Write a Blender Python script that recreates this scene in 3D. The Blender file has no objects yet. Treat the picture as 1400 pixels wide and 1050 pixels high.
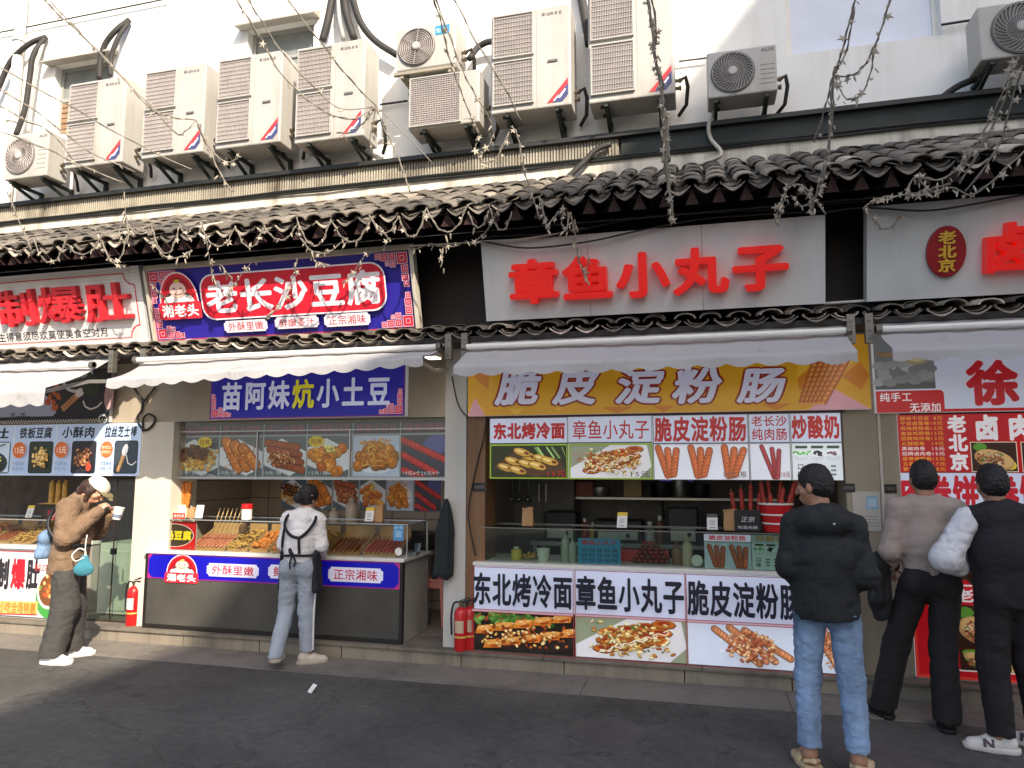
import bpy, bmesh, math, random
import numpy as np
from mathutils import Vector, Matrix
SC = bpy.context.scene
COL = SC.collection
R = math.radians

# ------------------------------------------------------------------ camera, sky, sun, exposure
F_PX, PITCH, YAW, EYE = 980.0, R(6.5), R(14.6), 1.70
cam_d = bpy.data.cameras.new('camera')
cam = bpy.data.objects.new('camera', cam_d); COL.objects.link(cam); SC.camera = cam
cam.location = (0, 0, EYE)
cam.rotation_euler = (math.pi/2 + PITCH, 0, YAW)
cam_d.sensor_width = 36.0; cam_d.lens = 36.0*F_PX/1400.0
cam_d.clip_start = 0.05; cam_d.clip_end = 2000
SC.render.resolution_x, SC.render.resolution_y = 1024, 768

LX, LY, LZ = -0.80, 1.0, -0.95                     # the way the sunlight travels
W = bpy.data.worlds.new('World'); SC.world = W; W.use_nodes = True
nt = W.node_tree
bg = nt.nodes['Background']
sky = nt.nodes.new('ShaderNodeTexSky'); sky.sky_type = 'NISHITA'; sky.sun_disc = False
sky.sun_elevation = math.atan2(-LZ, math.hypot(LX, LY)); sky.sun_rotation = math.atan2(-LX, -LY)
sky.dust_density = 3.0; sky.air_density = 1.0; sky.ozone_density = 1.0
nt.links.new(sky.outputs[0], bg.inputs[0]); bg.inputs[1].default_value = 0.15
sun_d = bpy.data.lights.new('sun', 'SUN'); sun_d.energy = 4.4; sun_d.angle = R(0.6); sun_d.color = (1.0, 0.885, 0.73)
sun = bpy.data.objects.new('sun', sun_d); COL.objects.link(sun)
sun.rotation_euler = Vector((LX, LY, LZ)).to_track_quat('-Z', 'Y').to_euler()
sun.location = (6, -8, 14)
SC.view_settings.view_transform = 'Standard'; SC.view_settings.look = 'None'
SC.view_settings.exposure = 0.85; SC.view_settings.gamma = 1.0
SC.cycles.max_bounces = 6; SC.cycles.transparent_max_bounces = 12
SC.cycles.use_denoising = True

# ------------------------------------------------------------------ helpers
FW = np.array([-math.sin(YAW)*math.cos(PITCH), math.cos(YAW)*math.cos(PITCH), math.sin(PITCH)])
RT = np.array([math.cos(YAW), math.sin(YAW), 0.0]); UP = np.cross(RT, FW)
def at(x, y, Y):                                   # survey: a point measured in the photograph, on the facade plane at depth Y
    d = FW + RT*(x-700)/F_PX - UP*(y-525)/F_PX
    return np.array([0, 0, EYE]) + d*(Y/d[1])
def gd(x, y, z=0.0):                               # survey: a point measured on the ground
    d = FW + RT*(x-700)/F_PX - UP*(y-525)/F_PX
    return np.array([0, 0, EYE]) + d*((z-EYE)/d[2])
def rect(xl, yt, xr, yb, Y):                       # upright rectangle on plane Y: X0, X1, Z0, Z1
    ym = (yt+yb)/2
    return at(xl, ym, Y)[0], at(xr, ym, Y)[0], at((xl+xr)/2, yb, Y)[2], at((xl+xr)/2, yt, Y)[2]

def lin(c):
    return tuple(((v/255.0)/12.92 if v/255.0 <= 0.04045 else ((v/255.0+0.055)/1.055)**2.4) for v in c[:3])

ORG = {}
def finish(o, label=None, cat=None, group=None, kind=None):
    if label: o['label'] = label
    if cat: o['category'] = cat
    if group: o['group'] = group
    if kind: o['kind'] = kind
    return o
def thing(name, loc, label, cat, group=None):
    o = bpy.data.objects.new(name, None); COL.objects.link(o)
    o.location = tuple(float(v) for v in loc); o.empty_display_size = 0.1
    ORG[o.name] = np.array(loc, float)
    return finish(o, label, cat, group)
def link_mesh(name, me, parent, org):
    o = bpy.data.objects.new(name, me); COL.objects.link(o)
    ORG[o.name] = org
    if parent is not None: o.parent = parent
    else: o.location = tuple(org)
    return o
def make(name, verts, faces, mat, parent=None, cols=None, smooth=False, org=None, bevel=0.0):
    v = np.asarray(verts, float)
    if parent is not None: org = ORG[parent.name]
    elif org is None:
        lo, hi = v.min(0), v.max(0); org = np.array([(lo[0]+hi[0])/2, (lo[1]+hi[1])/2, lo[2]])
    me = bpy.data.meshes.new(name)
    me.from_pydata((v-org).tolist(), [], faces)
    if cols is not None:
        a = me.color_attributes.new('Col', 'FLOAT_COLOR', 'POINT')
        c = np.ones((len(v), 4), np.float32); c[:, :3] = np.asarray(cols)
        a.data.foreach_set('color', c.ravel())
    if smooth: me.polygons.foreach_set('use_smooth', [True]*len(me.polygons))
    me.materials.append(mat); me.update()
    o = link_mesh(name, me, parent, org)
    if smooth == 'auto':
        me.set_sharp_from_angle(angle=R(40))
    if bevel:
        m = o.modifiers.new('bevel', 'BEVEL'); m.width = bevel; m.segments = 2; m.limit_method = 'ANGLE'; m.angle_limit = R(40)
    return o
class MB:
    def __init__(s): s.v = []; s.f = []
    def add(s, v, f):
        n = len(s.v); s.v += [tuple(p) for p in v]; s.f += [tuple(i+n for i in q) for q in f]; return s
    def box(s, x0, x1, y0, y1, z0, z1):
        return s.add([(x0,y0,z0),(x1,y0,z0),(x1,y1,z0),(x0,y1,z0),(x0,y0,z1),(x1,y0,z1),(x1,y1,z1),(x0,y1,z1)],
                     [(0,3,2,1),(4,5,6,7),(0,1,5,4),(1,2,6,5),(2,3,7,6),(3,0,4,7)])
    def bar(s, a, b, w, h, upv=(0,0,1)):            # rectangular bar from a to b
        a, b = np.array(a, float), np.array(b, float); d = b-a; d /= np.linalg.norm(d)
        u = np.cross(d, upv)
        if np.linalg.norm(u) < 1e-4: u = np.cross(d, (1,0,0))
        u /= np.linalg.norm(u); t = np.cross(u, d)
        v = [p+u*sx*w/2+t*sz*h/2 for p in (a, b) for sx, sz in ((-1,-1),(1,-1),(1,1),(-1,1))]
        return s.add(v, [(0,1,2,3),(7,6,5,4),(0,4,5,1),(1,5,6,2),(2,6,7,3),(3,7,4,0)])
    def tube(s, pts, r, n=6, cap=True):
        P = [np.array(p, float) for p in pts]; m = len(P)
        rs = r if hasattr(r, '__len__') else [r]*m
        v = []; prev = None
        for i in range(m):
            d = P[min(i+1, m-1)]-P[max(i-1, 0)]; d = d/(np.linalg.norm(d)+1e-9)
            if prev is None:
                u = np.cross(d, (0,0,1)); u = u if np.linalg.norm(u) > 1e-3 else np.cross(d, (1,0,0))
            else: u = prev-d*(prev@d)
            u = u/(np.linalg.norm(u)+1e-9); prev = u; w = np.cross(d, u)
            for k in range(n):
                t = 2*math.pi*k/n; v.append(P[i]+(u*math.cos(t)+w*math.sin(t))*rs[i])
        f = [(i*n+k, i*n+(k+1)%n, (i+1)*n+(k+1)%n, (i+1)*n+k) for i in range(m-1) for k in range(n)]
        if cap: f += [tuple(range(n))[::-1], tuple((m-1)*n+k for k in range(n))]
        return s.add(v, f)
    def lathe(s, c, prof, n=16, axis=(0,0,1)):      # profile of (radius, height along the axis)
        a = np.array(axis, float); a /= np.linalg.norm(a)
        u = np.cross(a, (1,0,0)); u = u if np.linalg.norm(u) > .2 else np.cross(a, (0,1,0)); u /= np.linalg.norm(u); w = np.cross(a, u)
        v = [np.array(c)+a*h+(u*math.cos(2*math.pi*k/n)+w*math.sin(2*math.pi*k/n))*r for r, h in prof for k in range(n)]
        m = len(prof)
        f = [(i*n+k, i*n+(k+1)%n, (i+1)*n+(k+1)%n, (i+1)*n+k) for i in range(m-1) for k in range(n)]
        f += [tuple(range(n))[::-1], tuple((m-1)*n+k for k in range(n))]
        return s.add(v, f)
    def sphere(s, c, r, n=8, m=6):
        rr = r if hasattr(r, '__len__') else (r, r, r)
        v = [(c[0], c[1], c[2]-rr[2])]+[(c[0]+rr[0]*math.sin(math.pi*i/m)*math.cos(2*math.pi*k/n), c[1]+rr[1]*math.sin(math.pi*i/m)*math.sin(2*math.pi*k/n), c[2]-rr[2]*math.cos(math.pi*i/m)) for i in range(1, m) for k in range(n)]+[(c[0], c[1], c[2]+rr[2])]
        f = [(0, 1+(k+1)%n, 1+k) for k in range(n)]
        f += [(1+i*n+k, 1+i*n+(k+1)%n, 1+(i+1)*n+(k+1)%n, 1+(i+1)*n+k) for i in range(m-2) for k in range(n)]
        L = len(v)-1; b = 1+(m-2)*n; f += [(b+k, b+(k+1)%n, L) for k in range(n)]
        return s.add(v, f)
    def build(s, name, mat, parent=None, **k): return make(name, s.v, s.f, mat, parent, **k)

# ------------------------------------------------------------------ materials
MATS = {}
def nodes_of(name):
    m = bpy.data.materials.new(name); m.use_nodes = True
    t = m.node_tree; return m, t, t.nodes['Principled BSDF']
def pm(name, rgb, rough=.6, metal=0.0, var=.12, scale=5.0, bump=0.0, bscale=60.0, coat=0.0, stretch=(1,1,1), spec=.5, fine=0.0):
    """plain material: base colour broken up by noise, optional fine bump"""
    if name in MATS: return MATS[name]
    m, t, b = nodes_of(name); N, Lk = t.nodes.new, t.links.new
    c = lin(rgb)
    tc = N('ShaderNodeTexCoord'); mp = N('ShaderNodeMapping'); mp.inputs['Scale'].default_value = stretch
    oi = N('ShaderNodeObjectInfo'); av = N('ShaderNodeVectorMath'); Lk(tc.outputs['Object'], av.inputs[0]); Lk(oi.outputs['Location'], av.inputs[1])
    Lk(av.outputs[0], mp.inputs[0])
    nz = N('ShaderNodeTexNoise'); nz.inputs['Scale'].default_value = scale; nz.inputs['Detail'].default_value = 6; nz.inputs['Roughness'].default_value = .62
    Lk(mp.outputs[0], nz.inputs['Vector'])
    mr = N('ShaderNodeMapRange'); mr.inputs[1].default_value = .3; mr.inputs[2].default_value = .7
    mr.inputs[3].default_value = 1-var; mr.inputs[4].default_value = 1+var*.6
    Lk(nz.outputs[0], mr.inputs[0])
    vm = N('ShaderNodeVectorMath'); vm.operation = 'SCALE'; vm.inputs[0].default_value = c; Lk(mr.outputs[0], vm.inputs['Scale'])
    Lk(vm.outputs[0], b.inputs['Base Color'])
    b.inputs['Roughness'].default_value = rough; b.inputs['Metallic'].default_value = metal
    b.inputs['Specular IOR Level'].default_value = spec
    if coat: b.inputs['Coat Weight'].default_value = coat
    if bump:
        n2 = N('ShaderNodeTexNoise'); n2.inputs['Scale'].default_value = bscale; n2.inputs['Detail'].default_value = 4
        Lk(mp.outputs[0], n2.inputs['Vector'])
        bp = N('ShaderNodeBump'); bp.inputs['Strength'].default_value = bump; bp.inputs['Distance'].default_value = .01
        Lk(n2.outputs[0], bp.inputs['Height']); Lk(bp.outputs[0], b.inputs['Normal'])
        if fine:
            n3 = N('ShaderNodeTexNoise'); n3.inputs['Scale'].default_value = 8; n3.inputs['Detail'].default_value = 3; n3.inputs['Distortion'].default_value = 1.2
            m3 = N('ShaderNodeMapping'); m3.inputs['Rotation'].default_value = (.5, .7, 0); m3.inputs['Scale'].default_value = (.8, .8, 2.0); Lk(tc.outputs['Object'], m3.inputs[0]); Lk(m3.outputs[0], n3.inputs['Vector'])
            b3 = N('ShaderNodeBump'); b3.inputs['Strength'].default_value = fine; b3.inputs['Distance'].default_value = .05
            Lk(n3.outputs[0], b3.inputs['Height']); Lk(b3.outputs[0], bp.inputs['Normal'])
    MATS[name] = m; return m
def printed(name, emit=0.0, rough=.35, spec=.4, var=.06):
    """printed sheet: colours come with the print itself; emit > 0 makes it glow unevenly: backlit light boxes, and a few plain prints brightened"""
    if name in MATS: return MATS[name]
    m, t, b = nodes_of(name); N, Lk = t.nodes.new, t.links.new
    at_ = N('ShaderNodeAttribute'); at_.attribute_name = 'Col'
    tc = N('ShaderNodeTexCoord'); nz = N('ShaderNodeTexNoise'); nz.inputs['Scale'].default_value = 3.0; nz.inputs['Detail'].default_value = 5
    Lk(tc.outputs['Object'], nz.inputs['Vector'])
    mr = N('ShaderNodeMapRange'); mr.inputs[1].default_value = .3; mr.inputs[2].default_value = .7; mr.inputs[3].default_value = 1-var; mr.inputs[4].default_value = 1.0
    Lk(nz.outputs[0], mr.inputs[0])
    vm = N('ShaderNodeVectorMath'); vm.operation = 'SCALE'; Lk(at_.outputs['Color'], vm.inputs[0]); Lk(mr.outputs[0], vm.inputs['Scale'])
    Lk(vm.outputs[0], b.inputs['Base Color'])
    b.inputs['Roughness'].default_value = rough; b.inputs['Specular IOR Level'].default_value = spec
    if emit:
        n2 = N('ShaderNodeTexNoise'); n2.inputs['Scale'].default_value = 1.3; Lk(tc.outputs['Object'], n2.inputs['Vector'])
        m2 = N('ShaderNodeMapRange'); m2.inputs[1].default_value = .3; m2.inputs[2].default_value = .7; m2.inputs[3].default_value = emit*.85; m2.inputs[4].default_value = emit*1.12
        Lk(n2.outputs[0], m2.inputs[0])
        Lk(at_.outputs['Color'], b.inputs['Emission Color']); Lk(m2.outputs[0], b.inputs['Emission Strength'])
    MATS[name] = m; return m
def glass(name, tint=(235,242,240), gloss=.10):
    if name in MATS: return MATS[name]
    m = bpy.data.materials.new(name); m.use_nodes = True; t = m.node_tree; t.nodes.clear(); N, Lk = t.nodes.new, t.links.new
    out = N('ShaderNodeOutputMaterial'); mx = N('ShaderNodeMixShader'); tr = N('ShaderNodeBsdfTransparent'); gl = N('ShaderNodeBsdfGlossy')
    tr.inputs[0].default_value = (*lin(tint), 1); gl.inputs['Roughness'].default_value = .02
    lw = N('ShaderNodeLayerWeight'); lw.inputs[0].default_value = .35
    mr = N('ShaderNodeMapRange'); mr.inputs[3].default_value = gloss*.5; mr.inputs[4].default_value = min(1, gloss*4)
    Lk(lw.outputs['Facing'], mr.inputs[0]); Lk(mr.outputs[0], mx.inputs[0]); Lk(tr.outputs[0], mx.inputs[1]); Lk(gl.outputs[0], mx.inputs[2])
    Lk(mx.outputs[0], out.inputs[0]); MATS[name] = m; return m
def lamp_mat(name, rgb, s):
    if name in MATS: return MATS[name]
    m, t, b = nodes_of(name); b.inputs['Emission Color'].default_value = (*lin(rgb), 1); b.inputs['Emission Strength'].default_value = s
    b.inputs['Base Color'].default_value = (*lin(rgb), 1); MATS[name] = m; return m

PRINT = printed('printed_sheet', 0, .4)
LIT = printed('backlit_print', .18, .3)
LITY = printed('backlit_yellow', .14, .3)
DIM = printed('faded_print', 0, .25)
LED = printed('led_lit_print', .15, .3)

# ------------------------------------------------------------------ lettering and printed sheets
GL = {}
def glyph(ch, bold=0.0, depth=0.0, bevel=0.0):
    key = (ch, bold, depth, bevel)
    if key in GL: return GL[key]
    c = bpy.data.curves.new('g', 'FONT'); c.body = ch; c.resolution_u = 3; c.offset = bold; c.extrude = depth; c.bevel_depth = bevel; c.bevel_resolution = 1
    o = bpy.data.objects.new('g', c); COL.objects.link(o)
    me = bpy.data.meshes.new_from_object(o.evaluated_get(bpy.context.evaluated_depsgraph_get()))
    v = np.array([p.co for p in me.vertices]) if len(me.vertices) else np.zeros((0, 3))
    f = [tuple(p.vertices) for p in me.polygons]
    bpy.data.objects.remove(o); bpy.data.curves.remove(c); bpy.data.meshes.remove(me)
    GL[key] = (v, f); return GL[key]
EM0, EM1 = -0.13, 0.89                               # vertical extent of a character cell

class Print:
    """a flat printed sheet built up in layers a hair apart; local x to the right, z up"""
    def __init__(s, w, h, bgc=(235,235,235), step=.00012):
        s.v = []; s.f = []; s.c = []; s.w, s.h = w, h; s.k = 0; s.step = step; s.bgc = bgc
        if bgc is not None: s.rect(0, 0, w, h, bgc)
    def put(s, pts, faces, col):
        n = len(s.v); y = -s.k*s.step
        s.v += [(float(p[0]), y, float(p[1])) for p in pts]; s.c += [lin(col)]*len(pts)
        s.f += [tuple(i+n for i in q) for q in faces]
    def lay(s): s.k += 1
    def rect(s, x, z, w, h, col):
        s.lay(); s.put([(x,z),(x+w,z),(x+w,z+h),(x,z+h)], [(0,1,2,3)], col)
    def poly(s, pts, col): s.lay(); s.put(pts, [tuple(range(len(pts)))], col)
    def ell(s, x, z, rx, rz, col, rot=0.0, n=12, a0=0.0, a1=2*math.pi):
        c, q = math.cos(rot), math.sin(rot); full = abs(a1-a0-2*math.pi) < 1e-6
        A = [a0+(a1-a0)*i/(n if full else n-1) for i in range(n)]
        s.poly([(x+rx*math.cos(t)*c-rz*math.sin(t)*q, z+rx*math.cos(t)*q+rz*math.sin(t)*c) for t in A], col)
    def clipell(s, b, x, z, rx, rz, col, rot=0.0, n=9):     # ellipse kept inside the box b
        c, q = math.cos(rot), math.sin(rot); x0, z0, x1, z1 = b
        P = [(x+rx*math.cos(t)*c-rz*math.sin(t)*q, z+rx*math.cos(t)*q+rz*math.sin(t)*c) for t in [2*math.pi*i/n for i in range(n)]]
        s.poly([(min(max(px, x0), x1), min(max(pz, z0), z1)) for px, pz in P], col)
    def rrect(s, x, z, w, h, r, col, cut=False):
        P = []
        for cx, cz, a in ((x+w-r, z+h-r, 0), (x+r, z+h-r, 90), (x+r, z+r, 180), (x+w-r, z+r, 270)):
            if cut:                                   # scooped corners
                kx, kz = cx+(r if cx > x+w/2 else -r), cz+(r if cz > z+h/2 else -r)
                for i in range(5):
                    t = R(a+180)-R(90)*i/4+R(90); P.append((kx+r*math.cos(t), kz+r*math.sin(t)))
            else:
                for i in range(6): t = R(a+18*i); P.append((cx+r*math.cos(t), cz+r*math.sin(t)))
        s.poly(P, col)
    def line(s, pts, w, col, clip=None):
        for (x0, z0), (x1, z1) in zip(pts[:-1], pts[1:]):
            d = math.hypot(x1-x0, z1-z0) or 1; ux, uz = -(z1-z0)/d*w/2, (x1-x0)/d*w/2
            P = [(x0+ux,z0+uz),(x0-ux,z0-uz),(x1-ux,z1-uz),(x1+ux,z1+uz)]
            if clip: P = [(min(max(a, clip[0]), clip[2]), min(max(b, clip[1]), clip[3])) for a, b in P]
            s.poly(P, col)
    def frame(s, x, z, w, h, t, col):
        s.rect(x, z, w, t, col); s.rect(x, z+h-t, w, t, col); s.rect(x, z, t, h, col); s.rect(x+w-t, z, t, h, col)
    def text(s, txt, x0, x1, z0, z1, col, bold=.015, outline=None, vertical=False, fill=.96, slant=0.0, ow=.035):
        n = len(txt)
        wts = [(.58 if ord(ch) < 128 else 1.0) for ch in txt]; tot = sum(wts)
        jobs = ([(ow+bold, outline)] if outline else [])+[(bold, col)]
        for bd, cc in jobs:
            s.lay(); acc = 0
            K = 1 if bd < .01 else (5 if bd < .025 else 9)
            stamps = [(0, 0)]+[(bd*math.cos(2*math.pi*q/(K-1)+.785), bd*math.sin(2*math.pi*q/(K-1)+.785)) for q in range(K-1)] if K > 1 else [(0, 0)]
            for i, ch in enumerate(txt):
                v, f = glyph(ch)
                if vertical: cx0, cx1 = x0, x1; cz1 = z1-(z1-z0)*i/n; cz0 = z1-(z1-z0)*(i+1)/n
                else:
                    cx0 = x0+(x1-x0)*acc/tot; acc += wts[i]; cx1 = x0+(x1-x0)*acc/tot; cz0, cz1 = z0, z1
                if not len(v): continue
                if ord(ch) < 128: mid = (v[:, 0].min()+v[:, 0].max())/2; e0, e1 = mid-.34, mid+.34
                else: e0, e1 = 0.0, 1.0
                for q, (dx, dz) in enumerate(stamps):
                    ux = (v[:, 0]+dx-e0)/(e1-e0); uz = (v[:, 1]+dz-EM0)/(EM1-EM0)
                    ux = .5+(ux-.5)*fill; uz = .5+(uz-.5)*fill
                    X = cx0+(cx1-cx0)*ux+slant*(uz-.5)*(cz1-cz0); Z = cz0+(cz1-cz0)*uz
                    s.k += .12
                    s.put(list(zip(X, Z)), f, cc)
                s.k -= .12*len(stamps)
            s.k += .12*len(stamps)
    def build(s, name, mat, parent=None, O=(0,0,0), ux=(1,0,0), uz=(0,0,1), thick=.03, side=(200,200,200), **k):
        ux, uz = np.array(ux, float), np.array(uz, float); nrm = np.cross(ux, uz)
        nrm = nrm/np.linalg.norm(nrm)
        O = np.array(O, float); A = np.array(s.v)
        V = O+A[:, :1]*ux+A[:, 2:]*uz-A[:, 1:2]*nrm
        if thick:
            n = len(V); c4 = [O+ux*a+uz*b-nrm*t for t in (.0006, thick) for a, b in ((0,0),(s.w,0),(s.w,s.h),(0,s.h))]
            V = np.vstack([V, c4]); s.c = s.c+[lin(side)]*8
            s.f = s.f+[tuple(n+i for i in q) for q in ((4,7,6,5),(0,4,5,1),(1,5,6,2),(2,6,7,3),(3,7,4,0))]
        return make(name, V, s.f, mat, parent, cols=s.c, **k)

def letters(parent, txt, mat, O, ux, uz, x0, x1, z0, z1, depth=.03, bold=.03, bevel=.008, fill=.92, name='letter', part=True):
    """raised letters, each one a part"""
    ux, uz = np.array(ux, float), np.array(uz, float); nrm = np.cross(ux, uz); n = len(txt); out = []
    K = 11
    st = [(0, 0)]+[(bold*math.cos(2*math.pi*q/(K-1)), bold*math.sin(2*math.pi*q/(K-1))) for q in range(K-1)]
    for i, ch in enumerate(txt):
        cw = (x1-x0)/n; v, f = glyph(ch, 0.0, depth/(z1-z0)); VV, FF = [], []
        if not len(v): continue
        for q, (dx, dz) in enumerate(st):
            X = x0+cw*(i+.5)+(v[:, 0]+dx-.5)*cw*fill; Z = (z0+z1)/2+((v[:, 1]+dz-EM0)/(EM1-EM0)-.5)*(z1-z0)*fill
            Yv = (v[:, 2]-v[:, 2].min())*(z1-z0)*(1-.004*q)
            FF += [tuple(k+len(VV)*len(v) for k in t) for t in f]
            VV.append(np.array(O)+X[:, None]*ux+Z[:, None]*uz+(Yv[:, None]+.004)*nrm)
        out.append(make(name, np.vstack(VV), FF, mat, parent))
    return out

# ------------------------------------------------------------------ pictures of food for the menus
def food(p, x, z, w, h, kind, seed, dark=False):
    g = random.Random(seed); b = (x, z, x+w, z+h)
    U, V = lambda u: x+w*u, lambda v: z+h*v
    def jit(c, a): k = 1+g.uniform(-a, a); return tuple(max(0, min(255, ci*k)) for ci in c)
    def blob(u, v, ru, rv, c, rot=0, n=9): p.clipell(b, U(u), V(v), ru*w, rv*h, c, rot, n)
    def sausage(u0, v0, u1, v1, r, c, spiral=True):
        dx, dz = (u1-u0)*w, (v1-v0)*h; a = math.atan2(dz, dx); L = math.hypot(dx, dz); m = max(5, int(L/(r*.9)))
        for q, cc in ((1.0, jit(tuple(k*.62 for k in c), .05)), (.8, c)):
            p.line([(U(u0), V(v0)), (U(u1), V(v1))], 2*r*q, cc, b)
            for uu, vv in ((u0, v0), (u1, v1)): p.clipell(b, U(uu), V(vv), r*q, r*q, cc, 0, 10)
        for i in range(m):
            t = (i+.5)/m
            p.clipell(b, U(u0+(u1-u0)*t)-math.sin(a)*r*.2, V(v0+(v1-v0)*t)+math.cos(a)*r*.2, r*.34, r*.62, jit(tuple(min(255, k*1.14+10) for k in c), .12), a+.5, 7)
            if spiral: p.line([(U(u0+(u1-u0)*t)-math.sin(a+.4)*r*.8, V(v0+(v1-v0)*t)+math.cos(a+.4)*r*.8), (U(u0+(u1-u0)*t)+math.sin(a+.4)*r*.8, V(v0+(v1-v0)*t)-math.cos(a+.4)*r*.8)], r*.2, jit(tuple(k*.74 for k in c), .1), b)
    def plate(c=(226,226,230), tilt=-.12):
        p.poly([(U(.0), V(.30)), (U(.62), V(.0)), (U(1), V(.22)), (U(1), V(.62)), (U(.42), V(.95)), (U(0), V(.72))], c)
        p.line([(U(.0), V(.28)), (U(.62), V(.015))], h*.03, jit((180,184,192), .03), b)
    def heap(n, cu, cv, su, sv, r, pal, elong=1.0):
        G = lambda m_, q_: m_+q_*max(-1.75, min(1.75, g.gauss(0, 1)))*g.uniform(.7, 1)
        pts = sorted([(G(cu, su), G(cv, sv)) for _ in range(n)], key=lambda t: -t[1])
        for u, v in pts:
            u = min(max(u, .04), .96); v = min(max(v, .04), .95)
            c = jit(g.choice(pal), .12); a = g.uniform(-.9, .9)
            blob(u, v-.012, r*1.1*elong, r*w/h*1.06, tuple(k*.66 for k in c), a)
            blob(u, v, r*elong, r*w/h*.92, c, a)
            blob(u-.2*r, v+.35*r, r*.45*elong, r*w/h*.35, tuple(min(255, k*1.15+12) for k in c), a, 7)
    def greens(n, u0=.2, u1=.8, v0=.3, v1=.8):
        for _ in range(n): blob(g.uniform(u0, u1), g.uniform(v0, v1), .016, .009*w/h, jit((84,116,52), .2), g.uniform(0, 3), 5)
    if kind == 'tofu':
        p.rect(x, z, w, h, (92,104,116)); plate(); heap(120, .5, .42, .27, .15, .045, [(214,166,84),(196,140,66),(224,188,120)]); heap(90, .47, .62, .24, .11, .04, [(98,52,36),(128,66,44),(74,44,34)]); greens(16)
    elif kind == 'cutlet':
        p.rect(x, z, w, h, (104,112,118)); plate()
        for k in range(3): sausage(.14+.2*k, .9-.1*k, .45+.2*k, .2+.04*k, .16*h, (212,122,52), False)
        heap(110, .5, .5, .24, .2, .014, [(232,160,84),(188,98,38)])
    elif kind == 'twist':
        p.rect(x, z, w, h, (96,104,112)); plate()
        for k in range(4): sausage(.06+.08*k, .84-.17*k, .80+.05*k, .72-.19*k, .10*h, (166,80,48))
        heap(90, .5, .44, .22, .13, .022, [(204,124,74),(146,66,40),(226,170,120)])
    elif kind == 'balls':
        p.rect(x, z, w, h, (98,106,112)); plate(); heap(30, .5, .45, .27, .2, .11, [(210,120,38),(226,150,58),(192,98,34)]); greens(18, .35, .7, .35, .85); heap(8, .52, .7, .06, .05, .035, [(240,220,120)])
    elif kind == 'noodles':
        p.rect(x, z, w, h, (196,204,226)); blob(.5, .42, .48, .36, (228,230,240), 0, 18); heap(30, .5, .46, .26, .2, .12, [(196,124,44),(176,104,36)])
        for _ in range(90):
            u, v, a = g.uniform(.2, .8), g.uniform(.22, .82), g.uniform(0, 3.1); L = g.uniform(.08, .2)
            p.line([(U(u), V(v)), (U(u)+L*w*math.cos(a), V(v)+L*w*math.sin(a)*.8)], w*.022, jit(g.choice([(220,150,56),(236,184,96),(188,108,36),(206,128,50)]), .1), b)
        greens(8, .4, .6, .6, .85)
    elif kind == 'redsausage':
        p.rect(x, z, w, h, (66,66,84)); blob(.75, .75, .3, .25, (88,92,150), .3)
        for k in range(3): sausage(.04+.02*k, .88-.36*k, .98-.22*k, .40-.30*k, .085*h, (196,52,56))
    elif kind == 'rolls':
        p.rect(x, z, w, h, (46,50,26)); p.poly([(U(.02), V(.3)), (U(.6), V(.02)), (U(1), V(.2)), (U(.9), V(.6)), (U(.3), V(.8))], (84,56,36))
        for _ in range(8): u = g.uniform(.55, .95); p.line([(U(u), V(.95)), (U(u+.1), V(.6))], w*.014, jit((150,190,110), .2), b)
        for u, v in ((.2,.3),(.36,.22),(.3,.5),(.48,.42),(.62,.36),(.5,.66),(.68,.58),(.78,.5),(.42,.78)):
            c = jit((196,150,62), .15); blob(u, v, .13, .13, tuple(k*.45 for k in c), -.3); blob(u, v+.015, .12, .115, c, -.3); blob(u-.03, v+.05, .06, .04, (240,216,140), -.3); blob(u+.06, v-.02, .035, .05, (120,66,30), -.3)
    elif kind == 'takoyaki':
        p.rect(x, z, w, h, (150,158,130)); p.poly([(U(0), V(.0)), (U(.85), V(.0)), (U(1), V(.35)), (U(.95), V(1)), (U(.5), V(1)), (U(0), V(.3))], (230,228,230))
        for i in range(4):
            for j in range(3):
                u, v = .26+.16*i+.03*j, .22+.12*i+.2*j-.04*i
                c = jit((198,110,38), .12); blob(u, v, .115, .115, tuple(k*.5 for k in c)); blob(u, v+.012, .105, .1, c); blob(u, v+.03, .06, .05, jit((150,52,24), .1))
        heap(130, .5, .5, .22, .22, .012, [(226,194,124),(206,160,86),(236,218,170),(170,104,50)], 2.0)
        for k in range(7):
            u = .2+.1*k; p.line([(U(u), V(.12+.1*k)), (U(u+.05), V(.24+.09*k)), (U(u+.12), V(.2+.09*k)), (U(u+.15), V(.33+.08*k))], h*.022, (246,236,212), b)
        greens(14, .2, .8, .2, .85)
    elif kind == 'bundles':
        p.rect(x, z, w, h, (236,238,246))
        for k in range(3):
            cx = .18+.32*k
            for j, (d, t) in enumerate(((-.075,.9),(.0,.86),(.07,.88))): sausage(cx+d*1.35+(.03*(k-1)), t-.03*j, cx+d*.45, .12+.02*j, .038*w, (204,106,58), True)
    elif kind == 'bundle2':
        p.rect(x, z, w, h, (222,230,244))
        for k in range(2):
            cx = .26+.48*k
            for j, d in enumerate((-.12, 0, .11)): sausage(cx+d*1.3, .80-.03*j, cx+d*.6+.05, .1, .055*w, (206,100,62))
    elif kind == 'skew':
        p.rect(x, z, w, h, (236,238,246))
        for d, t in ((-.2,.92),(.05,.85),(.22,.8)): sausage(.5+d, t, .5+d*.2+.12, .08, .06*w, (170,66,70))
    elif kind == 'bowls':
        p.rect(x, z, w, h, (232,238,240))
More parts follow.
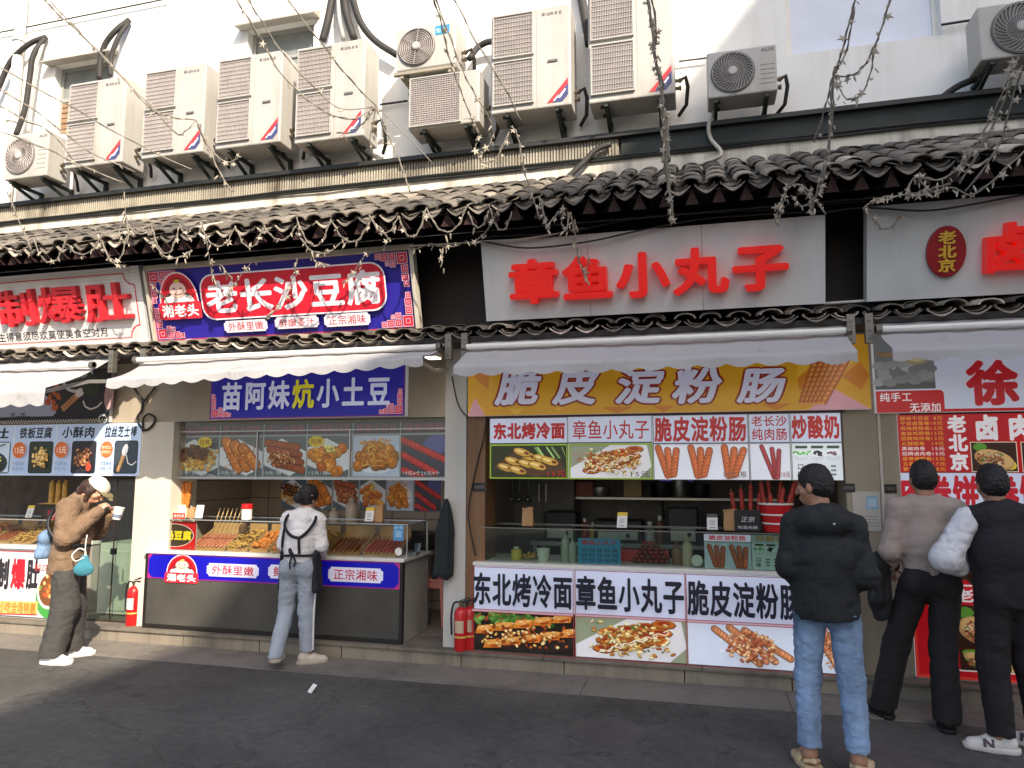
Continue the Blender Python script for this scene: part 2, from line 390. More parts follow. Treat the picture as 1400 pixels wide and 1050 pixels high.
        for k, c in enumerate(((120,190,110),(52,50,56),(150,120,124))):
            cx = .2+.31*k; blob(cx, .62, .15, .1, (222,226,230), 0, 14); blob(cx, .72, .15, .09, (244,246,248), 0, 14)
            for _ in range(14): blob(cx+g.gauss(0, .06), .74+g.gauss(0, .035), .032, .03, jit(c, .25), 0, 6)
            p.rrect(U(cx-.12), V(.86), w*.24, h*.07, h*.02, (62,84,66))
        for k in range(3):
            for j in range(3): p.rect(U(.36+.2*k), V(.36-.11*j), w*.1, h*.05, (120,136,130))
        p.text('口', U(.1), U(.24), V(.28), V(.46), (70,80,78)); p.text('味', U(.1), U(.24), V(.08), V(.26), (70,80,78))
    elif kind == 'coldnoodle':
        p.rect(x, z, w, h, (34,28,24)); blob(.5, .32, .52, .3, (46,38,34), 0, 16); heap(70, .36, .82, .24, .06, .022, [(70,124,46),(104,150,62),(50,92,36),(170,66,46)], 2.2)
        for i in range(5):
            for j in range(2):
                u, v = .12+.19*i+.08*j, .52+.07*i-.34*j+.02*i; c = jit((206,118,40), .1)
                p.poly([(min(max(a, b[0]), b[2]), min(max(q, b[1]), b[3])) for a, q in ((U(u-.1), V(v-.1)), (U(u+.08), V(v-.07)), (U(u+.1), V(v+.13)), (U(u-.07), V(v+.11)))], c)
                blob(u, v+.06, .09, .06, (228,160,80), .2); blob(u+.02, v-.03, .05, .03, (160,66,22), .2)
                for _ in range(5): blob(u+g.gauss(0, .04), v+g.gauss(.04, .05), .01, .014, (246,226,170), 0, 5)
        heap(110, .5, .45, .26, .16, .011, [(226,170,90),(170,84,34),(240,206,140),(130,58,24)], 1.5)
    elif kind == 'starch':
        p.rect(x, z, w, h, (222,230,246))
        for u, v in ((.3,.35),(.42,.4),(.3,.6),(.62,.2),(.75,.15)): blob(u, v, .02, .025, (250,252,255), 0, 8)
        for k in range(3): sausage(.24+.13*k, .84+.05*(k % 2), .62+.13*k, .10+.08*k, .085*h, (196,128,84), False)
        heap(150, .56, .48, .12, .20, .013, [(186,104,66),(214,160,112),(160,84,54),(226,182,138)], 1.6)
    elif kind == 'wrap':
        p.rect(x, z, w, h, (56,30,22)); blob(.2, .85, .16, .14, (92,150,50)); blob(.86, .2, .13, .16, (222,196,60)); blob(.5, .4, .46, .34, (190,148,92), -.3, 16); blob(.52, .44, .42, .29, (212,172,112), -.3, 16); heap(110, .40, .42, .17, .15, .026, [(150,78,54),(196,160,118),(118,60,40),(206,180,140),(98,112,56),(170,100,60)], 1.3)
    elif kind == 'meat':
        p.rect(x, z, w, h, (44,44,50)); heap(90, .52, .48, .2, .18, .035, [(128,82,54),(156,104,70),(96,58,40),(182,130,92)], 1.8); blob(.85, .18, .12, .14, (196,70,50))
    elif kind == 'tofucubes':
        p.rect(x, z, w, h, (48,56,50)); heap(70, .52, .48, .2, .2, .05, [(206,164,92),(178,132,66),(228,196,136)]); greens(6)
    elif kind == 'cheese':
        p.rect(x, z, w, h, (60,68,78)); sausage(.18, .08, .42, .62, .09*w, (204,158,104), False); blob(.46, .72, .12, .2, (240,240,238), -.3); p.line([(U(.5), V(.62)), (U(.62), V(.3)), (U(.8), V(.24)), (U(1), V(.36))], w*.035, (236,236,232), b)
    elif kind == 'soup':
        p.rect(x, z, w, h, (196,212,232)); blob(.35, .3, .6, .4, (52,58,56), 0, 16); heap(70, .35, .32, .2, .12, .028, [(150,170,70),(206,200,120),(110,130,54)]); p.line([(U(.0), V(.7)), (U(.9), V(.95))], h*.04, (60,50,46), b)

# ================================================================== THE SETTING
KY = 6.0                                             # front of the stone step
def asphalt():
    m, t, b = nodes_of('asphalt'); N, Lk = t.nodes.new, t.links.new
    tc = N('ShaderNodeTexCoord')
    n1 = N('ShaderNodeTexNoise'); n1.inputs['Scale'].default_value = .9; n1.inputs['Detail'].default_value = 8; n1.inputs['Roughness'].default_value = .65
    n2 = N('ShaderNodeTexNoise'); n2.inputs['Scale'].default_value = 140; n2.inputs['Detail'].default_value = 3
    n3 = N('ShaderNodeTexNoise'); n3.inputs['Scale'].default_value = 14; n3.inputs['Detail'].default_value = 5
    vo = N('ShaderNodeTexVoronoi'); vo.inputs['Scale'].default_value = 95
    for n in (n1, n2, n3, vo): Lk(tc.outputs['Object'], n.inputs['Vector'])
    cr = N('ShaderNodeValToRGB'); e = cr.color_ramp.elements
    e[0].position = .3; e[0].color = (*lin((66,64,61)), 1); e[1].position = .72; e[1].color = (*lin((100,97,92)), 1)
    Lk(n1.outputs[0], cr.inputs[0])
    mr = N('ShaderNodeMapRange'); mr.inputs[1].default_value = .3; mr.inputs[2].default_value = .72; mr.inputs[3].default_value = .66; mr.inputs[4].default_value = 1.35; Lk(n2.outputs[0], mr.inputs[0])
    m3 = N('ShaderNodeMapRange'); m3.inputs[1].default_value = .35; m3.inputs[2].default_value = .65; m3.inputs[3].default_value = .86; m3.inputs[4].default_value = 1.1; Lk(n3.outputs[0], m3.inputs[0])
    mm = N('ShaderNodeMath'); mm.operation = 'MULTIPLY'; Lk(mr.outputs[0], mm.inputs[0]); Lk(m3.outputs[0], mm.inputs[1])
    n4 = N('ShaderNodeTexNoise'); n4.inputs['Scale'].default_value = 2.6; n4.inputs['Detail'].default_value = 10; n4.inputs['Roughness'].default_value = .7; n4.inputs['Distortion'].default_value = .6; Lk(tc.outputs['Object'], n4.inputs['Vector'])
    m4 = N('ShaderNodeMapRange'); m4.inputs[1].default_value = .58; m4.inputs[2].default_value = .68; m4.inputs[3].default_value = 1.0; m4.inputs[4].default_value = .62; Lk(n4.outputs[0], m4.inputs[0])
    v2 = N('ShaderNodeTexVoronoi'); v2.inputs['Scale'].default_value = 38; Lk(tc.outputs['Object'], v2.inputs['Vector']); sp = N('ShaderNodeSeparateColor'); Lk(v2.outputs['Color'], sp.inputs[0])
    gt = N('ShaderNodeMath'); gt.operation = 'GREATER_THAN'; gt.inputs[1].default_value = .90; Lk(sp.outputs[0], gt.inputs[0]); lt = N('ShaderNodeMath'); lt.operation = 'LESS_THAN'; lt.inputs[1].default_value = .22; Lk(v2.outputs['Distance'], lt.inputs[0])
    pk = N('ShaderNodeMath'); pk.operation = 'MULTIPLY'; Lk(gt.outputs[0], pk.inputs[0]); Lk(lt.outputs[0], pk.inputs[1]); p2 = N('ShaderNodeMath'); p2.operation = 'MULTIPLY_ADD'; p2.inputs[1].default_value = .9; p2.inputs[2].default_value = 1.0; Lk(pk.outputs[0], p2.inputs[0])
    v3 = N('ShaderNodeTexVoronoi'); v3.feature = 'DISTANCE_TO_EDGE'; v3.inputs['Scale'].default_value = .42; nd = N('ShaderNodeTexNoise'); nd.inputs['Scale'].default_value = 3; nd.inputs['Detail'].default_value = 6; Lk(tc.outputs['Object'], nd.inputs['Vector'])
    va = N('ShaderNodeVectorMath'); va.operation = 'MULTIPLY_ADD'; va.inputs[1].default_value = (.7, .7, .7); Lk(nd.outputs['Color'], va.inputs[0]); Lk(tc.outputs['Object'], va.inputs[2]); Lk(va.outputs[0], v3.inputs['Vector'])
    m5 = N('ShaderNodeMapRange'); m5.inputs[1].default_value = .0; m5.inputs[2].default_value = .006; m5.inputs[3].default_value = .55; m5.inputs[4].default_value = 1.0; Lk(v3.outputs['Distance'], m5.inputs[0])
    for q in (m4, p2, m5):
        m_ = N('ShaderNodeMath'); m_.operation = 'MULTIPLY'; Lk(mm.outputs[0], m_.inputs[0]); Lk(q.outputs[0], m_.inputs[1]); mm = m_
    vm = N('ShaderNodeVectorMath'); vm.operation = 'SCALE'; Lk(cr.outputs[0], vm.inputs[0]); Lk(mm.outputs[0], vm.inputs['Scale'])
    Lk(vm.outputs[0], b.inputs['Base Color']); b.inputs['Roughness'].default_value = .82; b.inputs['Specular IOR Level'].default_value = .35
    bp = N('ShaderNodeBump'); bp.inputs['Strength'].default_value = .55; bp.inputs['Distance'].default_value = .006
    Lk(vo.outputs[0], bp.inputs['Height']); Lk(bp.outputs[0], b.inputs['Normal']); return m
def plaster(name, a, bcol, streak=.5, rough=.9):
    """wall paint with rain streaks and blotches"""
    m, t, b = nodes_of(name); N, Lk = t.nodes.new, t.links.new
    tc = N('ShaderNodeTexCoord'); mp = N('ShaderNodeMapping'); mp.inputs['Scale'].default_value = (7, 7, .45)
    oi = N('ShaderNodeObjectInfo'); av = N('ShaderNodeVectorMath'); Lk(tc.outputs['Object'], av.inputs[0]); Lk(oi.outputs['Location'], av.inputs[1]); Lk(av.outputs[0], mp.inputs[0])
    n1 = N('ShaderNodeTexNoise'); n1.inputs['Scale'].default_value = 1.0; n1.inputs['Detail'].default_value = 7; n1.inputs['Roughness'].default_value = .68; Lk(mp.outputs[0], n1.inputs['Vector'])
    n2 = N('ShaderNodeTexNoise'); n2.inputs['Scale'].default_value = 1.7; n2.inputs['Detail'].default_value = 8; Lk(tc.outputs['Object'], n2.inputs['Vector'])
    mu = N('ShaderNodeMath'); mu.operation = 'MULTIPLY'; Lk(n1.outputs[0], mu.inputs[0]); Lk(n2.outputs[0], mu.inputs[1])
    mr = N('ShaderNodeMapRange'); mr.inputs[1].default_value = .22; mr.inputs[2].default_value = .42; mr.inputs[3].default_value = 0; mr.inputs[4].default_value = streak; Lk(mu.outputs[0], mr.inputs[0])
    mx = N('ShaderNodeMix'); mx.data_type = 'RGBA'; mx.inputs[6].default_value = (*lin(a), 1); mx.inputs[7].default_value = (*lin(bcol), 1); Lk(mr.outputs[0], mx.inputs[0])
    Lk(mx.outputs[2], b.inputs['Base Color']); b.inputs['Roughness'].default_value = rough
    n3 = N('ShaderNodeTexNoise'); n3.inputs['Scale'].default_value = 30; Lk(tc.outputs['Object'], n3.inputs['Vector'])
    bp = N('ShaderNodeBump'); bp.inputs['Strength'].default_value = .12; bp.inputs['Distance'].default_value = .01; Lk(n3.outputs[0], bp.inputs['Height']); Lk(bp.outputs[0], b.inputs['Normal'])
    return m
M_ASPH = asphalt()
M_STRIP = plaster('worn_concrete', (122,116,108), (92,86,80), .9)
M_STONE = plaster('step_stone', (142,132,116), (98,90,80), .95)
M_STONE2 = plaster('step_cap_stone', (118,110,98), (80,75,68), .9)
M_WALL = plaster('white_wall_paint', (240,239,235), (216,210,200), .6)
M_BAND = plaster('weathered_plaster', (214,208,194), (120,112,98), .95)
M_BEIGE = plaster('beige_panel', (168,156,138), (150,138,120), .6, .6)
M_PILLAR = plaster('grey_pillar_paint', (196,194,188), (172,168,160), .5, .7)
M_DARK = pm('dark_facade', (44,38,36), .8, var=.3)
M_TRIM = pm('black_steel', (34,36,34), .55, var=.3, bump=.15)
M_WOOD = pm('brown_wood_trim', (128,92,60), .5, var=.25, stretch=(6,6,.6))
M_STEEL = pm('brushed_steel', (178,178,176), .35, .9, var=.1)
M_ALU = pm('aluminium_frame', (190,190,188), .4, .6, var=.08)
M_DKFRAME = pm('dark_brown_frame', (58,42,34), .45, var=.2)
M_WHITEP = pm('white_enamel', (226,224,216), .4, var=.06)
M_HOSE = pm('black_hose', (52,50,48), .7, var=.25, bump=.3, bscale=90)
M_GLASS = glass('clear_glass')
M_GLASSG = glass('greenish_glass', (205,222,210), .16)
M_BLACK = pm('black_plastic', (26,26,28), .45)
M_RED = pm('red_paint', (196,28,30), .35, var=.1, coat=.3)

g = MB(); g.add([(-60,-60,0),(60,-60,0),(60,KY+12,0),(-60,KY+12,0)], [(0,1,2,3)])
finish(g.build('road', M_ASPH), kind='structure')
YS = float(gd(875, 957)[1])
rnd = random.Random(5)
g = MB(); x = -14.0
while x < 7:                                         # concrete gutter strip, cast in lengths
    w = rnd.uniform(1.1, 1.5); g.box(x, x+w-.006, YS+rnd.uniform(-.004, .004), KY, -.05, .006+rnd.uniform(0, .002)); x += w
finish(g.build('pavement', M_STRIP), kind='structure')
t_step = finish(None or thing('stone_step', (-3, KY, 0), 'long low weathered stone step running in front of all the stalls', 'step'))
g = MB(); x = -14.0
while x < 7:
    w = rnd.uniform(.75, 1.15); g.box(x, x+w-.007, KY+rnd.uniform(0, .006), KY+.4, -.02, .105); x += w
g.build('riser_stone', M_STONE, t_step, bevel=.006)
g = MB(); x = -14.0
while x < 7:
    w = rnd.uniform(.9, 1.4); g.box(x, x+w-.005, KY-.02+rnd.uniform(0, .008), KY+.45, .1055, .132+rnd.uniform(0, .003)); x += w
g.build('cap_stone', M_STONE2, t_step, bevel=.006)
FZ = .13

# manholes and a scrap of paper
def manhole(px, py, r, label):
    c = gd(px, py); g = MB(); g.lathe((c[0], c[1], -.02), [(r, 0), (r, .024), (r*.93, .025), (r*.92, .022), (r*.9, .022)], 40)
    o = g.build('manhole_cover', pm('cast_iron', (84,78,75), .85, .0, var=.3, bump=.4, bscale=40)); finish(o, label, 'manhole cover', 'round manhole covers in the road')
manhole(830, 1000, .26, 'round iron manhole cover set in the asphalt before the middle stall')
manhole(1215, 1045, .3, 'round iron manhole cover beside the feet of the man in jeans')
c = gd(425, 947); g = MB(); g.add([(c[0]-.03,c[1],.004),(c[0]+.02,c[1]-.03,.004),(c[0]+.035,c[1]+.03,.05),(c[0]-.005,c[1]+.04,.055),(c[0]-.02,c[1]+.05,.01)], [(0,1,2,3),(0,3,4)])
finish(g.build('paper_scrap', M_WHITEP), 'small crumpled white scrap of paper lying on the dark asphalt', 'litter')

# ------------------------------------------------------------------ building
XL, XR, WY = -13.0, 5.0, 7.25
B = thing('shop_building', (-3, 7, 0), 'white two storey shop building with tiled eaves above the food stalls', 'building')
WIN = [(*rect(73, 84, 150, 180, WY),), (*rect(338, 34, 428, 118, WY),), (*rect(1074, -40, 1286, 60, WY),)]
WIN[2] = (WIN[2][0], WIN[2][1], at(1075, 76, WY)[2], 7.6)
g = MB()
xs = sorted({XL, XR, *[w[0] for w in WIN], *[w[1] for w in WIN]}); zs = sorted({4.5, 10.2, *[w[2] for w in WIN], *[w[3] for w in WIN]})
for a, b in zip(xs[:-1], xs[1:]):
    for c, d in zip(zs[:-1], zs[1:]):
        if any(w[0] <= (a+b)/2 <= w[1] and w[2] <= (c+d)/2 <= w[3] for w in WIN): continue
        g.add([(a,WY,c),(b,WY,c),(b,WY,d),(a,WY,d)], [(0,1,2,3)])
for a, b, c, d in WIN:
    e = WY+.16
    g.add([(a,WY,c),(b,WY,c),(b,WY,d),(a,WY,d),(a,e,c),(b,e,c),(b,e,d),(a,e,d)], [(0,4,5,1),(1,5,6,2),(2,6,7,3),(3,7,4,0)])
g.add([(XL,WY,10.2),(XR,WY,10.2),(XR,WY+8,10.2),(XL,WY+8,10.2),(XL,WY+8,0),(XR,WY+8,0),(XL,WY,4.5),(XR,WY,4.5),(XL,WY,0),(XR,WY,0)], [(0,1,2,3),(3,2,5,4),(0,3,4,8),(2,1,9,5)])
g.build('upper_wall', M_WALL, B)
M_WFR = pm('grey_window_frame', (150,152,148), .5, var=.1)
for i, (a, b, c, d) in enumerate(WIN):
    g = MB(); y = WY+.1
    for q in ((a, a+.05, c, d), (b-.05, b, c, d), (a+.05, b-.05, c, c+.05), (a+.05, b-.05, d-.05, d)): g.box(q[0], q[1], y, y+.05, q[2], q[3])
    if i < 2: g.box(a+.05, b-.05, y, y+.05, c+(d-c)*.52, c+(d-c)*.57)
    w = g.build('window', M_WFR if i < 2 else M_WHITEP, B)
    g = MB(); g.add([(a+.05,y+.02,c+.05),(b-.05,y+.02,c+.05),(b-.05,y+.02,d-.05),(a+.05,y+.02,d-.05)], [(0,1,2,3)])
    g.build('pane', pm('dull_pane', (128,132,128), .3, var=.2) if i < 2 else pm('pale_blue_pane', (214,220,234), .35, var=.05), w)
    if i < 2:
        g = MB(); g.add([(a-.1,WY-.15,d+.0),(b+.08,WY-.15,d+.0),(b+.08,WY-.002,d+.1),(a-.1,WY-.002,d+.1),(a-.1,WY-.15,d-.02),(b+.08,WY-.15,d-.02),(b+.08,WY-.002,d-.0),(a-.1,WY-.002,d-.0)], [(0,1,2,3),(4,7,6,5),(0,4,5,1),(1,5,6,2),(3,7,4,0),(2,6,7,3)])
        g.build('hood', pm('pale_hood', (178,172,162), .7, var=.2), w)
    if i == 0:
        g = MB()
        for k in range(6): g.box(a+.06, b-.06, y-.012+.002*(k % 2), y+.012, c+.06+k*(d-c)*.075, c+.045+(k+1)*(d-c)*.075)
        g.build('timber_shutter', pm('bare_timber', (150,122,94), .7, var=.3, stretch=(1,1,8)), w)
# steel flashing, ribbed sheet, pipes and plaster band at the foot of the upper wall
g = MB(); g.box(XL, XR, 7.0, WY-.003, 5.03, 5.075); g.build('ledge_flashing', M_TRIM, B)
g = MB(); x = XL
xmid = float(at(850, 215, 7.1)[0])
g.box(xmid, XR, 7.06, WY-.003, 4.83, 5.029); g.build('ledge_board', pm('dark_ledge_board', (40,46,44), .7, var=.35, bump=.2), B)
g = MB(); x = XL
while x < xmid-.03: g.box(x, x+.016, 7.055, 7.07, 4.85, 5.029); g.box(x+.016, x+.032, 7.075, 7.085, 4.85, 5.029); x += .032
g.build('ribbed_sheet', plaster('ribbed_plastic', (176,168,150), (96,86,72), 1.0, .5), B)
for z, r in ((4.825, .016), (4.79, .012)):
    g = MB(); g.tube([(XL+i*.6, 7.02+rnd.uniform(-.008, .008), z+rnd.uniform(-.008, .008)) for i in range(31)], r, 6); g.build('ledge_pipe', M_TRIM, B)
g = MB(); g.box(XL, XR, 7.04, WY-.003, 4.42, 4.829); g.build('plaster_band', M_BAND, B)
# dark front wall behind the signs, soffit
g = MB(); g.box(XL, XR, 6.22, 6.4, 2.75, 3.95); g.add([(XL,5.52,3.63),(XR,5.52,3.63),(XR,6.3,3.95),(XL,6.3,3.95)], [(0,3,2,1)])
g.build('dark_front_wall', M_DARK, B)

def tile_mat():
    m, t, b = nodes_of('roof_tile'); N, Lk = t.nodes.new, t.links.new
    a = N('ShaderNodeAttribute'); a.attribute_name = 'Col'; tc = N('ShaderNodeTexCoord'); n = N('ShaderNodeTexNoise'); n.inputs['Scale'].default_value = 16; n.inputs['Detail'].default_value = 8; n.inputs['Roughness'].default_value = .7
    Lk(tc.outputs['Object'], n.inputs['Vector']); mr = N('ShaderNodeMapRange'); mr.inputs[1].default_value = .3; mr.inputs[2].default_value = .7; mr.inputs[3].default_value = .55; mr.inputs[4].default_value = 1.5; Lk(n.outputs[0], mr.inputs[0])
    v = N('ShaderNodeVectorMath'); v.operation = 'SCALE'; Lk(a.outputs['Color'], v.inputs[0]); Lk(mr.outputs[0], v.inputs['Scale']); Lk(v.outputs[0], b.inputs['Base Color'])
    b.inputs['Roughness'].default_value = .9; bp = N('ShaderNodeBump'); bp.inputs['Strength'].default_value = .5; bp.inputs['Distance'].default_value = .01; Lk(n.outputs[0], bp.inputs['Height']); Lk(bp.outputs[0], b.inputs['Normal']); return m
M_TILE = tile_mat()
def tiles(root, Yt, zt, Yb, zb, pitch, nc, seed, dropw, droph, tone=1.0, rafters=True, flat=.8):
    g = random.Random(seed); d = np.array([0, Yb-Yt, zb-zt]); L = np.linalg.norm(d); d /= L; nrm = np.array([0, -d[2], d[1]]); nrm = nrm if nrm[2] > 0 else -nrm
    V, Fc, C = [], [], []
    def shell(cx, s0, s1, r, lift0, lift1, sgn, col, th=.014, yaw=0.0):
        n = len(V); K = 8
        for s, lf in ((s0, lift0), (s1, lift1)):
            base = np.array([0, Yt, zt])+d*s
            for rr in (r, r-th):
                for k in range(K):
                    t = math.pi*(k/(K-1)); V.append(base+np.array([cx+math.cos(t)*rr+yaw*(s-s0), 0, 0])+nrm*(lf+sgn*math.sin(t)*rr*flat)); C.append(lin(col))
        o = lambda e, q, k: n+e*2*K+q*K+k
        for k in range(K-1):
            Fc.append((o(0,0,k), o(0,0,k+1), o(1,0,k+1), o(1,0,k))); Fc.append((o(0,1,k), o(1,1,k), o(1,1,k+1), o(0,1,k+1)))
            Fc.append((o(1,0,k), o(1,0,k+1), o(1,1,k+1), o(1,1,k)))
        for e0, e1 in ((0, 0), (K-1, K-1)): Fc.append((o(0,0,e0), o(1,0,e0), o(1,1,e0), o(0,1,e0)))
    n = int((XR-XL)/pitch); cl = L/nc
    def tone_of():
        k = tone*g.uniform(.68, 1.25)
        if g.random() < .12: k *= 1.45
        return (104*k, 97*k, 88*k)
    for i in range(n):
        x = XL+i*pitch+g.uniform(-.012, .012)
        for j in range(nc):
            s0 = max(0, j*cl-cl*.3); s1 = (j+1)*cl+g.uniform(-.012, .02)
            shell(x+g.uniform(-.01, .01), s0, s1, pitch*.40, (.03+.008*g.random())*1.0, .046+.014*g.random(), 1, tone_of(), yaw=g.uniform(-.05, .05))
            shell(x+pitch/2+g.uniform(-.008, .008), s0, s1-.02, pitch*.40, .03, .045, -1, tone_of())
    make('tile_courses', V, Fc, M_TILE, root, cols=C, smooth='auto')
    V, Fc, C = [], [], []
    for i in range(n):                               # drip tiles hanging at the eave
        x = XL+(i+.5)*pitch+g.uniform(-.01, .01); base = np.array([x, Yb-.012, zb])+d*0; K = 9; m = len(V); col = lin(tuple(k*1.12 for k in tone_of())); tl = g.uniform(-.1, .1)
        for y in (-.008, .008):
            for k in range(K):
                u = -1+2*k/(K-1); V.append(base+np.array([u*dropw, y, .035-(1-u*u)*.045+u*tl*.04])); C.append(col)
            for k in range(K):
                u = -1+2*k/(K-1); V.append(base+np.array([u*dropw, y-.02, .02-(1-abs(u)**1.5)*droph+u*tl*.04])); C.append(col)
        for k in range(K-1):
            Fc.append((m+k, m+K+k, m+K+k+1, m+k+1)); Fc.append((m+2*K+k, m+2*K+k+1, m+3*K+k+1, m+3*K+k)); Fc.append((m+K+k, m+3*K+k, m+3*K+k+1, m+K+k+1)); Fc.append((m+k, m+k+1, m+2*K+k+1, m+2*K+k))
    make('drip_tiles', V, Fc, M_TILE, root, cols=C)
    if rafters:
        q = MB()
        for i in range(n):
            x = XL+i*pitch; q.add([(x-.05,Yb+.03,zb-.10),(x+.05,Yb+.03,zb-.10),(x,Yb+.03,zb+.03),(x-.05,Yb+.7,zb+.18),(x+.05,Yb+.7,zb+.18),(x,Yb+.7,zb+.33)], [(0,1,2),(0,3,4,1),(1,4,5,2),(2,5,3,0)])
        q.build('rafter_tips', pm('dark_red_paint', (48,25,22), .85, var=.35, scale=12), root)
    q = MB(); q.add([(XL,Yt,zt-.01),(XR,Yt,zt-.01),(XR,Yb+.02,zb-.0),(XL,Yb+.02,zb-.0)], [(0,3,2,1)]); q.build('roof_boarding', M_DARK, root)
T = thing('tiled_eave', (-3, 6.2, 3.7), 'broad upper eave of small grey curved tiles with red rafter tips under the air conditioners', 'tiled eave')
tiles(T, 7.03, 4.60, 5.47, 3.795, .2, 5, 3, .086, .065, .95, True, .58)
T = thing('tiled_ledge', (-3, 5.9, 2.8), 'narrow lower ledge of grey tiles running between the big signs and the awnings', 'tiled eave')
tiles(T, 6.2, 2.905, 5.74, 2.80, .215, 2, 8, .095, .05, 1.05, False, .5)
g = MB(); g.box(XL, XR, 5.76, 6.22, 2.755, 2.80); g.build('ledge_beam', pm('dark_beam', (54,50,48), .7, var=.3), T)

# ground floor: beige header, pillars, shop interiors
HB = [float(rect(100, 492, 200, 575, 6.13)[2]), 2.78]
def shopx(px, py=700, Y=6.13): return float(at(px, py, Y)[0])
XA0, XA1 = shopx(186, 660), shopx(236, 640); XB0, XB1 = shopx(609, 700), shopx(638, 700); XC0, XC1 = shopx(1153, 600), shopx(1231, 600)
g = MB()
for a, b in ((XL, XB0-.002), (XB1+.002, XR)): g.box(a, b, 6.14, 6.22, 2.14, 2.755)
g.build('beige_header', M_BEIGE, B)
g = MB(); g.box(XA0, XA1, 6.12, 6.5, FZ, 2.139); g.build('pillar', plaster('cream_pillar_paint', (214,206,190), (190,180,162), .4, .7), B)
g = MB(); g.box(XB0, XB1, 6.10, 6.5, FZ, 2.755); g.build('pillar', M_PILLAR, B)
XW = shopx(664, 640); g = MB(); g.box(XB1+.003, XW, 6.115, 6.45, FZ, 2.139); g.build('wood_clad_post', M_WOOD, B)
g = MB(); xs = shopx(1203, 620); g.box(XC0, xs-.012, 6.12, 6.5, FZ, 2.139); g.box(xs+.012, XC1, 6.12, 6.5, FZ, 2.139); p_ = g.build('pillar', plaster('tan_pillar_panel', (164,150,128), (146,132,112), .5, .55), B)
g = MB(); g.box(xs-.01, xs+.01, 6.105, 6.4, FZ, 2.139); g.build('cover_strip', pm('pale_strip', (206,198,180), .5), p_)
# interior shells: floors, side walls, back walls, ceilings
g = MB(); g.add([(XL,6.2,FZ),(XR,6.2,FZ),(XR,9.2,FZ),(XL,9.2,FZ)], [(0,1,2,3)]); g.build('shop_floor', pm('floor_tile', (146,138,128), .4, var=.2), B)
g = MB(); g.add([(XL,6.23,2.7),(XR,6.23,2.7),(XR,9.2,2.7),(XL,9.2,2.7)], [(0,3,2,1)]); g.build('shop_ceiling', pm('dim_ceiling', (176,172,166), .9), B)
def tiled_wall():
    m, t, b = nodes_of('wall_tile'); N, Lk = t.nodes.new, t.links.new; tc = N('ShaderNodeTexCoord'); mp = N('ShaderNodeMapping'); mp.inputs['Rotation'].default_value = (R(90), 0, 0); Lk(tc.outputs['Object'], mp.inputs[0])
    br = N('ShaderNodeTexBrick'); br.offset = 0; br.inputs['Scale'].default_value = 1; br.inputs['Brick Width'].default_value = .4; br.inputs['Row Height'].default_value = .22; br.inputs['Mortar Size'].default_value = .006
    br.inputs['Color1'].default_value = (*lin((176,160,142)), 1); br.inputs['Color2'].default_value = (*lin((166,150,132)), 1); br.inputs['Mortar'].default_value = (*lin((100,88,76)), 1); Lk(mp.outputs[0], br.inputs[0]); Lk(br.outputs[0], b.inputs['Base Color']); b.inputs['Roughness'].default_value = .3; return m
M_WTILE = tiled_wall()
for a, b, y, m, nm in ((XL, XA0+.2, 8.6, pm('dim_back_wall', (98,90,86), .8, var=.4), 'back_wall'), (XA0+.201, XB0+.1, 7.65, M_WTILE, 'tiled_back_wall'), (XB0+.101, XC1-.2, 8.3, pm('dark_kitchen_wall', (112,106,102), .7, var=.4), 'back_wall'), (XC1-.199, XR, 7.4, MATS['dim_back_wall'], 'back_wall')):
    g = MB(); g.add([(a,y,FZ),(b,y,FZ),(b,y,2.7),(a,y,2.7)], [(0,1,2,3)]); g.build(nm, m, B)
g = MB()
for x in (XL+.05, XA0+.25, XB0+.12, XC1-.15, XR-.05):
    g = MB(); g.box(x-.05, x+.05, 6.51, 9.1, FZ+.002, 2.69); g.build('partition_wall', M_WTILE if -6 < x < -4 else pm('partition_paint', (150,142,132), .8), B)
# white downpipe
g = MB(); a = at(31, 0, 7.15); bq = at(24, 180, 7.15); g.tube([(a[0],7.15,9.8),(a[0],7.15,5.08)], .065, 12)
o = g.build('downpipe', pm('white_pvc', (222,218,210), .45)); finish(o, 'thick white plastic downpipe on the upper wall at far left', 'drainpipe')
for z in (6.25, 7.4):
    g = MB(); g.lathe((a[0],7.15,z), [(.066,0),(.085,.005),(.085,.045),(.066,.05)], 12); g.build('pipe_collar', MATS['white_pvc'], o)

# the tall building behind the photographer whose shadow falls across street and wall
H = 18.0; xe = -4.80+(-LX/-LZ)*H
O_ = thing('opposite_building', (xe+12, -14, 0), 'tall plain building on the other side of the street behind the viewer', 'building')
g = MB(); g.box(xe, xe+24, -24, -3.6, 0, H); g.build('wall', plaster('opposite_wall', (190,186,178), (150,144,136), .6), O_)
for k in range(4):
    for j in range(4):
        g = MB(); x = xe+1.5+j*5.5; z = 1.2+k*4.2; g.box(x, x+2.6, -3.6, -3.55, z, z+2.0); w = g.build('window', M_WFR, O_)
        g = MB(); g.box(x+.1, x+2.5, -3.549, -3.54, z+.1, z+1.9); g.build('pane', pm('dark_pane', (60,70,78), .15), w)

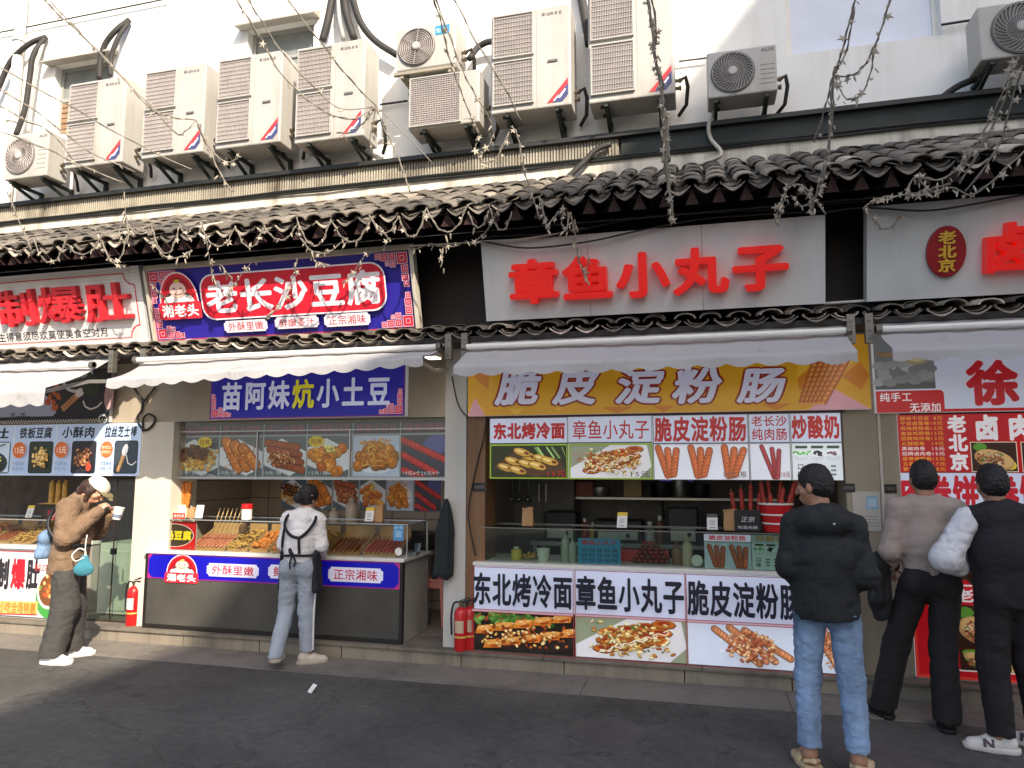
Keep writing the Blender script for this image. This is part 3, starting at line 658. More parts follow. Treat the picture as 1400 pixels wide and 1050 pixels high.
# ------------------------------------------------------------------ air conditioners on the upper wall
M_AC = plaster('ivory_casing', (181,178,172), (150,142,130), .6, .5)
M_GR = pm('fan_recess', (128,121,119), .7, var=.12)
M_BARS = pm('grille_wire', (174,166,162), .5)
M_BRK = pm('bracket_steel', (42,50,44), .6, var=.3)
AY, AD = 6.75, .36
def brackets(t, x0, w, z0, fr=(.2, .82), Yf=AY):
    for f in fr:
        x = x0+w*f; g = MB()
        g.bar((x,WY-.01,z0-.02), (x,Yf+.02,z0-.02), .035, .035); g.bar((x,WY-.03,z0-.0), (x,WY-.03,5.08), .04, .04, (0,1,0)); g.bar((x,Yf+.06,z0-.035), (x,WY-.04,5.09), .03, .03)
        g.build('bracket', M_BRK, t)
def casing(t, x0, w, z0, h, Yf=AY, d=AD):
    g = MB(); g.box(x0, x0+w, Yf, Yf+d, z0, z0+h); c = g.build('casing', M_AC, t, bevel=.014)
    for fx in (.15, .85):
        for fy in (.25, .75): g = MB(); g.lathe((x0+w*fx, Yf+d*fy, z0-.018), [(.022,0),(.022,.02)], 8); g.build('foot', M_BRK, t)
    return c
def sq_grille(t, x0, x1, z0, z1, Yf, nv=24, nh=9, fan=True):
    y = Yf-.004; g = MB(); g.box(x0, x1, y, Yf+.01, z0, z1); p = g.build('fan_grille', M_GR, t)
    if fan:
        cx, cz = (x0+x1)/2, (z0+z1)/2; r = min(x1-x0, z1-z0)*.47; g = MB()
        g.lathe((cx, y-.001, cz), [(r,0),(r,.002)], 28, (0,-1,0)); g.lathe((cx, y-.0035, cz), [(r*.2,0),(r*.2,.002)], 14, (0,-1,0))
        g.build('fan', pm('dark_fan', (116,102,98), .6, var=.15), p)
    g = MB()
    for k in range(nv): x = x0+(x1-x0)*(k+.5)/nv; g.box(x-.0042, x+.0042, y-.014, y-.006, z0, z1)
    for k in range(nh): z = z0+(z1-z0)*(k+.5)/nh; g.box(x0, x1, y-.019, y-.0145, z-.003, z+.003)
    g.build('grille_bars', M_BARS, p)
    g = MB(); e = .012
    for q in ((x0-e, x0, z0-e, z1+e), (x1, x1+e, z0-e, z1+e), (x0, x1, z0-e, z0), (x0, x1, z1, z1+e)): g.box(q[0], q[1], y-.024, Yf, q[2], q[3])
    g.build('grille_frame', M_AC, p)
    return p
def round_grille(t, cx, cz, r, Yf, swirl=True, tone=M_GR):
    g = MB(); g.lathe((cx, Yf+.002, cz), [(r*1.06,0),(r*1.06,.018),(r,.02),(r*.99,.008)], 40, (0,-1,0)); p = g.build('fan_grille', tone, t, smooth='auto')
    g = MB(); g.lathe((cx, Yf-.02, cz), [(r*.22,0),(r*.22,.018),(r*.16,.026)], 18, (0,-1,0)); g.build('hub', M_AC, p)
    g = MB()
    if swirl:
        for k in range(30):
            a = 2*math.pi*k/30; g.tube([(cx+r*q*math.cos(a-q*1.05), Yf-.026+.004*q, cz+r*q*math.sin(a-q*1.05)) for q in (.2,.4,.6,.8,1.0)], .0042, 4)
        for q in (.55, .98): g.tube([(cx+r*q*math.cos(2*math.pi*k/28), Yf-.022, cz+r*q*math.sin(2*math.pi*k/28)) for k in range(29)], .0038, 4)
    else:
        for i in range(8):
            q = .25+.75*i/7; g.tube([(cx+r*q*math.cos(2*math.pi*k/28), Yf-.024, cz+r*q*math.sin(2*math.pi*k/28)) for k in range(29)], .0045, 4)
        for k in range(6): a = math.pi*k/3+.4; g.tube([(cx+r*.2*math.cos(a), Yf-.027, cz+r*.2*math.sin(a)), (cx+r*math.cos(a), Yf-.027, cz+r*math.sin(a))], .004, 4)
    g.build('grille_bars', M_BARS, p); return p
def badge(t, txt, x, z, w, h, col, bgc=None, tcol=(110,106,104), Yf=AY, bold=.02):
    p = Print(w, h, bgc); p.text(txt, 0 if bgc is None else w*.1, w if bgc is None else w*.9, 0 if bgc is None else h*.12, h if bgc is None else h*.88, tcol, bold)
    p.build('badge', PRINT, t, (x, Yf-.003, z), thick=0)
def ac_pipes(t, x, z, h):
    g = MB(); 
    for k, zz in enumerate((.1, .18)): g.lathe((x, AY+.2, z+zz), [(.018,0),(.018,.035),(.026,.036),(.026,.055),(.012,.056)], 8, (1,0,0))
    g.build('valve', pm('valve_brass', (120,108,90), .4, .7), t)
    g = MB(); g.tube([(x+.05,AY+.2,z+.18),(x+.10,AY+.22,z+.22),(x+.12,AY+.27,z+.14),(x+.10,AY+.36,z-.0),(x+.02,WY-.04,z-.06)], .02, 6)
    g.build('pipe', M_HOSE, t)
def ac_tall(px, label, z0=5.30, h=1.09):
    x0 = float(at(px[0], px[1], AY)[0]); w = .84
    t = thing('air_conditioner', (x0+w/2, AY+AD/2, z0), label, 'air conditioner', 'tall double-fan outdoor units on the upper wall')
    casing(t, x0, w, z0, h)
    for a, b in ((.55, .955), (.07, .49)): sq_grille(t, x0+.045*w, x0+.53*w, z0+a*h, z0+b*h, AY)
    g = MB(); g.box(x0+.575*w, x0+.58*w, AY-.0025, AY+.001, z0+.02, z0+h-.02); g.build('panel_seam', pm('seam_shadow', (150,144,136), .8), t)
    badge(t, 'GREE', x0+.70*w, z0+.905*h, .17, .042, None)
    g = MB(); g.lathe((x0+.665*w, AY-.001, z0+.925*h), [(.018,0),(.018,.002)], 12, (0,-1,0)); g.build('emblem_dot', pm('badge_grey', (110,106,104), .5), t)
    g = MB(); g.box(x0+.72*w, x0+.84*w, AY-.012, AY+.001, z0+.44*h, z0+.46*h); g.build('handle', MATS['badge_grey'], t)
    p = Print(.3, .3, None); p.poly([(.04,.01),(.1,.01),(.26,.2),(.26,.26)], (206,60,62)); p.poly([(.1,.01),(.26,.01+.19),(.26,.08),(.2,.01)], (70,74,118)); p.poly([(.105,.03),(.125,.03),(.155,.07),(.16,.09)], (238,238,240)); p.poly([(.15,.055),(.18,.055),(.235,.13),(.23,.15)], (238,238,240))
    p.build('energy_sticker', PRINT, t, (x0+w-.29, AY-.003, z0+.03), thick=0)
    brackets(t, x0, w, z0); ac_pipes(t, x0+w, z0+.05, h)
    return t
ac_tall((88, 229), 'tall double-fan outdoor unit before the shuttered window at far left')
ac_tall((193, 210), 'tall double-fan outdoor unit second in the left row, beside the shuttered window')
ac_tall((294, 195), 'tall double-fan outdoor unit third in the left row, below the hooded window')
ac_tall((402, 192), 'tall double-fan outdoor unit ending the left row, beside the stacked small units', 5.25, 1.12)
ac_tall((671, 155), 'tall double-fan outdoor unit just right of the stacked small units')
ac_tall((805, 141), 'tall double-fan outdoor unit at the shadow edge, with a leafy light string hanging over it', 5.28, 1.2)
x0 = float(at(558, 178, AY)[0]); t = thing('air_conditioner', (x0+.4, AY+.18, 5.24), 'square box outdoor unit with a fine wire grid, below the small round-fan unit', 'air conditioner')
casing(t, x0, .79, 5.24, .58); sq_grille(t, x0+.03, x0+.58, 5.27, 5.79, AY, 30, 22); brackets(t, x0, .79, 5.24, (.22, .8)); ac_pipes(t, x0+.79, 5.3, .5)
g = MB(); g.box(x0+.6, x0+.603, AY-.003, AY+.001, 5.26, 5.8); g.box(x0+.62, x0+.76, AY-.003, AY+.001, 5.285, 5.29); g.build('panel_seam', MATS['seam_shadow'], t)
x0 = float(at(541, 97, AY)[0]); t = thing('air_conditioner', (x0+.34, AY+.18, 5.93), 'small outdoor unit with round ringed fan and blue badge, stacked on the box unit', 'air conditioner')
casing(t, x0, .68, 5.92, .48); round_grille(t, x0+.24, 6.165, .2, AY, False); badge(t, 'Midea', x0+.45, 6.27, .16, .1, None, (52,150,206), (240,246,250)); ac_pipes(t, x0+.68, 5.97, .4)
g = MB(); g.box(x0-.02, x0+.70, AY-.02, AY+.02, 5.865, 5.90); g.box(x0-.02, x0+.70, WY-.1, WY-.06, 5.865, 5.90)
for k in (.06, .6): g.box(x0+k, x0+k+.035, AY-.01, WY-.005, 5.83, 5.864)
g.build('bracket', pm('grey_angle_steel', (150,142,126), .6), t)
for px, w, h, fr, label, rr in (((968,136), .63, .46, .37, 'small round-fan outdoor unit in the shaded part of the wall', .19), ((1341,80), .78, .5, .42, 'small round-fan outdoor unit cut off by the right edge of the photo', .225), ((5,245), .66, .58, .36, 'small round-fan outdoor unit in the sun at the far left edge', .22)):
    a = at(px[0], px[1], AY); x0, z0 = float(a[0]), 5.18 if px[0] == 968 else 5.22 if px[0] > 1000 else 5.25
    t = thing('air_conditioner', (x0+w/2, AY+.16, z0), label, 'air conditioner', 'small single-fan outdoor units on the upper wall')
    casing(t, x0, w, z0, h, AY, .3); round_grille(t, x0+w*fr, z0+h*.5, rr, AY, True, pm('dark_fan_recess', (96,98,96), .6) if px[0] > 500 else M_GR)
    badge(t, 'AUX', x0+w*.78, z0+h*.86, .12, .045, None); brackets(t, x0, w, z0, (.12, .85)); ac_pipes(t, x0+w, z0+.03, h)
    g = MB()
    for k in range(5): g.box(x0+w*.76, x0+w*.97, AY-.0025, AY+.001, z0+h*(.18+.1*k), z0+h*(.19+.1*k))
    g.build('panel_seam', MATS['seam_shadow'], t)
# black hoses, cables and a pale drain hose on the upper wall
def curve_pts(P, k=6):
    P = [np.array(p, float) for p in P]; P = [2*P[0]-P[1]]+P+[2*P[-1]-P[-2]]; out = []
    for i in range(1, len(P)-2):
        for j in range(k):
            t = j/k; a, b, c, d = P[i-1:i+3]
            out.append(.5*((2*b)+(-a+c)*t+(2*a-5*b+4*c-d)*t*t+(-a+3*b-3*c+d)*t**3))
    out.append(P[-2]); return out
def hose(pts, r, label, mat=M_HOSE, Y=7.12, name='hose', cat='hose', grp=None):
    g = MB(); g.tube(curve_pts([at(p[0], p[1], p[2] if len(p) > 2 else Y) for p in pts]), r, 7); return finish(g.build(name, mat, smooth=True), label, cat, grp)
hose([(64,50,7.2),(40,60),(14,85),(-6,130)], .035, 'black insulated hose bending left from the wall hole beside the downpipe')
hose([(62,52,7.2),(46,75),(40,110),(34,150),(22,185)], .035, 'black insulated hose dropping to the round-fan unit at far left')
hose([(60,56,7.2),(50,90),(42,150),(38,182)], .022, 'pale thin hose hanging behind the black hoses at far left', pm('pale_hose', (190,184,172), .6))
hose([(177,27,7.2),(158,42),(143,62),(137,85),(136,108)], .035, 'black insulated hose arching from the wall hole above the shuttered window')
hose([(176,30,7.2),(160,55),(152,80),(151,104)], .03, 'black insulated hose hanging straight above the shuttered window')
hose([(457,-20,7.2),(449,25),(441,56)], .045, 'thick black hose rising straight from the unit at the end of the left row')
hose([(462,-15,7.2),(464,25),(470,54)], .03, 'grey hose between two black ones above the left row of units', pm('grey_hose', (160,160,158), .6))
hose([(468,-20,7.2),(474,20),(484,53)], .045, 'thick black hose leaning right above the end of the left row')
hose([(479,-15,7.2),(492,28),(512,55),(542,75)], .04, 'black hose sweeping down to the round ringed-fan unit')
hose([(642,80,6.95),(652,66),(665,58),(678,56)], .035, 'short black hose between the round ringed-fan unit and its tall neighbour')
hose([(792,-20,7.2),(800,25),(806,62)], .05, 'thick black hose between the two tall units right of the stack')
hose([(1345,104,7.1),(1310,118),(1275,142),(1240,153),(1180,159),(1050,171),(900,188),(830,194)], .032, 'long black cable lying on the ledge up to the right corner unit', name='cable', cat='cable')
hose([(976,152,7.0),(969,172,7.0),(972,190,7.0),(986,208,6.9),(975,218,6.9),(925,233,6.9),(862,241,6.95)], .02, 'pale drain hose bending down from the shaded unit onto the tiles', MATS['pale_hose'])
hose([(835,197,7.0),(815,205,6.98),(795,225,6.95),(770,248,6.9),(752,258,6.8)], .03, 'black hose crossing the ribbed ledge down to the tiles')
hose([(520,143,7.2),(557,138,7.2)], .012, 'thin black wire stretched on the wall beside the box unit', name='wire', cat='wire')
hose([(928,84,7.2),(968,79,7.2)], .009, 'thin black wire stretched on the wall beside the shaded unit', name='wire', cat='wire')
hose([(1287,34,7.2),(1338,26,7.2)], .012, 'thin black wire between the pale window and the right corner unit', name='wire', cat='wire')
hose([(-20,48,7.2),(37,37,7.2),(230,-2,7.2)], .010, 'thin wire rising across the sunlit wall from the downpipe', name='wire', cat='wire')

# ================================================================== SIGNS, AWNINGS, MENU BOARDS
class Pane:
    """an upright or leaning sheet with its own axes; uv() turns a measured point into its local metres"""
    def __init__(s, O, ux, uz, w, h): s.O, s.ux, s.uz, s.w, s.h = np.array(O, float), np.array(ux, float), np.array(uz, float), w, h; s.n = np.cross(s.ux, s.uz)
    def uv(s, x, y):
        d = FW + RT*(x-700)/F_PX - UP*(y-525)/F_PX; c = np.array([0, 0, EYE]); t = ((s.O-c)@s.n)/(d@s.n); q = c+d*t-s.O; return float(q@s.ux), float(q@s.uz)
    def box(s, xl, yt, xr, yb):
        ym, xm = (yt+yb)/2, (xl+xr)/2; return s.uv(xl, ym)[0], s.uv(xr, ym)[0], s.uv(xm, yb)[1], s.uv(xm, yt)[1]
    def kw(s): return dict(O=s.O, ux=s.ux, uz=s.uz)
def pane(xl, yt, xr, yb, Y):
    a, b, c, d = rect(xl, yt, xr, yb, Y); return Pane((a, Y, c), (1,0,0), (0,0,1), b-a, d-c)
def lean(X0, X1, Yb, zb, Yt, zt):
    v = np.array([0, Yt-Yb, zt-zb]); h = np.linalg.norm(v); return Pane((X0, Yb, zb), (1,0,0), v/h, X1-X0, h)
def T(p, P, txt, xl, yt, xr, yb, col, bold=.02, **k): a, b, c, d = P.box(xl, yt, xr, yb); p.text(txt, a, b, c, d, col, bold, **k)
def RC(p, P, xl, yt, xr, yb, col): a, b, c, d = P.box(xl, yt, xr, yb); p.rect(a, c, b-a, d-c, col)
def FD(p, P, xl, yt, xr, yb, kind, seed): a, b, c, d = P.box(xl, yt, xr, yb); food(p, a, c, b-a, d-c, kind, seed)
def fret(p, x, z, s, fx, fz):                        # stepped corner of key-pattern squares
    for i, j, k in ((0,0,1.5),(1.5,0,1),(0,1.5,1),(2.5,0,1),(0,2.5,1),(1.5,1,.8),(3.4,0,.8),(0,3.4,.8),(2.3,1,.6)):
        w = s*k*.92; a = x+fx*i*s-(w if fx < 0 else 0); b = z+fz*j*s-(w if fz < 0 else 0)
        p.rect(a, b, w, w, (198,38,58)); p.frame(a, b, w, w, s*.09, (226,176,196)); p.frame(a+w*.28, b+w*.28, w*.44, w*.44, s*.08, (226,176,196))
def emblem(p, P, xl, yt, xr, yb):
    a, b, c, d = P.box(xl, yt, xr, yb); w, h = b-a, d-c; cx = (a+b)/2; s = h*.36
    for k, col in ((1, (236,200,206)), (.94, (204,34,48))): p.ell(cx, c+s, w*.46*k, h*.64*k, col, 0, 24, 0, math.pi); p.rect(cx-w*.46*k, c+s-h*.02, w*.92*k, h*.03, col)
    p.ell(cx, c+s, w*.38, h*.53, (160,24,34), 0, 24, 0, math.pi)
    p.ell(cx, c+s, w*.36, h*.2, (232,228,226), 0, 16, 0, math.pi)
    p.ell(cx, c+s+h*.25, w*.2, h*.17, (196,150,140), 0, 16); p.ell(cx, c+s+h*.26, w*.19, h*.165, (226,190,178), 0, 16)
    p.ell(cx-w*.22, c+s+h*.16, w*.07, h*.03, (70,56,50), .4); p.ell(cx+w*.22, c+s+h*.16, w*.07, h*.03, (70,56,50), -.4)
    p.line([(cx-w*.1, c+s+h*.18), (cx, c+s+h*.15), (cx+w*.1, c+s+h*.18)], h*.02, (120,60,54)); p.ell(cx-w*.08, c+s+h*.29, w*.03, h*.014, (90,60,54)); p.ell(cx+w*.08, c+s+h*.29, w*.03, h*.014, (90,60,54)); p.ell(cx, c+s+h*.44, w*.07, h*.035, (196,176,60), .2)
    p.rrect(a, c, w, s, s*.14, (214,46,60)); p.text('湘老头', a+w*.06, b-w*.06, c+s*.1, c+s*.9, (246,240,240), .03)

M_LETRED = pm('red_acrylic', (226,34,28), .35, var=.04)
def add_red_glow():  # glow added to brighten the letters, which are not lit from within
    m = MATS['red_acrylic']; b = m.node_tree.nodes['Principled BSDF']; b.inputs['Emission Color'].default_value = (*lin((236,30,24)), 1); b.inputs['Emission Strength'].default_value = .14
add_red_glow()
M_SIGNG = plaster('grey_sign_sheet', (204,204,202), (184,184,182), .5, .5)
def xz(px, py, Y): a = at(px, py, Y); return float(a[0]), float(a[2])
# 1: white sign with red characters
xr = (xz(186, 363, 5.75)[0]+xz(209, 467, 5.95)[0])/2
P = lean(-8.6, xr-.01, 5.95, xz(209, 467, 5.95)[1]+.0, 5.75, xz(186, 363, 5.75)[1]); 
S = thing('shop_sign', (P.O[0]+P.w/2, 5.85, P.O[2]), 'white slatted sign with big red characters and a thin red frame', 'shop sign', 'big signs under the upper eave')
p = Print(P.w, P.h, (222,218,216))
for k in range(22): p.rect(0, P.h*k/22, P.w, .004, (196,194,194))
a, b, c, d = 0.05, P.w-.07, .05, P.h-.06
p.rrect(a, c, b-a, d-c, .12, (200,60,70), True); p.rrect(a+.012, c+.012, b-a-.024, d-c-.024, .12, (224,220,218), True)
for k in range(20): p.rect(a+.03, P.h*(k+1.6)/22, b-a-.06, .004, (200,198,198))
T(p, P, '人生得意须尽欢莫使美食空对月', -14, 451, 150, 465, (60,56,56), .012)
p.build('sign_panel', PRINT, S, **P.kw(), thick=.12)
for ch, q in (('制', (1,394,56,448)), ('爆', (57,389,118,443)), ('肚', (121,384,184,441))):
    u = P.box(*q); letters(S, ch, pm('matt_red_letter', (206,40,50), .5), P.O, P.ux, P.uz, *u, .03, .02, .004, 1.0)
q = MB(); q.box(xr-.012, xr+.004, 5.74, 6.1, 2.97, 3.62)
# 2: blue sign
X0 = (xz(205, 372, 5.75)[0]+xz(212, 467, 5.95)[0])/2; X1 = (xz(560, 337, 5.75)[0]+xz(571, 452, 5.95)[0])/2
P = lean(X0, X1, 5.95, xz(212, 467, 5.95)[1], 5.75, xz(380, 355, 5.75)[1])
S = thing('shop_sign', (P.O[0]+P.w/2, 5.85, P.O[2]), 'royal blue sign with a long red plate of white characters and a red emblem', 'shop sign', 'big signs under the upper eave')
p = Print(P.w, P.h, (46,36,150)); p.frame(0, 0, P.w, P.h, .012, (196,60,90))
for fx, fz in ((1,1),(1,-1),(-1,1),(-1,-1)): fret(p, .02 if fx > 0 else P.w-.02, .02 if fz > 0 else P.h-.02, .075, fx, fz)
a, b, c, d = P.box(277, 366, 531, 431); p.rrect(a, c, b-a, d-c, .14, (232,226,232)); p.rrect(a+.014, c+.014, b-a-.028, d-c-.028, .13, (204,32,52))
T(p, P, '老长沙豆腐', 283, 374, 526, 424, (238,232,238), .032)
for txt, q in (('外酥里嫩', (310,437,369,453)), ('鲜嫩多汁', (379,432,439,448)), ('正宗湘味', (446,428,509,445))):
    a, b, c, d = P.box(*q); p.rrect(a, c, b-a, d-c, .022, (230,222,230), True); p.text(txt, a+.04, b-.04, c+.01, d-.01, (184,60,70), .012)
emblem(p, P, 219, 371, 277, 436)
p.build('sign_panel', PRINT, S, **P.kw(), thick=.1)
q = MB(); q.bar(P.O+P.ux*(P.w+.02), P.O+P.ux*(P.w+.02)+P.uz*P.h, .036, .08); q.bar(P.O-P.ux*.018, P.O-P.ux*.018+P.uz*P.h, .03, .06); q.bar(P.O+P.uz*(P.h+.016)-P.ux*.033, P.O+P.uz*(P.h+.016)+P.ux*(P.w+.038), .03, .05, (0,0,1)); q.build('sign_frame', pm('cream_frame', (196,188,172), .5), S)
# 3: grey sign, red rounded raised letters
X0 = (xz(655, 335, 5.72)[0]+xz(667, 440, 5.9)[0])/2; X1 = (xz(1127, 290, 5.72)[0]+xz(1130, 415, 5.9)[0])/2
P = lean(X0, X1, 5.9, xz(900, 427, 5.9)[1], 5.72, xz(890, 313, 5.72)[1])
S = thing('shop_sign', (P.O[0]+P.w/2, 5.8, P.O[2]), 'plain grey sign with five thick rounded red letters and loose wires along its top', 'shop sign', 'big signs under the upper eave')
def sheet(S, P, n):
    for i in range(n):
        g = MB(); a, b = P.w*i/n+.0015, P.w*(i+1)/n-.0015
        c8 = [P.O+P.ux*u+P.uz*v-P.n*t for t in (0, .12) for u, v in ((a,0),(b,0),(b,P.h),(a,P.h))]; g.add(c8, [(0,1,2,3),(4,7,6,5),(0,4,5,1),(1,5,6,2),(2,6,7,3),(3,7,4,0)]); g.build('sign_panel', M_SIGNG, S)
sheet(S, P, 3)
letters(S, '章鱼小丸子', M_LETRED, P.O, P.ux, P.uz, *P.box(696, 340, 1080, 409), .05, .036, .012, .94)
# 4: grey sign with oval
X0 = (xz(1185, 285, 5.72)[0]+xz(1185, 415, 5.9)[0])/2
P = lean(X0, 4.6, 5.9, xz(1290, 407, 5.9)[1], 5.72, xz(1290, 274, 5.72)[1])
S = thing('shop_sign', (P.O[0]+P.w/2, 5.8, P.O[2]), 'grey sign with a dark red oval of small yellow characters', 'shop sign', 'big signs under the upper eave')
sheet(S, P, 3)
a, b, c, d = P.box(1265, 309, 1319, 379); cx, cz, rx, rz = (a+b)/2, (c+d)/2, (b-a)/2, (d-c)/2
g = MB(); V = []
for t, k in ((.004, 1), (.035, 1), (.04, .96)):
    V += [P.O+P.ux*(cx+rx*k*math.cos(q*2*math.pi/36))+P.uz*(cz+rz*k*math.sin(q*2*math.pi/36))+P.n*t for q in range(36)]
g.add(V, [(i*36+q, i*36+(q+1)%36, (i+1)*36+(q+1)%36, (i+1)*36+q) for i in range(2) for q in range(36)]+[tuple(72+q for q in range(36))]); ov = g.build('oval_plate', pm('dark_red_plate', (150,22,30), .35), S)
for ch, k in zip('老北京', (1, 0, -1)): letters(ov, ch, pm('yellow_letter', (222,176,60), .4), P.O+P.n*.038, P.ux, P.uz, cx-rx*.46, cx+rx*.46, cz+rz*(k*.54-.27), cz+rz*(k*.54+.27), .006, .03, 0, 1.0)
letters(S, '卤', M_LETRED, P.O, P.ux, P.uz, *P.box(1336, 303, 1418, 374), .05, .032, .012, 1.0)
letters(S, '肉卷', M_LETRED, P.O, P.ux, P.uz, *P.box(1440, 290, 1610, 366), .05, .032, .012, 1.0)
# dark gap panel rails
hose([(1127,415,5.95),(1186,411,5.95)], .012, 'thin pale rail across the dark gap between the two grey signs', pm('pale_rail', (196,190,182), .5), name='rail', cat='rail')
for pts, lab in (([(655,325),(690,322),(770,318),(860,300),(960,291),(1060,286),(1127,279),(1185,274)], 'loose black wire sagging along the top of the grey sign with five letters'),
                 ([(660,330),(720,339),(800,331),(880,314),(960,299),(1040,293),(1125,288)], 'second loose wire sagging lower over the grey sign with five letters'),
                 ([(1128,290),(1180,284),(1260,288),(1320,281),(1420,262)], 'loose black wire sagging along the top of the grey sign with the oval'),
                 ([(560,336),(620,333),(660,330),(720,326),(800,312)], 'loose pale wire over the dark gap beside the blue sign')):
    hose([(q[0], q[1], 5.66) for q in pts], .008, lab, pm('wire_black', (40,38,38), .6) if 'black' in lab or 'second' in lab else MATS['pale_hose'], name='wire', cat='wire')

# awnings
def cloth_mat():
    m, t, b = nodes_of('awning_cloth'); N, Lk = t.nodes.new, t.links.new; tc = N('ShaderNodeTexCoord'); mp = N('ShaderNodeMapping'); mp.inputs['Scale'].default_value = (2.2, 1, 1.2); Lk(tc.outputs['Object'], mp.inputs[0])
    n = N('ShaderNodeTexNoise'); n.inputs['Scale'].default_value = 3; n.inputs['Detail'].default_value = 9; n.inputs['Roughness'].default_value = .7; Lk(mp.outputs[0], n.inputs['Vector'])
    cr = N('ShaderNodeValToRGB'); e = cr.color_ramp.elements; e[0].position = .24; e[0].color = (*lin((150,145,140)), 1); e[1].position = .42; e[1].color = (*lin((184,183,184)), 1); Lk(n.outputs[0], cr.inputs[0]); Lk(cr.outputs[0], b.inputs['Base Color']); b.inputs['Roughness'].default_value = .85
    n2 = N('ShaderNodeTexNoise'); n2.inputs['Scale'].default_value = 7; Lk(mp.outputs[0], n2.inputs['Vector']); bp = N('ShaderNodeBump'); bp.inputs['Strength'].default_value = .25; bp.inputs['Distance'].default_value = .03; Lk(n2.outputs[0], bp.inputs['Height']); Lk(bp.outputs[0], b.inputs['Normal'])
    tl = N('ShaderNodeBsdfTranslucent'); tl.inputs[0].default_value = (*lin((190,186,180)), 1); mx = N('ShaderNodeMixShader'); mx.inputs[0].default_value = .22
    Lk(b.outputs[0], mx.inputs[1]); Lk(tl.outputs[0], mx.inputs[2]); Lk(mx.outputs[0], t.nodes['Material Output'].inputs[0]); return m
M_CLOTH = cloth_mat()
def awning(X0, X1, Yf, zl, zr, label, val=.085, seed=1, Yb=5.80, zb=2.765):
    g = random.Random(seed); t = thing('awning', ((X0+X1)/2, Yb, zb), label, 'awning', 'white retractable awnings over the stalls')
    n = int((X1-X0)/.022); V = []; rows = 9
    ph = [g.uniform(0, 6) for _ in range(8)]
    for i in range(n+1):
        x = X0+(X1-X0)*i/n; u = (x-X0)/(X1-X0); zf = zl+(zr-zl)*u
        for j in range(rows):
            s = j/(rows-1); sag = -.03*math.sin(math.pi*s)*(1+.3*math.sin(x*2.1+ph[0]))+.006*math.sin(x*9+ph[1]+3*s)*s+.004*math.sin(x*23+ph[2]-5*s)
            V.append((x, Yb+(Yf-Yb)*s, zb+(zf+val-zb)*s+sag*(1-.2*s)))
        sc = abs(math.sin(math.pi*x/.205))
        for k in (.33, .66, 1.0): V.append((x, Yf-.006*k-.01*math.sin(x*7+ph[3])*k, zf+val-k*(val-.028*(1-sc)+.004*math.sin(x*3.3+ph[4]))))
    m = rows+3; F = [(i*m+j, (i+1)*m+j, (i+1)*m+j+1, i*m+j+1) for i in range(n) for j in range(m-1)]
    make('canopy_cloth', V, F, M_CLOTH, t, smooth=True)
    g2 = MB(); s = .3; za = zb+((zl+zr)/2+val-zb)*s; ya = Yb+(Yf-Yb)*s
    g2.tube([(X0-.03, ya-.05, za-.0), (X1+.03, ya-.05, za-.0)], .024, 10); g2.build('roller_bar', M_WHITEP, t)
    g2 = MB(); g2.tube([(X0-.02, Yb+.02, zb+.0), (X1+.02, Yb+.02, zb+.0)], .03, 10); g2.build('roller', M_WHITEP, t)
    for x, e, zz in ((X0+.06, X0, zl), (X1-.06, X1, zr)):
        g2 = MB(); g2.bar((x, 5.98, 2.55), (x, (Yf+5.98)/2+.05, 2.5), .03, .035); g2.bar((x, (Yf+5.98)/2+.05, 2.5), (x, Yf+.03, zz+val-.03), .028, .03); g2.build('folding_arm', M_ALU, t)
        sx = -1 if e == X0 else 1; g2 = MB(); g2.box(min(e+sx*.02, e+sx*.075), max(e+sx*.02, e+sx*.075), 5.70, 5.755, 2.60, 2.82)
        for zz2 in (2.64, 2.70, 2.77): g2.lathe((e+sx*.047, 5.70, zz2), [(.011,0),(.011,.008)], 8, (0,-1,0))
        g2.lathe((e+sx*.01, ya-.05, za), [(.034,-.02),(.034,.02)], 10, (1,0,0)); g2.build('end_plate', MATS.get('dull_zinc') or pm('dull_zinc', (120,116,108), .5, .5, var=.3), t)
    return t
awning(-9.5, float(at(60, 560, 5.05)[0]), 5.05, 2.23, 2.22, 'white awning let out furthest, over the stall at far left', .16, 1)
awning(float(at(146, 528, 5.25)[0]), float(at(578, 497, 5.25)[0]), 5.25, float(at(150, 532, 5.25)[2]), float(at(575, 502, 5.25)[2]), 'sunlit white awning with a stained left corner under the royal blue sign', .09, 2)
awning(float(at(620, 514, 5.3)[0]), float(at(1173, 496, 5.3)[0]), 5.3, float(at(622, 516, 5.3)[2]), float(at(1170, 497, 5.3)[2]), 'white awning in the shade under the grey sign with five red letters', .09, 3)
awning(float(at(1221, 492, 5.3)[0]), 4.4, 5.3, float(at(1225, 495, 5.3)[2]), 2.37, 'white awning in the shade under the grey sign with the oval', .09, 4)
# little lit lamp by the second awning
a = at(592, 487, 5.75); L = thing('flood_lamp', (a[0], 5.75, a[2]), 'small lit white lamp at the right end of the sunlit awning', 'lamp')
g = MB(); g.box(a[0]-.06, a[0]+.06, 5.68, 5.82, a[2]-.012, a[2]+.03); g.bar((a[0],5.75,a[2]+.03), (a[0],5.8,2.80), .02, .03); g.build('lamp_body', M_WHITEP, L, bevel=.006)
g = MB(); g.box(a[0]-.05, a[0]+.05, 5.69, 5.81, a[2]-.02, a[2]-.0125); g.build('lamp_face', lamp_mat('lamp_glow', (255,244,220), 4), L)

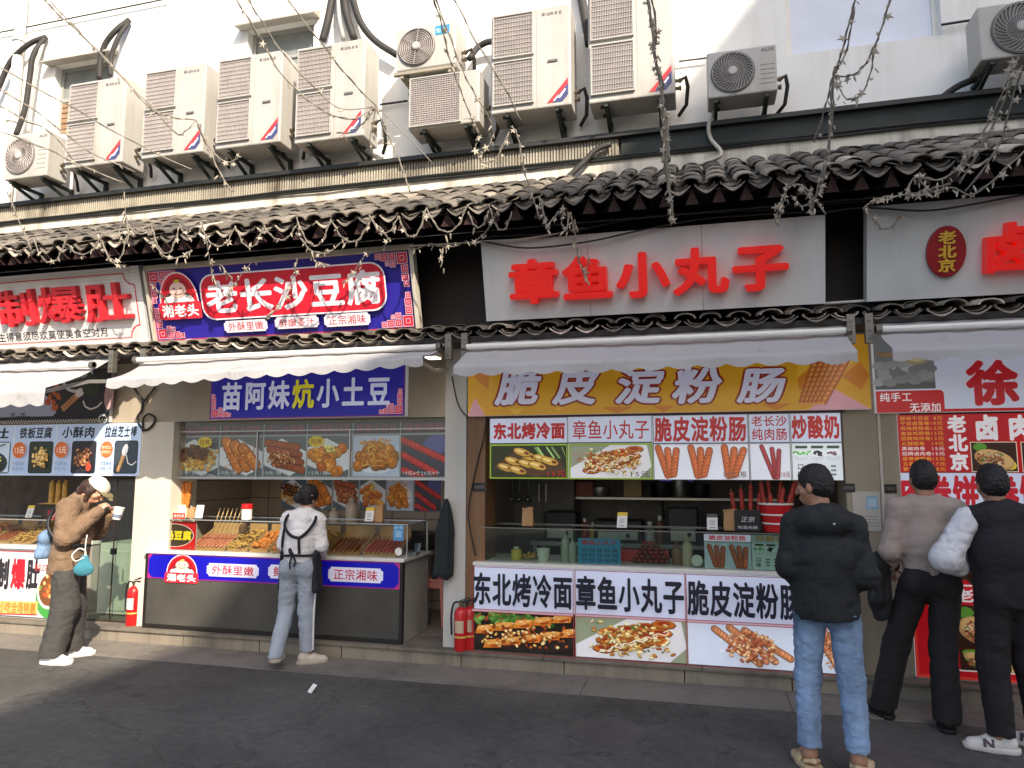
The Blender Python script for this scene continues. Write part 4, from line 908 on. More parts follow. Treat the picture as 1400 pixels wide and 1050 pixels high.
# ---------------- stall 1 fascia and menu
P = Pane((-8.2, 6.08, xz(100, 578, 6.08)[1]), (1,0,0), (0,0,1), float(at(150, 550, 6.08)[0])+8.2, .56)
p = Print(P.w, P.h, (42,46,56)); 
a, b, c, d = P.box(-200, 500, 62, 572); p.poly([(a,c),(b+.12,c),(b+.16,c+.04),(b+.1,c+.16),(b-.02,c+.24),(b-.06,d),(a,d)], (176,182,214))
a, b, c, d = P.box(84, 500, 128, 545); p.ell((a+b)/2, (c+d)/2+.05, .2, .16, (214,216,220), .2, 20); p.ell((a+b)/2, (c+d)/2+.05, .17, .13, (60,66,72), .2, 20)
for k in range(8): p.ell((a+b)/2-.1+.03*k, (c+d)/2+.07, .012, .03, (214,214,210))
a, b, c, d = P.box(62, 528, 84, 558)
for k in range(12): p.ell(a+(b-a)*rnd.random(), c+(d-c)*rnd.random(), .035, .025, (196+rnd.randint(-20, 20), 96, 50), rnd.uniform(0, 3))
a, b, c, d = P.box(84, 532, 112, 562); p.line([(a+.02,c+.02),(b-.05,d-.06)], .07, (206,148,96)); 
for k in range(5): p.line([(a+.02+k*.03,c+.07+k*.02),(a+.06+k*.03,c+.03+k*.02)], .01, (150,92,52))
p.ell(b-.03, d-.04, .06, .045, (238,234,228), .5); q = P.uv(114, 548); p.line([q, (q[0]+.03,q[1]-.06), (q[0]+.1,q[1]-.09), (q[0]+.18,q[1]-.07), (q[0]+.24,q[1]-.02)], .018, (236,232,226))
a, b, c, d = P.box(114, 520, 150, 545); p.ell(a+.1, d-.05, .12, .12, (52,66,50)); p.ell(b, c+.02, .06, .14, (196,160,164))
a, b, c, d = P.box(132, 566, 150, 578); p.ell((a+b)/2, c+.04, .06, .05, (220,222,226)); p.ell((a+b)/2, c+.035, .045, .035, (50,54,62))
T(p, P, '买一送一', 14, 563, 42, 577, (70,72,90), .012)
for k in range(int(P.w/.035)): p.rect(k*.035, .0, .0175, .0175, (210,206,200)); p.rect(k*.035+.0175, .0175, .0175, .0175, (210,206,200))
finish(p.build('fascia_banner', PRINT, None, **P.kw(), thick=.05), 'dark banner printed with plates of snacks over the leftmost menu', 'banner')
P = pane(-120, 581, 192, 650, 6.1)
Bd = thing('menu_board', (P.O[0]+P.w/2, 6.1, P.O[2]), 'pale blue menu board with brush written dish names and orange price discs, leftmost stall', 'menu board', 'menu boards over the counters')
cells = [(-120,-45,'酱肘子','meat',''), (-45,18,'爆肚','soup','15'), (18,76,'铁板豆腐','tofucubes','15'), (76,135,'小酥肉','meat','15'), (135,192,'拉丝芝士棒','cheese','')]
for k, (xl, xr_, tt, fk, pr) in enumerate(cells):
    a, b, _, _ = P.box(xl, 581, xr_, 650); Q = Pane(P.O+np.array([a+.003,0,0]), P.ux, P.uz, b-a-.006, P.h); p = Print(Q.w, Q.h, (176,196,228)); w, h = Q.w, Q.h
    p.frame(0, 0, w, h, .006, (206,216,236)); p.text(tt, w*.12, w*.9, h*.72, h*.96, (36,38,50), .03, slant=.1)
    p.rrect(w*.38, h*.04, w*.57, h*.63, .03, (44,46,54)); food(p, w*.40, h*.06, w*.53, h*.59, fk, 40+k)
    p.ell(w*.19, h*.5, w*.155, h*.16, (206,106,52), 0, 18)
    if pr: p.text(pr+'元', w*.07, w*.31, h*.42, h*.58, (246,236,220), .02)
    else:
        for j in range(2): p.text('香浓芝士', w*.07, w*.31, h*(.51-.09*j), h*(.58-.09*j), (246,226,200), .01)
    for j in range(2): p.text(('中国美食' if j == 0 else '传统小吃'), w*.05, w*.34, h*(.19-.1*j), h*(.28-.1*j), (126,136,160), .008)
    p.build('menu_panel', LED, Bd, **Q.kw(), thick=.04)

# ---------------- stall 2: blue fascia sign, menu behind the window, inner board
P = pane(288, 500, 554, 571, 6.05); P.h = .62
p = Print(P.w, P.h, (30,26,150)); p.frame(0, 0, P.w, P.h, .012, (110,40,110))
for fx in (1, -1): fret(p, .02 if fx > 0 else P.w-.02, .02, .055, fx, 1)
a, b, c, d = P.box(303, 518, 537, 561); cw = (b-a)/7
for i, ch in enumerate('苗阿妹炕小土豆'): p.text(ch, a+cw*i+.008, a+cw*(i+1)-.008, c+.012*i/6, d+.012*i/6, (216,208,40) if ch == '炕' else (206,212,240), .03)
finish(p.build('fascia_sign', LITY, None, **P.kw(), thick=.07), 'deep blue sign with pale characters and one yellow one, half hidden by the sunlit awning', 'shop sign')
P = pane(240, 579, 612, 652, 6.3)
Bd = thing('menu_board', (P.O[0]+P.w/2, 6.3, P.O[2]), 'row of six snack photos under dark blue name strips in the brown framed window', 'menu board', 'menu boards over the counters')
xs = [240, 300, 360, 419.5, 482, 547, 612]; tt = ['老长沙豆腐', '手工大里脊', '手工大面筋', '苗阿妹炕小土豆', '铁板土豆丝', '秘制烤肠']; fk = ['tofu', 'cutlet', 'twist', 'balls', 'noodles', 'redsausage']; pr = ['10元/份 15元/份', '10元/份', '10元/份', '15元/份', '10元/份', '10元4个 20元9个']
for k in range(6):
    a, b, _, _ = P.box(xs[k], 579, xs[k+1], 652); Q = Pane(P.O+np.array([a+.003,0,0]), P.ux, P.uz, b-a-.006, P.h); w, h = Q.w, Q.h; p = Print(w, h, (150,152,158))
    p.rect(0, h*.8, w, h*.2, (62,58,84)); p.text(tt[k], w*.06, w*.94, h*.815, h*.985, (140,64,84), .03)
    food(p, .006, .006, w-.012, h*.76-.006, fk[k], 10+k)
    if k in (0, 3):
        cx, cz = (w*.78, h*.66) if k == 0 else (w*.22, h*.66)
        p.poly([(cx+(.095 if i % 2 == 0 else .072)*math.cos(i*math.pi/12), cz+(.06 if i % 2 == 0 else .046)*math.sin(i*math.pi/12)) for i in range(24)], (232,196,40)); p.text('招牌', cx-.06, cx+.06, cz-.03, cz+.03, (150,90,20), .02)
    p.text(pr[k].replace(' ', ''), w*.05, w*(.5 if len(pr[k]) < 9 else .86), h*.03, h*.12, (222,222,226), .012)
    p.build('menu_panel', printed('window_print', .10, .3), Bd, **Q.kw(), thick=.03)  # faint glow added to the print itself, no light box behind
P = pane(385, 652, 605, 698, 7.6)
Bd = thing('menu_board', (P.O[0]+P.w/2, 7.6, P.O[2]), 'dim second row of snack photos on the tiled back wall of the second stall', 'menu board', 'menu boards over the counters')
for k in range(6):
    w, h = P.w/6-.01, P.h; Q = Pane(P.O+np.array([k*P.w/6,0,0]), P.ux, P.uz, w, h); p = Print(w, h, (120,116,124)); food(p, .006, .006, w-.012, h-.012, fk[k], 30+k); p.build('menu_panel', printed('inner_print', .06, .25), Bd, **Q.kw(), thick=.02)  # same dishes repeated, print brightened by a slight glow of its own
# window frame round stall 2
a, b, c, d = rect(236, 574, 613, 654, 6.2)
Fr = thing('stall_window', ((a+b)/2, 6.2, c), 'brown framed serving window with glass over the photo menu of the second stall', 'window')
g = MB(); zb = FZ; g.box(a-.03, a+.03, 6.15, 6.4, .9, d+.05); g.box(a+.031, b, 6.15, 6.4, d+.0, d+.05); g.build('frame', M_DKFRAME, Fr, bevel=.004)
g = MB(); g.box(a+.031, b, 6.19, 6.22, c-.012, c+.012); g.box(a+.031, b, 6.19, 6.22, d-.105, d-.095); 
for f in (.33, .667): g.box(a+(b-a)*f-.006, a+(b-a)*f+.006, 6.192, 6.218, c+.0125, d-.1055)
g.build('mullion', M_ALU, Fr)
g = MB(); g.add([(a+.03,6.205,c),(b,6.205,c),(b,6.205,d),(a+.03,6.205,d)], [(0,1,2,3)]); g.build('pane', M_GLASS, Fr)

# ---------------- stall 3
P = pane(640, 500, 1190, 564, 6.02); P.h = .585
p = Print(P.w, P.h, (206,150,34))
for k in range(26):
    u = P.w*(k+.5)/26; z = .05+.42*((k*7) % 10)/10; s = .1+.05*((k*3) % 4)/4; p.poly([(max(0,u-s),z),(u,max(0,z-s*.8)),(min(P.w,u+s),z),(u,min(P.h,z+s*.8))], (196,118,34) if k % 3 else (218,170,52))
for u, w in ((.0, .16), (P.w*.86, .5)): p.poly([(u,0),(u+w*.9 if u else w,0),(u+w*.4,.16)], (206,150,160))
a, b, c, d = P.box(676, 490, 1082, 552); p.rect(a-.05, c-.02, b-a+.1, P.h-c-.02, (208,154,30))
for ch, (xl, xr_) in zip('脆皮淀粉肠', ((680,740),(758,820),(842,908),(920,988),(1010,1076))):
    a, b, _, _ = P.box(xl, 500, xr_, 553); _, _, c, d = P.box(xl, 500, xr_, 556-(xl-680)*.010); p.text(ch, a, b, c, d, (206,208,232), .035, (132,28,24), slant=.22, ow=.05)
a, b, c, d = P.box(1088, 492, 1158, 555); food_b = Print(.1, .1, None)
for k in range(6):
    u0, u1 = a+(b-a)*(.1+.08*k), a+(b-a)*(.42+.12*k); p.line([(u0, c+.02),(u1, d)], .055, (120,60,26)); p.line([(u0, c+.02),(u1, d)], .044, (186,104,44))
    for j in range(9): t = j/9; p.ell(u0+(u1-u0)*t, c+.02+(d-c-.02)*t, .018, .009, (216,150,80), .6, 6)
finish(p.build('fascia_sign', LITY, None, **P.kw(), thick=.08), 'glowing yellow sign with outlined slanting characters and a picture of crisp sausages', 'shop sign')
P = pane(669, 568, 1152, 656, 6.08)
Bd = thing('menu_board', (P.O[0]+P.w/2, 6.08, P.O[2]), 'backlit white menu board with red dish names over five food pictures', 'menu board', 'menu boards over the counters')
xs = [669, 777, 893, 1024, 1081, 1152]
for k in range(5):
    a, b, _, _ = P.box(xs[k], 568, xs[k+1], 656); Q = Pane(P.O+np.array([a+.003,0,0]), P.ux, P.uz, b-a-.006, P.h); w, h = Q.w, Q.h; p = Print(w, h, (208,214,234)); s = h*.57; RD = (176,34,36)
    if k == 0: p.text('东北烤冷面', w*.04, w*.97, h*.64, h*.93, RD, .05)
    if k == 1: p.text('章鱼小丸子', w*.04, w*.97, h*.62, h*.96, RD, .012)
    if k == 2: p.text('脆皮淀粉肠', w*.01, w*.99, h*.57, h*.99, RD, .035)
    if k == 3: p.text('老长沙', w*.06, w*.95, h*.80, h*.98, RD, .02); p.text('纯肉肠', w*.06, w*.95, h*.59, h*.79, RD, .02)
    if k == 4: p.text('炒酸奶', w*.02, w*.98, h*.6, h*.98, RD, .04)
    if k < 2: p.rect(0, 0, w, s, (150,180,40)); food(p, .014, .014, w-.028, s-.028, ('rolls', 'takoyaki')[k], 50+k); p.rect(0, s, w, .01, (60,54,60))
    else: food(p, 0, 0, w, s-.01, ('bundles', 'skew', 'bowls')[k-2], 50+k); p.rect(0, s-.01, w, .009, (60,54,60))
    if k < 4: p.text(('15元', '15元', '10元3根', '10元')[k], w*.72, w*.97, .02, .075, ((190,40,36), (70,60,54), (120,100,90), (150,60,60))[k], .015)
    if k == 1: p.text('大份9个15元', w*.06, w*.26, s*.66, s*.76, (190,120,120), .01); p.text('小份6个10元', w*.06, w*.26, s*.53, s*.63, (190,120,120), .01)
    p.frame(0, 0, w, h, .004, (70,62,66)); p.build('menu_panel', LIT, Bd, **Q.kw(), thick=.06)
g = MB(); g.box(P.O[0]-.03, P.O[0]+P.w+.03, 6.075, 6.16, P.O[2]+P.h+.003, P.O[2]+P.h+.045); g.build('board_frame', pm('maroon_frame', (70,30,28), .5), Bd)

# ---------------- stall 4
P = Pane((float(at(1197, 530, 6.04)[0]), 6.04, xz(1290, 563, 6.04)[1]), (1,0,0), (0,0,1), 2.4, .62)
p = Print(P.w, P.h, (206,212,230))
a, b, c, d = P.box(1197, 488, 1278, 532); p.rect(0, c, b, P.h-c, (120,124,126)); p.rect(0, c, b, .05, (90,92,90)); 
for k in range(24): p.ell(.02+(b-.05)*rnd.random(), c+.04+.17*rnd.random(), .05, .03, (150+rnd.randint(-30, 30),)*3, rnd.uniform(-.3, .3))
p.ell(b-.12, c+.24, .09, .055, (166,148,112), 0, 14); p.ell(b-.12, c+.24, .06, .035, (196,182,150), 0, 14)
a, b, c, d = P.box(1197, 534, 1291, 565); p.rrect(0, 0, b, d, .03, (190,26,34)); p.rect(0, 0, b, .03, (190,26,34)); p.rect(0, 0, .03, d, (190,26,34)); p.rect(0, 0, P.w, .022, (190,26,34))
T(p, P, '纯手工', 1202, 536, 1247, 550, (240,234,236), .02); T(p, P, '无添加', 1243, 550, 1287, 564, (240,234,236), .02)
T(p, P, '徐', 1320, 490, 1394, 556, (186,30,40), .045); a, b, c, d = P.box(1320, 490, 1394, 556); p.text('大饼', b+.1, b+1.0, c, d, (186,30,40), .045)
finish(p.build('fascia_sign', LIT, None, **P.kw(), thick=.08), 'pale lit sign with one huge red character and a red corner of white writing', 'shop sign')
x0, zt, zm, zb = float(at(1229, 610, 6.1)[0]), xz(1310, 566, 6.1)[1], xz(1310, 646, 6.1)[1], xz(1310, 705, 6.1)[1]
Bd = thing('menu_board', (x0+1.1, 6.1, zb), 'backlit red menu with a yellow price list above a white row of big red characters', 'menu board', 'menu boards over the counters')
P = Pane((x0, 6.1, zm), (1,0,0), (0,0,1), 2.2, zt-zm); p = Print(P.w, P.h, (184,24,34)); a, b, c, d = P.box(1230, 567, 1293, 645)
names = ['原味干豆皮', '干豆卤蛋卷', '风味烤肠卷', '金丝鸡柳卷', '招牌鸡排卷', '火腿肠卷', '黑椒肉卷', '招牌卤肉卷', '里脊烤鸭卷', '五香牛肉卷', '豪华双拼卷']; prices = ['8元', '10元', '12元', '13元', '13元', '14元', '15元', '15元', '15元', '17元', '18元']
rh = P.h/11.4
for k in range(11):
    z = P.h-rh*(k+1.15); cc = (240,232,220) if k in (6, 7) else (232,168,44); p.text(names[k], a+.01, a+.01+.205*len(names[k])/5, z, z+rh*.86, cc, .012); p.text(prices[k], b-.075-(.0 if len(prices[k]) < 3 else .03), b-.01, z, z+rh*.86, cc, .012)
T(p, P, '老北京', 1296, 567, 1323, 644, (240,234,236), .045, vertical=True)
T(p, P, '卤', 1331, 566, 1366, 603, (240,234,236), .05); T(p, P, '肉', 1377, 566, 1412, 603, (240,234,236), .05); T(p, P, '卷', 1424, 566, 1460, 603, (240,234,236), .05)
for k in range(3):
    a, b, c, d = P.box(1327+66*k, 604, 1391+66*k, 645); p.rect(a, .004, b-a, d-.004, (226,206,180)); food(p, a+.006, .01, b-a-.012, d-.016, 'wrap', 70+k)
p.build('menu_panel', LIT, Bd, **P.kw(), thick=.05)
P = Pane((x0, 6.1, zb), (1,0,0), (0,0,1), 2.2, zm-zb-.004); p = Print(P.w, P.h, (212,218,236))
T(p, P, '肉卷饼', 1230, 648, 1339, 703, (196,30,46), .045); T(p, P, '卷馍', 1356, 648, 1432, 703, (196,30,46), .045); a, b, c, d = P.box(1344, 648, 1346, 703); p.rect(a, 0, .006, P.h, (150,150,170))
p.build('menu_panel', LIT, Bd, **P.kw(), thick=.05)

# ================================================================== COUNTERS AND WHAT STANDS ON THEM
CT = .875                                            # counter top
M_FOODS = [pm('fried_'+n, c, .5, var=.35, scale=30, bump=.5, bscale=50) for n, c in (('brown', (140,74,36)), ('red', (176,58,44)), ('orange', (206,120,42)), ('golden', (206,160,78)), ('dark', (84,48,32)))]
M_STICK = pm('bamboo', (206,178,128), .6, var=.15)
M_BOARD = pm('tray_wood', (184,142,88), .55, var=.2, stretch=(1,6,1))
M_PAPER = pm('brown_paper', (176,136,92), .8, var=.12)
M_SAUCE = pm('sauce_plastic', (196,176,150), .4)
def copy_tree(o, parent=None):
    c = o.copy(); COL.objects.link(c); c.parent = parent
    for ch in list(o.children): copy_tree(ch, c)
    return c
def qr_card(px, py_b, Y, z, tone, label, tilt=.12):
    x = float(at(px, py_b, Y)[0]); t = thing('payment_card', (x, Y, z), label, 'payment card', 'payment cards standing on the counters')
    p = Print(.085, .13, (236,234,228)); p.rect(0, .10, .085, .03, tone); p.rect(.02, .035, .045, .045, (206,206,204)); p.rect(.02, .012, .045, .008, (150,150,150))
    p.build('card', PRINT, t, (x-.0425, Y, z+.006), (1,0,.0), (tilt*.5, tilt, .98), thick=.006)
    g = MB(); g.box(x-.05, x+.05, Y-.02, Y+.06, z, z+.005); g.build('card_foot', M_BLACK, t)
def bag(px, py, Y, z, w, h, label):
    x = float(at(px, py, Y)[0]); V = []; K = 16
    for k, (s, zz) in enumerate(((.92,0),(1,.1),(.98,.5),(.9,.85),(1.02,1))):
        for i in range(K):
            a = 2*math.pi*i/K; q = max(abs(math.cos(a)), abs(math.sin(a))); V.append((x+w/2*s*math.cos(a)/q, Y+w*.3*s*math.sin(a)/q*(1-.35*zz), z+h*zz+.006*math.sin(3*a+k)*(zz > .9)))
    F = [(j*K+i, j*K+(i+1)%K, (j+1)*K+(i+1)%K, (j+1)*K+i) for j in range(4) for i in range(K)]+[tuple(range(K))[::-1]]
    finish(make('paper_bag', V, F, M_PAPER), label, 'paper bag', 'brown paper bags on the counters')
def bottle(px, py, Y, z, r, h, mat, label, capm=None, nozzle=True, name='sauce_bottle', cat='bottle'):
    x = float(at(px, py, Y)[0]); t = thing(name, (x, Y, z), label, cat)
    g = MB(); g.lathe((x,Y,z), [(r*.95,0),(r,.01),(r,h*.62),(r*.8,h*.72),(r*.35,h*.78)], 14); g.build('bottle_body', mat, t, smooth='auto')
    g = MB(); g.lathe((x,Y,z+h*.775), [(r*.42,0),(r*.42,h*.06),(r*.2,h*.07),(r*.1,h*.22)] if nozzle else [(r*.5,0),(r*.5,h*.12),(r*.4,h*.13)], 12); g.build('bottle_cap', capm or mat, t, smooth='auto')
def cup(px, py, Y, z, r, h, mat, label, name='cup'):
    x = float(at(px, py, Y)[0]); g = MB(); g.lathe((x,Y,z), [(r*.78,0),(r,h*.92),(r*1.06,h*.93),(r*1.06,h),(r*.9,h),(r*.7,h*.1)], 16); return finish(g.build(name, mat, smooth='auto'), label, 'cup')
def skewer(parent, base, tip, r, mat, lumps, stick=True, seed=0, flat=1.0, ext=.22):
    gq = random.Random(seed); b, e = np.array(base, float), np.array(tip, float); d = (e-b)/np.linalg.norm(e-b)
    g = MB(); n = lumps*2+1; P = [b+(e-b)*i/(n-1) for i in range(n)]; rs = [r*(1.0 if i % 2 else .68)*gq.uniform(.88, 1.12) for i in range(n)]; rs[0] *= .5; rs[-1] *= .5
    g.tube(P, rs, 7); o = g.build('skewered_food', mat, parent, smooth=True)
    if stick: g = MB(); g.tube([b-d*.03, e+d*ext], .003, 5); g.build('stick', M_STICK, o)
def tray(px0, px1, kind, label, seed, Y0=6.17, Y1=6.52, z0=CT+.012, z1=CT+.15):
    x0, x1 = float(at(px0, 742, 6.3)[0])+.012, float(at(px1, 742, 6.3)[0])-.012
    t = thing('food_tray', ((x0+x1)/2, Y0, z0), label, 'food tray', 'slanting trays of snacks in the glass case'); g = MB()
    g.add([(x0,Y0,z0),(x1,Y0,z0),(x1,Y1,z1),(x0,Y1,z1),(x0,Y0,z0-.01),(x1,Y0,z0-.01),(x1,Y1,z1-.01),(x0,Y1,z1-.01)], [(0,1,2,3),(4,7,6,5),(0,4,5,1),(1,5,6,2),(2,6,7,3),(3,7,4,0)])
    for x in (x0, x1-.008): g.add([(x,Y0,z0+.0005),(x+.008,Y0,z0+.0005),(x+.008,Y1,z1+.0005),(x,Y1,z1+.0005),(x,Y0,z0+.03),(x+.008,Y0,z0+.03),(x+.008,Y1,z1+.03),(x,Y1,z1+.03)], [(0,1,5,4),(1,2,6,5),(2,3,7,6),(3,0,4,7),(4,5,6,7)])
    g.box(x0+.0085, x1-.0085, Y1-.004, Y1+.004, z1-.01, z1+.09); g.build('tray_board', M_BOARD, t)
    gq = random.Random(seed); sl = (z1-z0)/(Y1-Y0)
    def pt(u, v, lift): return (x0+(x1-x0)*u, Y0+(Y1-Y0)*v, z0+(z1-z0)*v+lift)
    if kind == 'pink':
        for i in range(8):
            u = (i+.5)/8; b0 = pt(u, .86, .02); q = MB(); q.tube([b0, (b0[0]+.05, b0[1]+.05, b0[2]+.24)], .0035, 5); q.build('stick', M_STICK, t)
    if kind in ('strip', 'twist', 'pink'):
        n = max(4, int((x1-x0)/.042)); m = {'strip': M_FOODS[1], 'twist': M_FOODS[0], 'pink': pm('pale_sausage', (196,120,88), .5, var=.3, scale=25)}[kind]
        for i in range(n):
            u = (i+.5)/n+gq.uniform(-.01, .01); skewer(t, pt(u, .03, .018), pt(u, .72, .02), .017, m, 5 if kind != 'strip' else 3, True, seed*50+i, 1, .06 if kind != 'pink' else .2)
    else:
        g = MB(); n = 90
        for i in range(n):
            u, v = gq.uniform(.07, .93), gq.uniform(.04, .9); c = pt(u, v, gq.uniform(.008, .05)); a = gq.uniform(0, 3.1); L = gq.uniform(.02, .045)
            if kind == 'noodle': g.tube([(c[0]-L*math.cos(a), c[1]-L*math.sin(a), c[2]), (c[0], c[1], c[2]+.012), (c[0]+L*math.cos(a), c[1]+L*math.sin(a), c[2])], .006, 5)
            else: g.sphere(c, (gq.uniform(.014, .024),)*3, 6, 5)
        o = g.build('fried_pieces', M_FOODS[3] if kind == 'noodle' else M_FOODS[2], t, smooth=True); o['kind'] = 'stuff'
def glass_case(name, label, x0, x1, y0, y1, z0, z1, rear=True, fr=M_ALU, gm=M_GLASS):
    t = thing(name, ((x0+x1)/2, y0, z0), label, 'display case'); e = .004
    for nm, v in (('front_pane', [(x0,y0,z0),(x1,y0,z0),(x1,y0,z1),(x0,y0,z1)]), ('top_pane', [(x0,y0,z1),(x1,y0,z1),(x1,y1,z1),(x0,y1,z1)]), ('side_pane', [(x0,y0,z0),(x0,y1,z0),(x0,y1,z1),(x0,y0,z1)]), ('side_pane', [(x1,y0,z0),(x1,y1,z0),(x1,y1,z1),(x1,y0,z1)])):
        g = MB(); g.add(v, [(0,1,2,3)]); g.build(nm, gm, t)
    g = MB()
    for y in (y0, y1): g.bar((x0-e,y,z1+.005), (x1+e,y,z1+.005), .012, .009)
    for x in (x0, x1):
        g.bar((x,y0+.007,z1+.005), (x,y1-.007,z1+.005), .012, .009); g.bar((x,y1,z0), (x,y1,z1), .012, .012); g.bar((x,y0-.003,z0), (x,y0-.003,z1), .007, .007)
    g.build('case_edge', fr, t); return t

# ---------------- stall 2 counter
x0, x1 = float(at(197, 830, 6.08)[0]), float(at(551, 830, 6.08)[0]); D2 = 6.72
t = thing('food_counter', ((x0+x1)/2, 6.08, FZ), 'dark glossy counter with a blue lettered band under a white top, second stall', 'counter', 'counters of the stalls')
g = MB(); g.box(x0+.01, x1-.01, 6.10, D2-.01, FZ+.005, CT-.03); g.build('counter_body', pm('pale_cabinet', (170,166,158), .5), t)
def dark_panel():
    m = pm('dark_glossy_panel', (80,78,73), .22, var=.25, scale=2); return m
g = MB(); g.box(x0+.03, x1-.03, 6.07, 6.098, FZ+.045, .605); g.build('dark_panel', dark_panel(), t)
g = MB(); g.box(x0, x0+.03, 6.062, 6.11, FZ+.004, CT-.031); g.box(x1-.03, x1, 6.062, 6.11, FZ+.004, CT-.031); g.box(x0+.031, x1-.031, 6.062, 6.11, FZ+.004, FZ+.044); g.build('panel_frame', pm('black_frame', (34,30,28), .4), t, bevel=.003)
P = Pane((x0+.031, 6.064, .607), (1,0,0), (0,0,1), x1-x0-.062, CT-.032-.607); p = Print(P.w, P.h, (22,20,168)); p.frame(0, 0, P.w, P.h, .01, (140,36,130))
for fx in (1, -1):
    for fz in (1, -1): p.poly([(0 if fx > 0 else P.w, 0 if fz > 0 else P.h), (.06 if fx > 0 else P.w-.06, 0 if fz > 0 else P.h), (0 if fx > 0 else P.w, .06 if fz > 0 else P.h-.06)], (170,40,120))
emblem(p, P, 226, 758, 272, 797)
for txt, q in (('外酥里嫩', (283,771,354,789)), ('鲜嫩多汁', (367,773,440,792)), ('正宗湘味', (449,776,524,796))):
    a, b, c, d = P.box(*q); p.rrect(a, c, b-a, d-c, .025, (214,212,232), True); p.text(txt, a+.05, b-.05, c+.012, d-.012, (176,40,60), .02)
p.build('lettered_band', LITY, t, **P.kw(), thick=.03)
g = MB(); g.box(x0-.015, x1+.015, 6.05, D2, CT-.03, CT-.001); g.build('counter_top', pm('white_stone_top', (226,222,214), .3, var=.06), t, bevel=.004)
g = MB(); g.box(x1-.3, x1-.28, 6.721, 6.73, .4, .6); g.build('handle', M_ALU, t)
cx0, cx1 = float(at(206, 735, 6.13)[0]), float(at(557, 735, 6.13)[0]); z1 = xz(330, 713, 6.13)[1]
glass_case('glass_case', 'long glass case full of slanting snack trays on the counter with the blue band', cx0, cx1, 6.13, 6.62, CT, z1)
P = pane(208, 713, 268, 751, 6.16); P.O[2] = CT+.004; P.h = z1-CT-.02
p = Print(P.w, P.h, (196,34,36)); p.ell(P.w/2, P.h/2, P.w*.45, P.h*.42, (226,206,196), 0, 26); p.ell(P.w/2, P.h/2, P.w*.435, P.h*.40, (70,56,44), 0, 26); p.text('灌汤豆腐', P.w*.1, P.w*.9, P.h*.32, P.h*.68, (236,206,40), .05)
finish(p.build('dish_sign', PRINT, None, **P.kw(), thick=.01), 'red card with yellow writing on a dark oval, in the glass case', 'dish sign')
tray(270, 320, 'pink', 'tray of pale sausages whose long sticks stand up out of the case', 1)
tray(321, 350, 'noodle', 'tray of tangled golden fried strips in the glass case', 2)
tray(351, 378, 'nug', 'tray of orange fried nuggets beside the golden strips', 3); tray(379, 405, 'nug', 'tray of orange fried nuggets left of the woman in the apron', 4)
tray(406, 453, 'noodle', 'tray of golden fried strips hidden behind the woman in the apron', 5)
tray(455, 502, 'twist', 'tray of brown lumpy skewers right of the woman in the apron', 6)
tray(503, 552, 'strip', 'tray of red sausage skewers at the right end of the case', 7)
ZC = z1+.012
cup(215, 712, 6.2, ZC, .038, .075, pm('white_cup', (226,222,212), .5), 'white cup with a pale lid at the left end of the glass case')
cup(227, 712, 6.2, ZC, .042, .08, MATS['white_cup'], 'white cup with brown contents beside the fried potato spirals')
bottle(215, 712, 6.34, ZC, .03, .17, pm('grey_bottle', (190,184,172), .4), 'small pale bottle standing behind the two white cups')
t = thing('skewer_cup', (float(at(249, 712, 6.3)[0]), 6.3, ZC), 'white cup holding tall orange potato spirals on sticks', 'cup of skewers')
xx = ORG[t.name][0]; g = MB(); g.lathe((xx,6.3,ZC), [(.045,0),(.055,.13),(.05,.13),(.04,.02)], 16); g.build('holder_cup', MATS['white_cup'], t, smooth='auto')
for k in range(5): dx = (k-2)*.024; skewer(t, (xx+dx, 6.3+.015*(k % 2), ZC+.10), (xx+dx*1.7, 6.3, ZC+.36), .026, M_FOODS[2], 7, True, k, 1, .02)
p = Print(.14, .055, (190,44,40)); p.text('灌汤豆腐', .01, .13, .01, .045, (240,220,200), .015); finish(p.build('dish_sign', PRINT, None, (float(at(236, 712, 6.16)[0]), 6.16, ZC), thick=.006), 'small red lettered tag on top of the glass case under the potato spirals', 'dish sign')
qr_card(271, 712, 6.2, ZC, (226,220,210), 'white payment card in a clear stand next to the potato spirals')
bag(262, 712, 6.28, ZC, .09, .1, 'low white and brown paper bag behind the white payment card')
t = thing('tin_can', (float(at(337, 712, 6.25)[0]), 6.25, ZC), 'white tin with a red lid standing on the glass case', 'tin'); xx = ORG[t.name][0]
g = MB(); g.lathe((xx,6.25,ZC), [(.05,0),(.05,.10)], 18); g.build('can_body', MATS['white_cup'], t, smooth='auto'); g = MB(); g.lathe((xx,6.25,ZC+.1005), [(.053,0),(.053,.045),(.048,.05)], 18); g.build('can_lid', M_RED, t, smooth='auto')
bottle(430, 715, 7.0, 1.02, .07, .2, M_SAUCE, 'squat pale jar behind the head of the woman in the apron', None, False, 'storage_jar', 'jar')
bottle(457, 716, 6.9, ZC-.08, .06, .18, M_SAUCE, 'short beige bottle inside the second stall', None, False); bottle(481, 716, 6.9, ZC-.08, .07, .30, M_SAUCE, 'tall beige bottle inside the second stall', None, False)
qr_card(504, 714, 6.25, ZC, (236,190,40), 'white payment card with a yellow top on the glass case of the second stall')
bag(518, 714, 6.3, ZC, .09, .15, 'tall brown paper bag beside the yellow topped payment card on the glass case')
p = Print(.1, .14, (86,150,200)); p.rect(.02, .03, .06, .06, (150,190,220)); p.text('扫一扫', .01, .09, .105, .13, (240,244,248), .01)
finish(p.build('payment_sticker', PRINT, None, (float(at(545, 727, 6.125)[0])-.05, 6.122, CT+.15), thick=.002), 'blue payment sticker on the glass at the right end of the second stall', 'sticker')
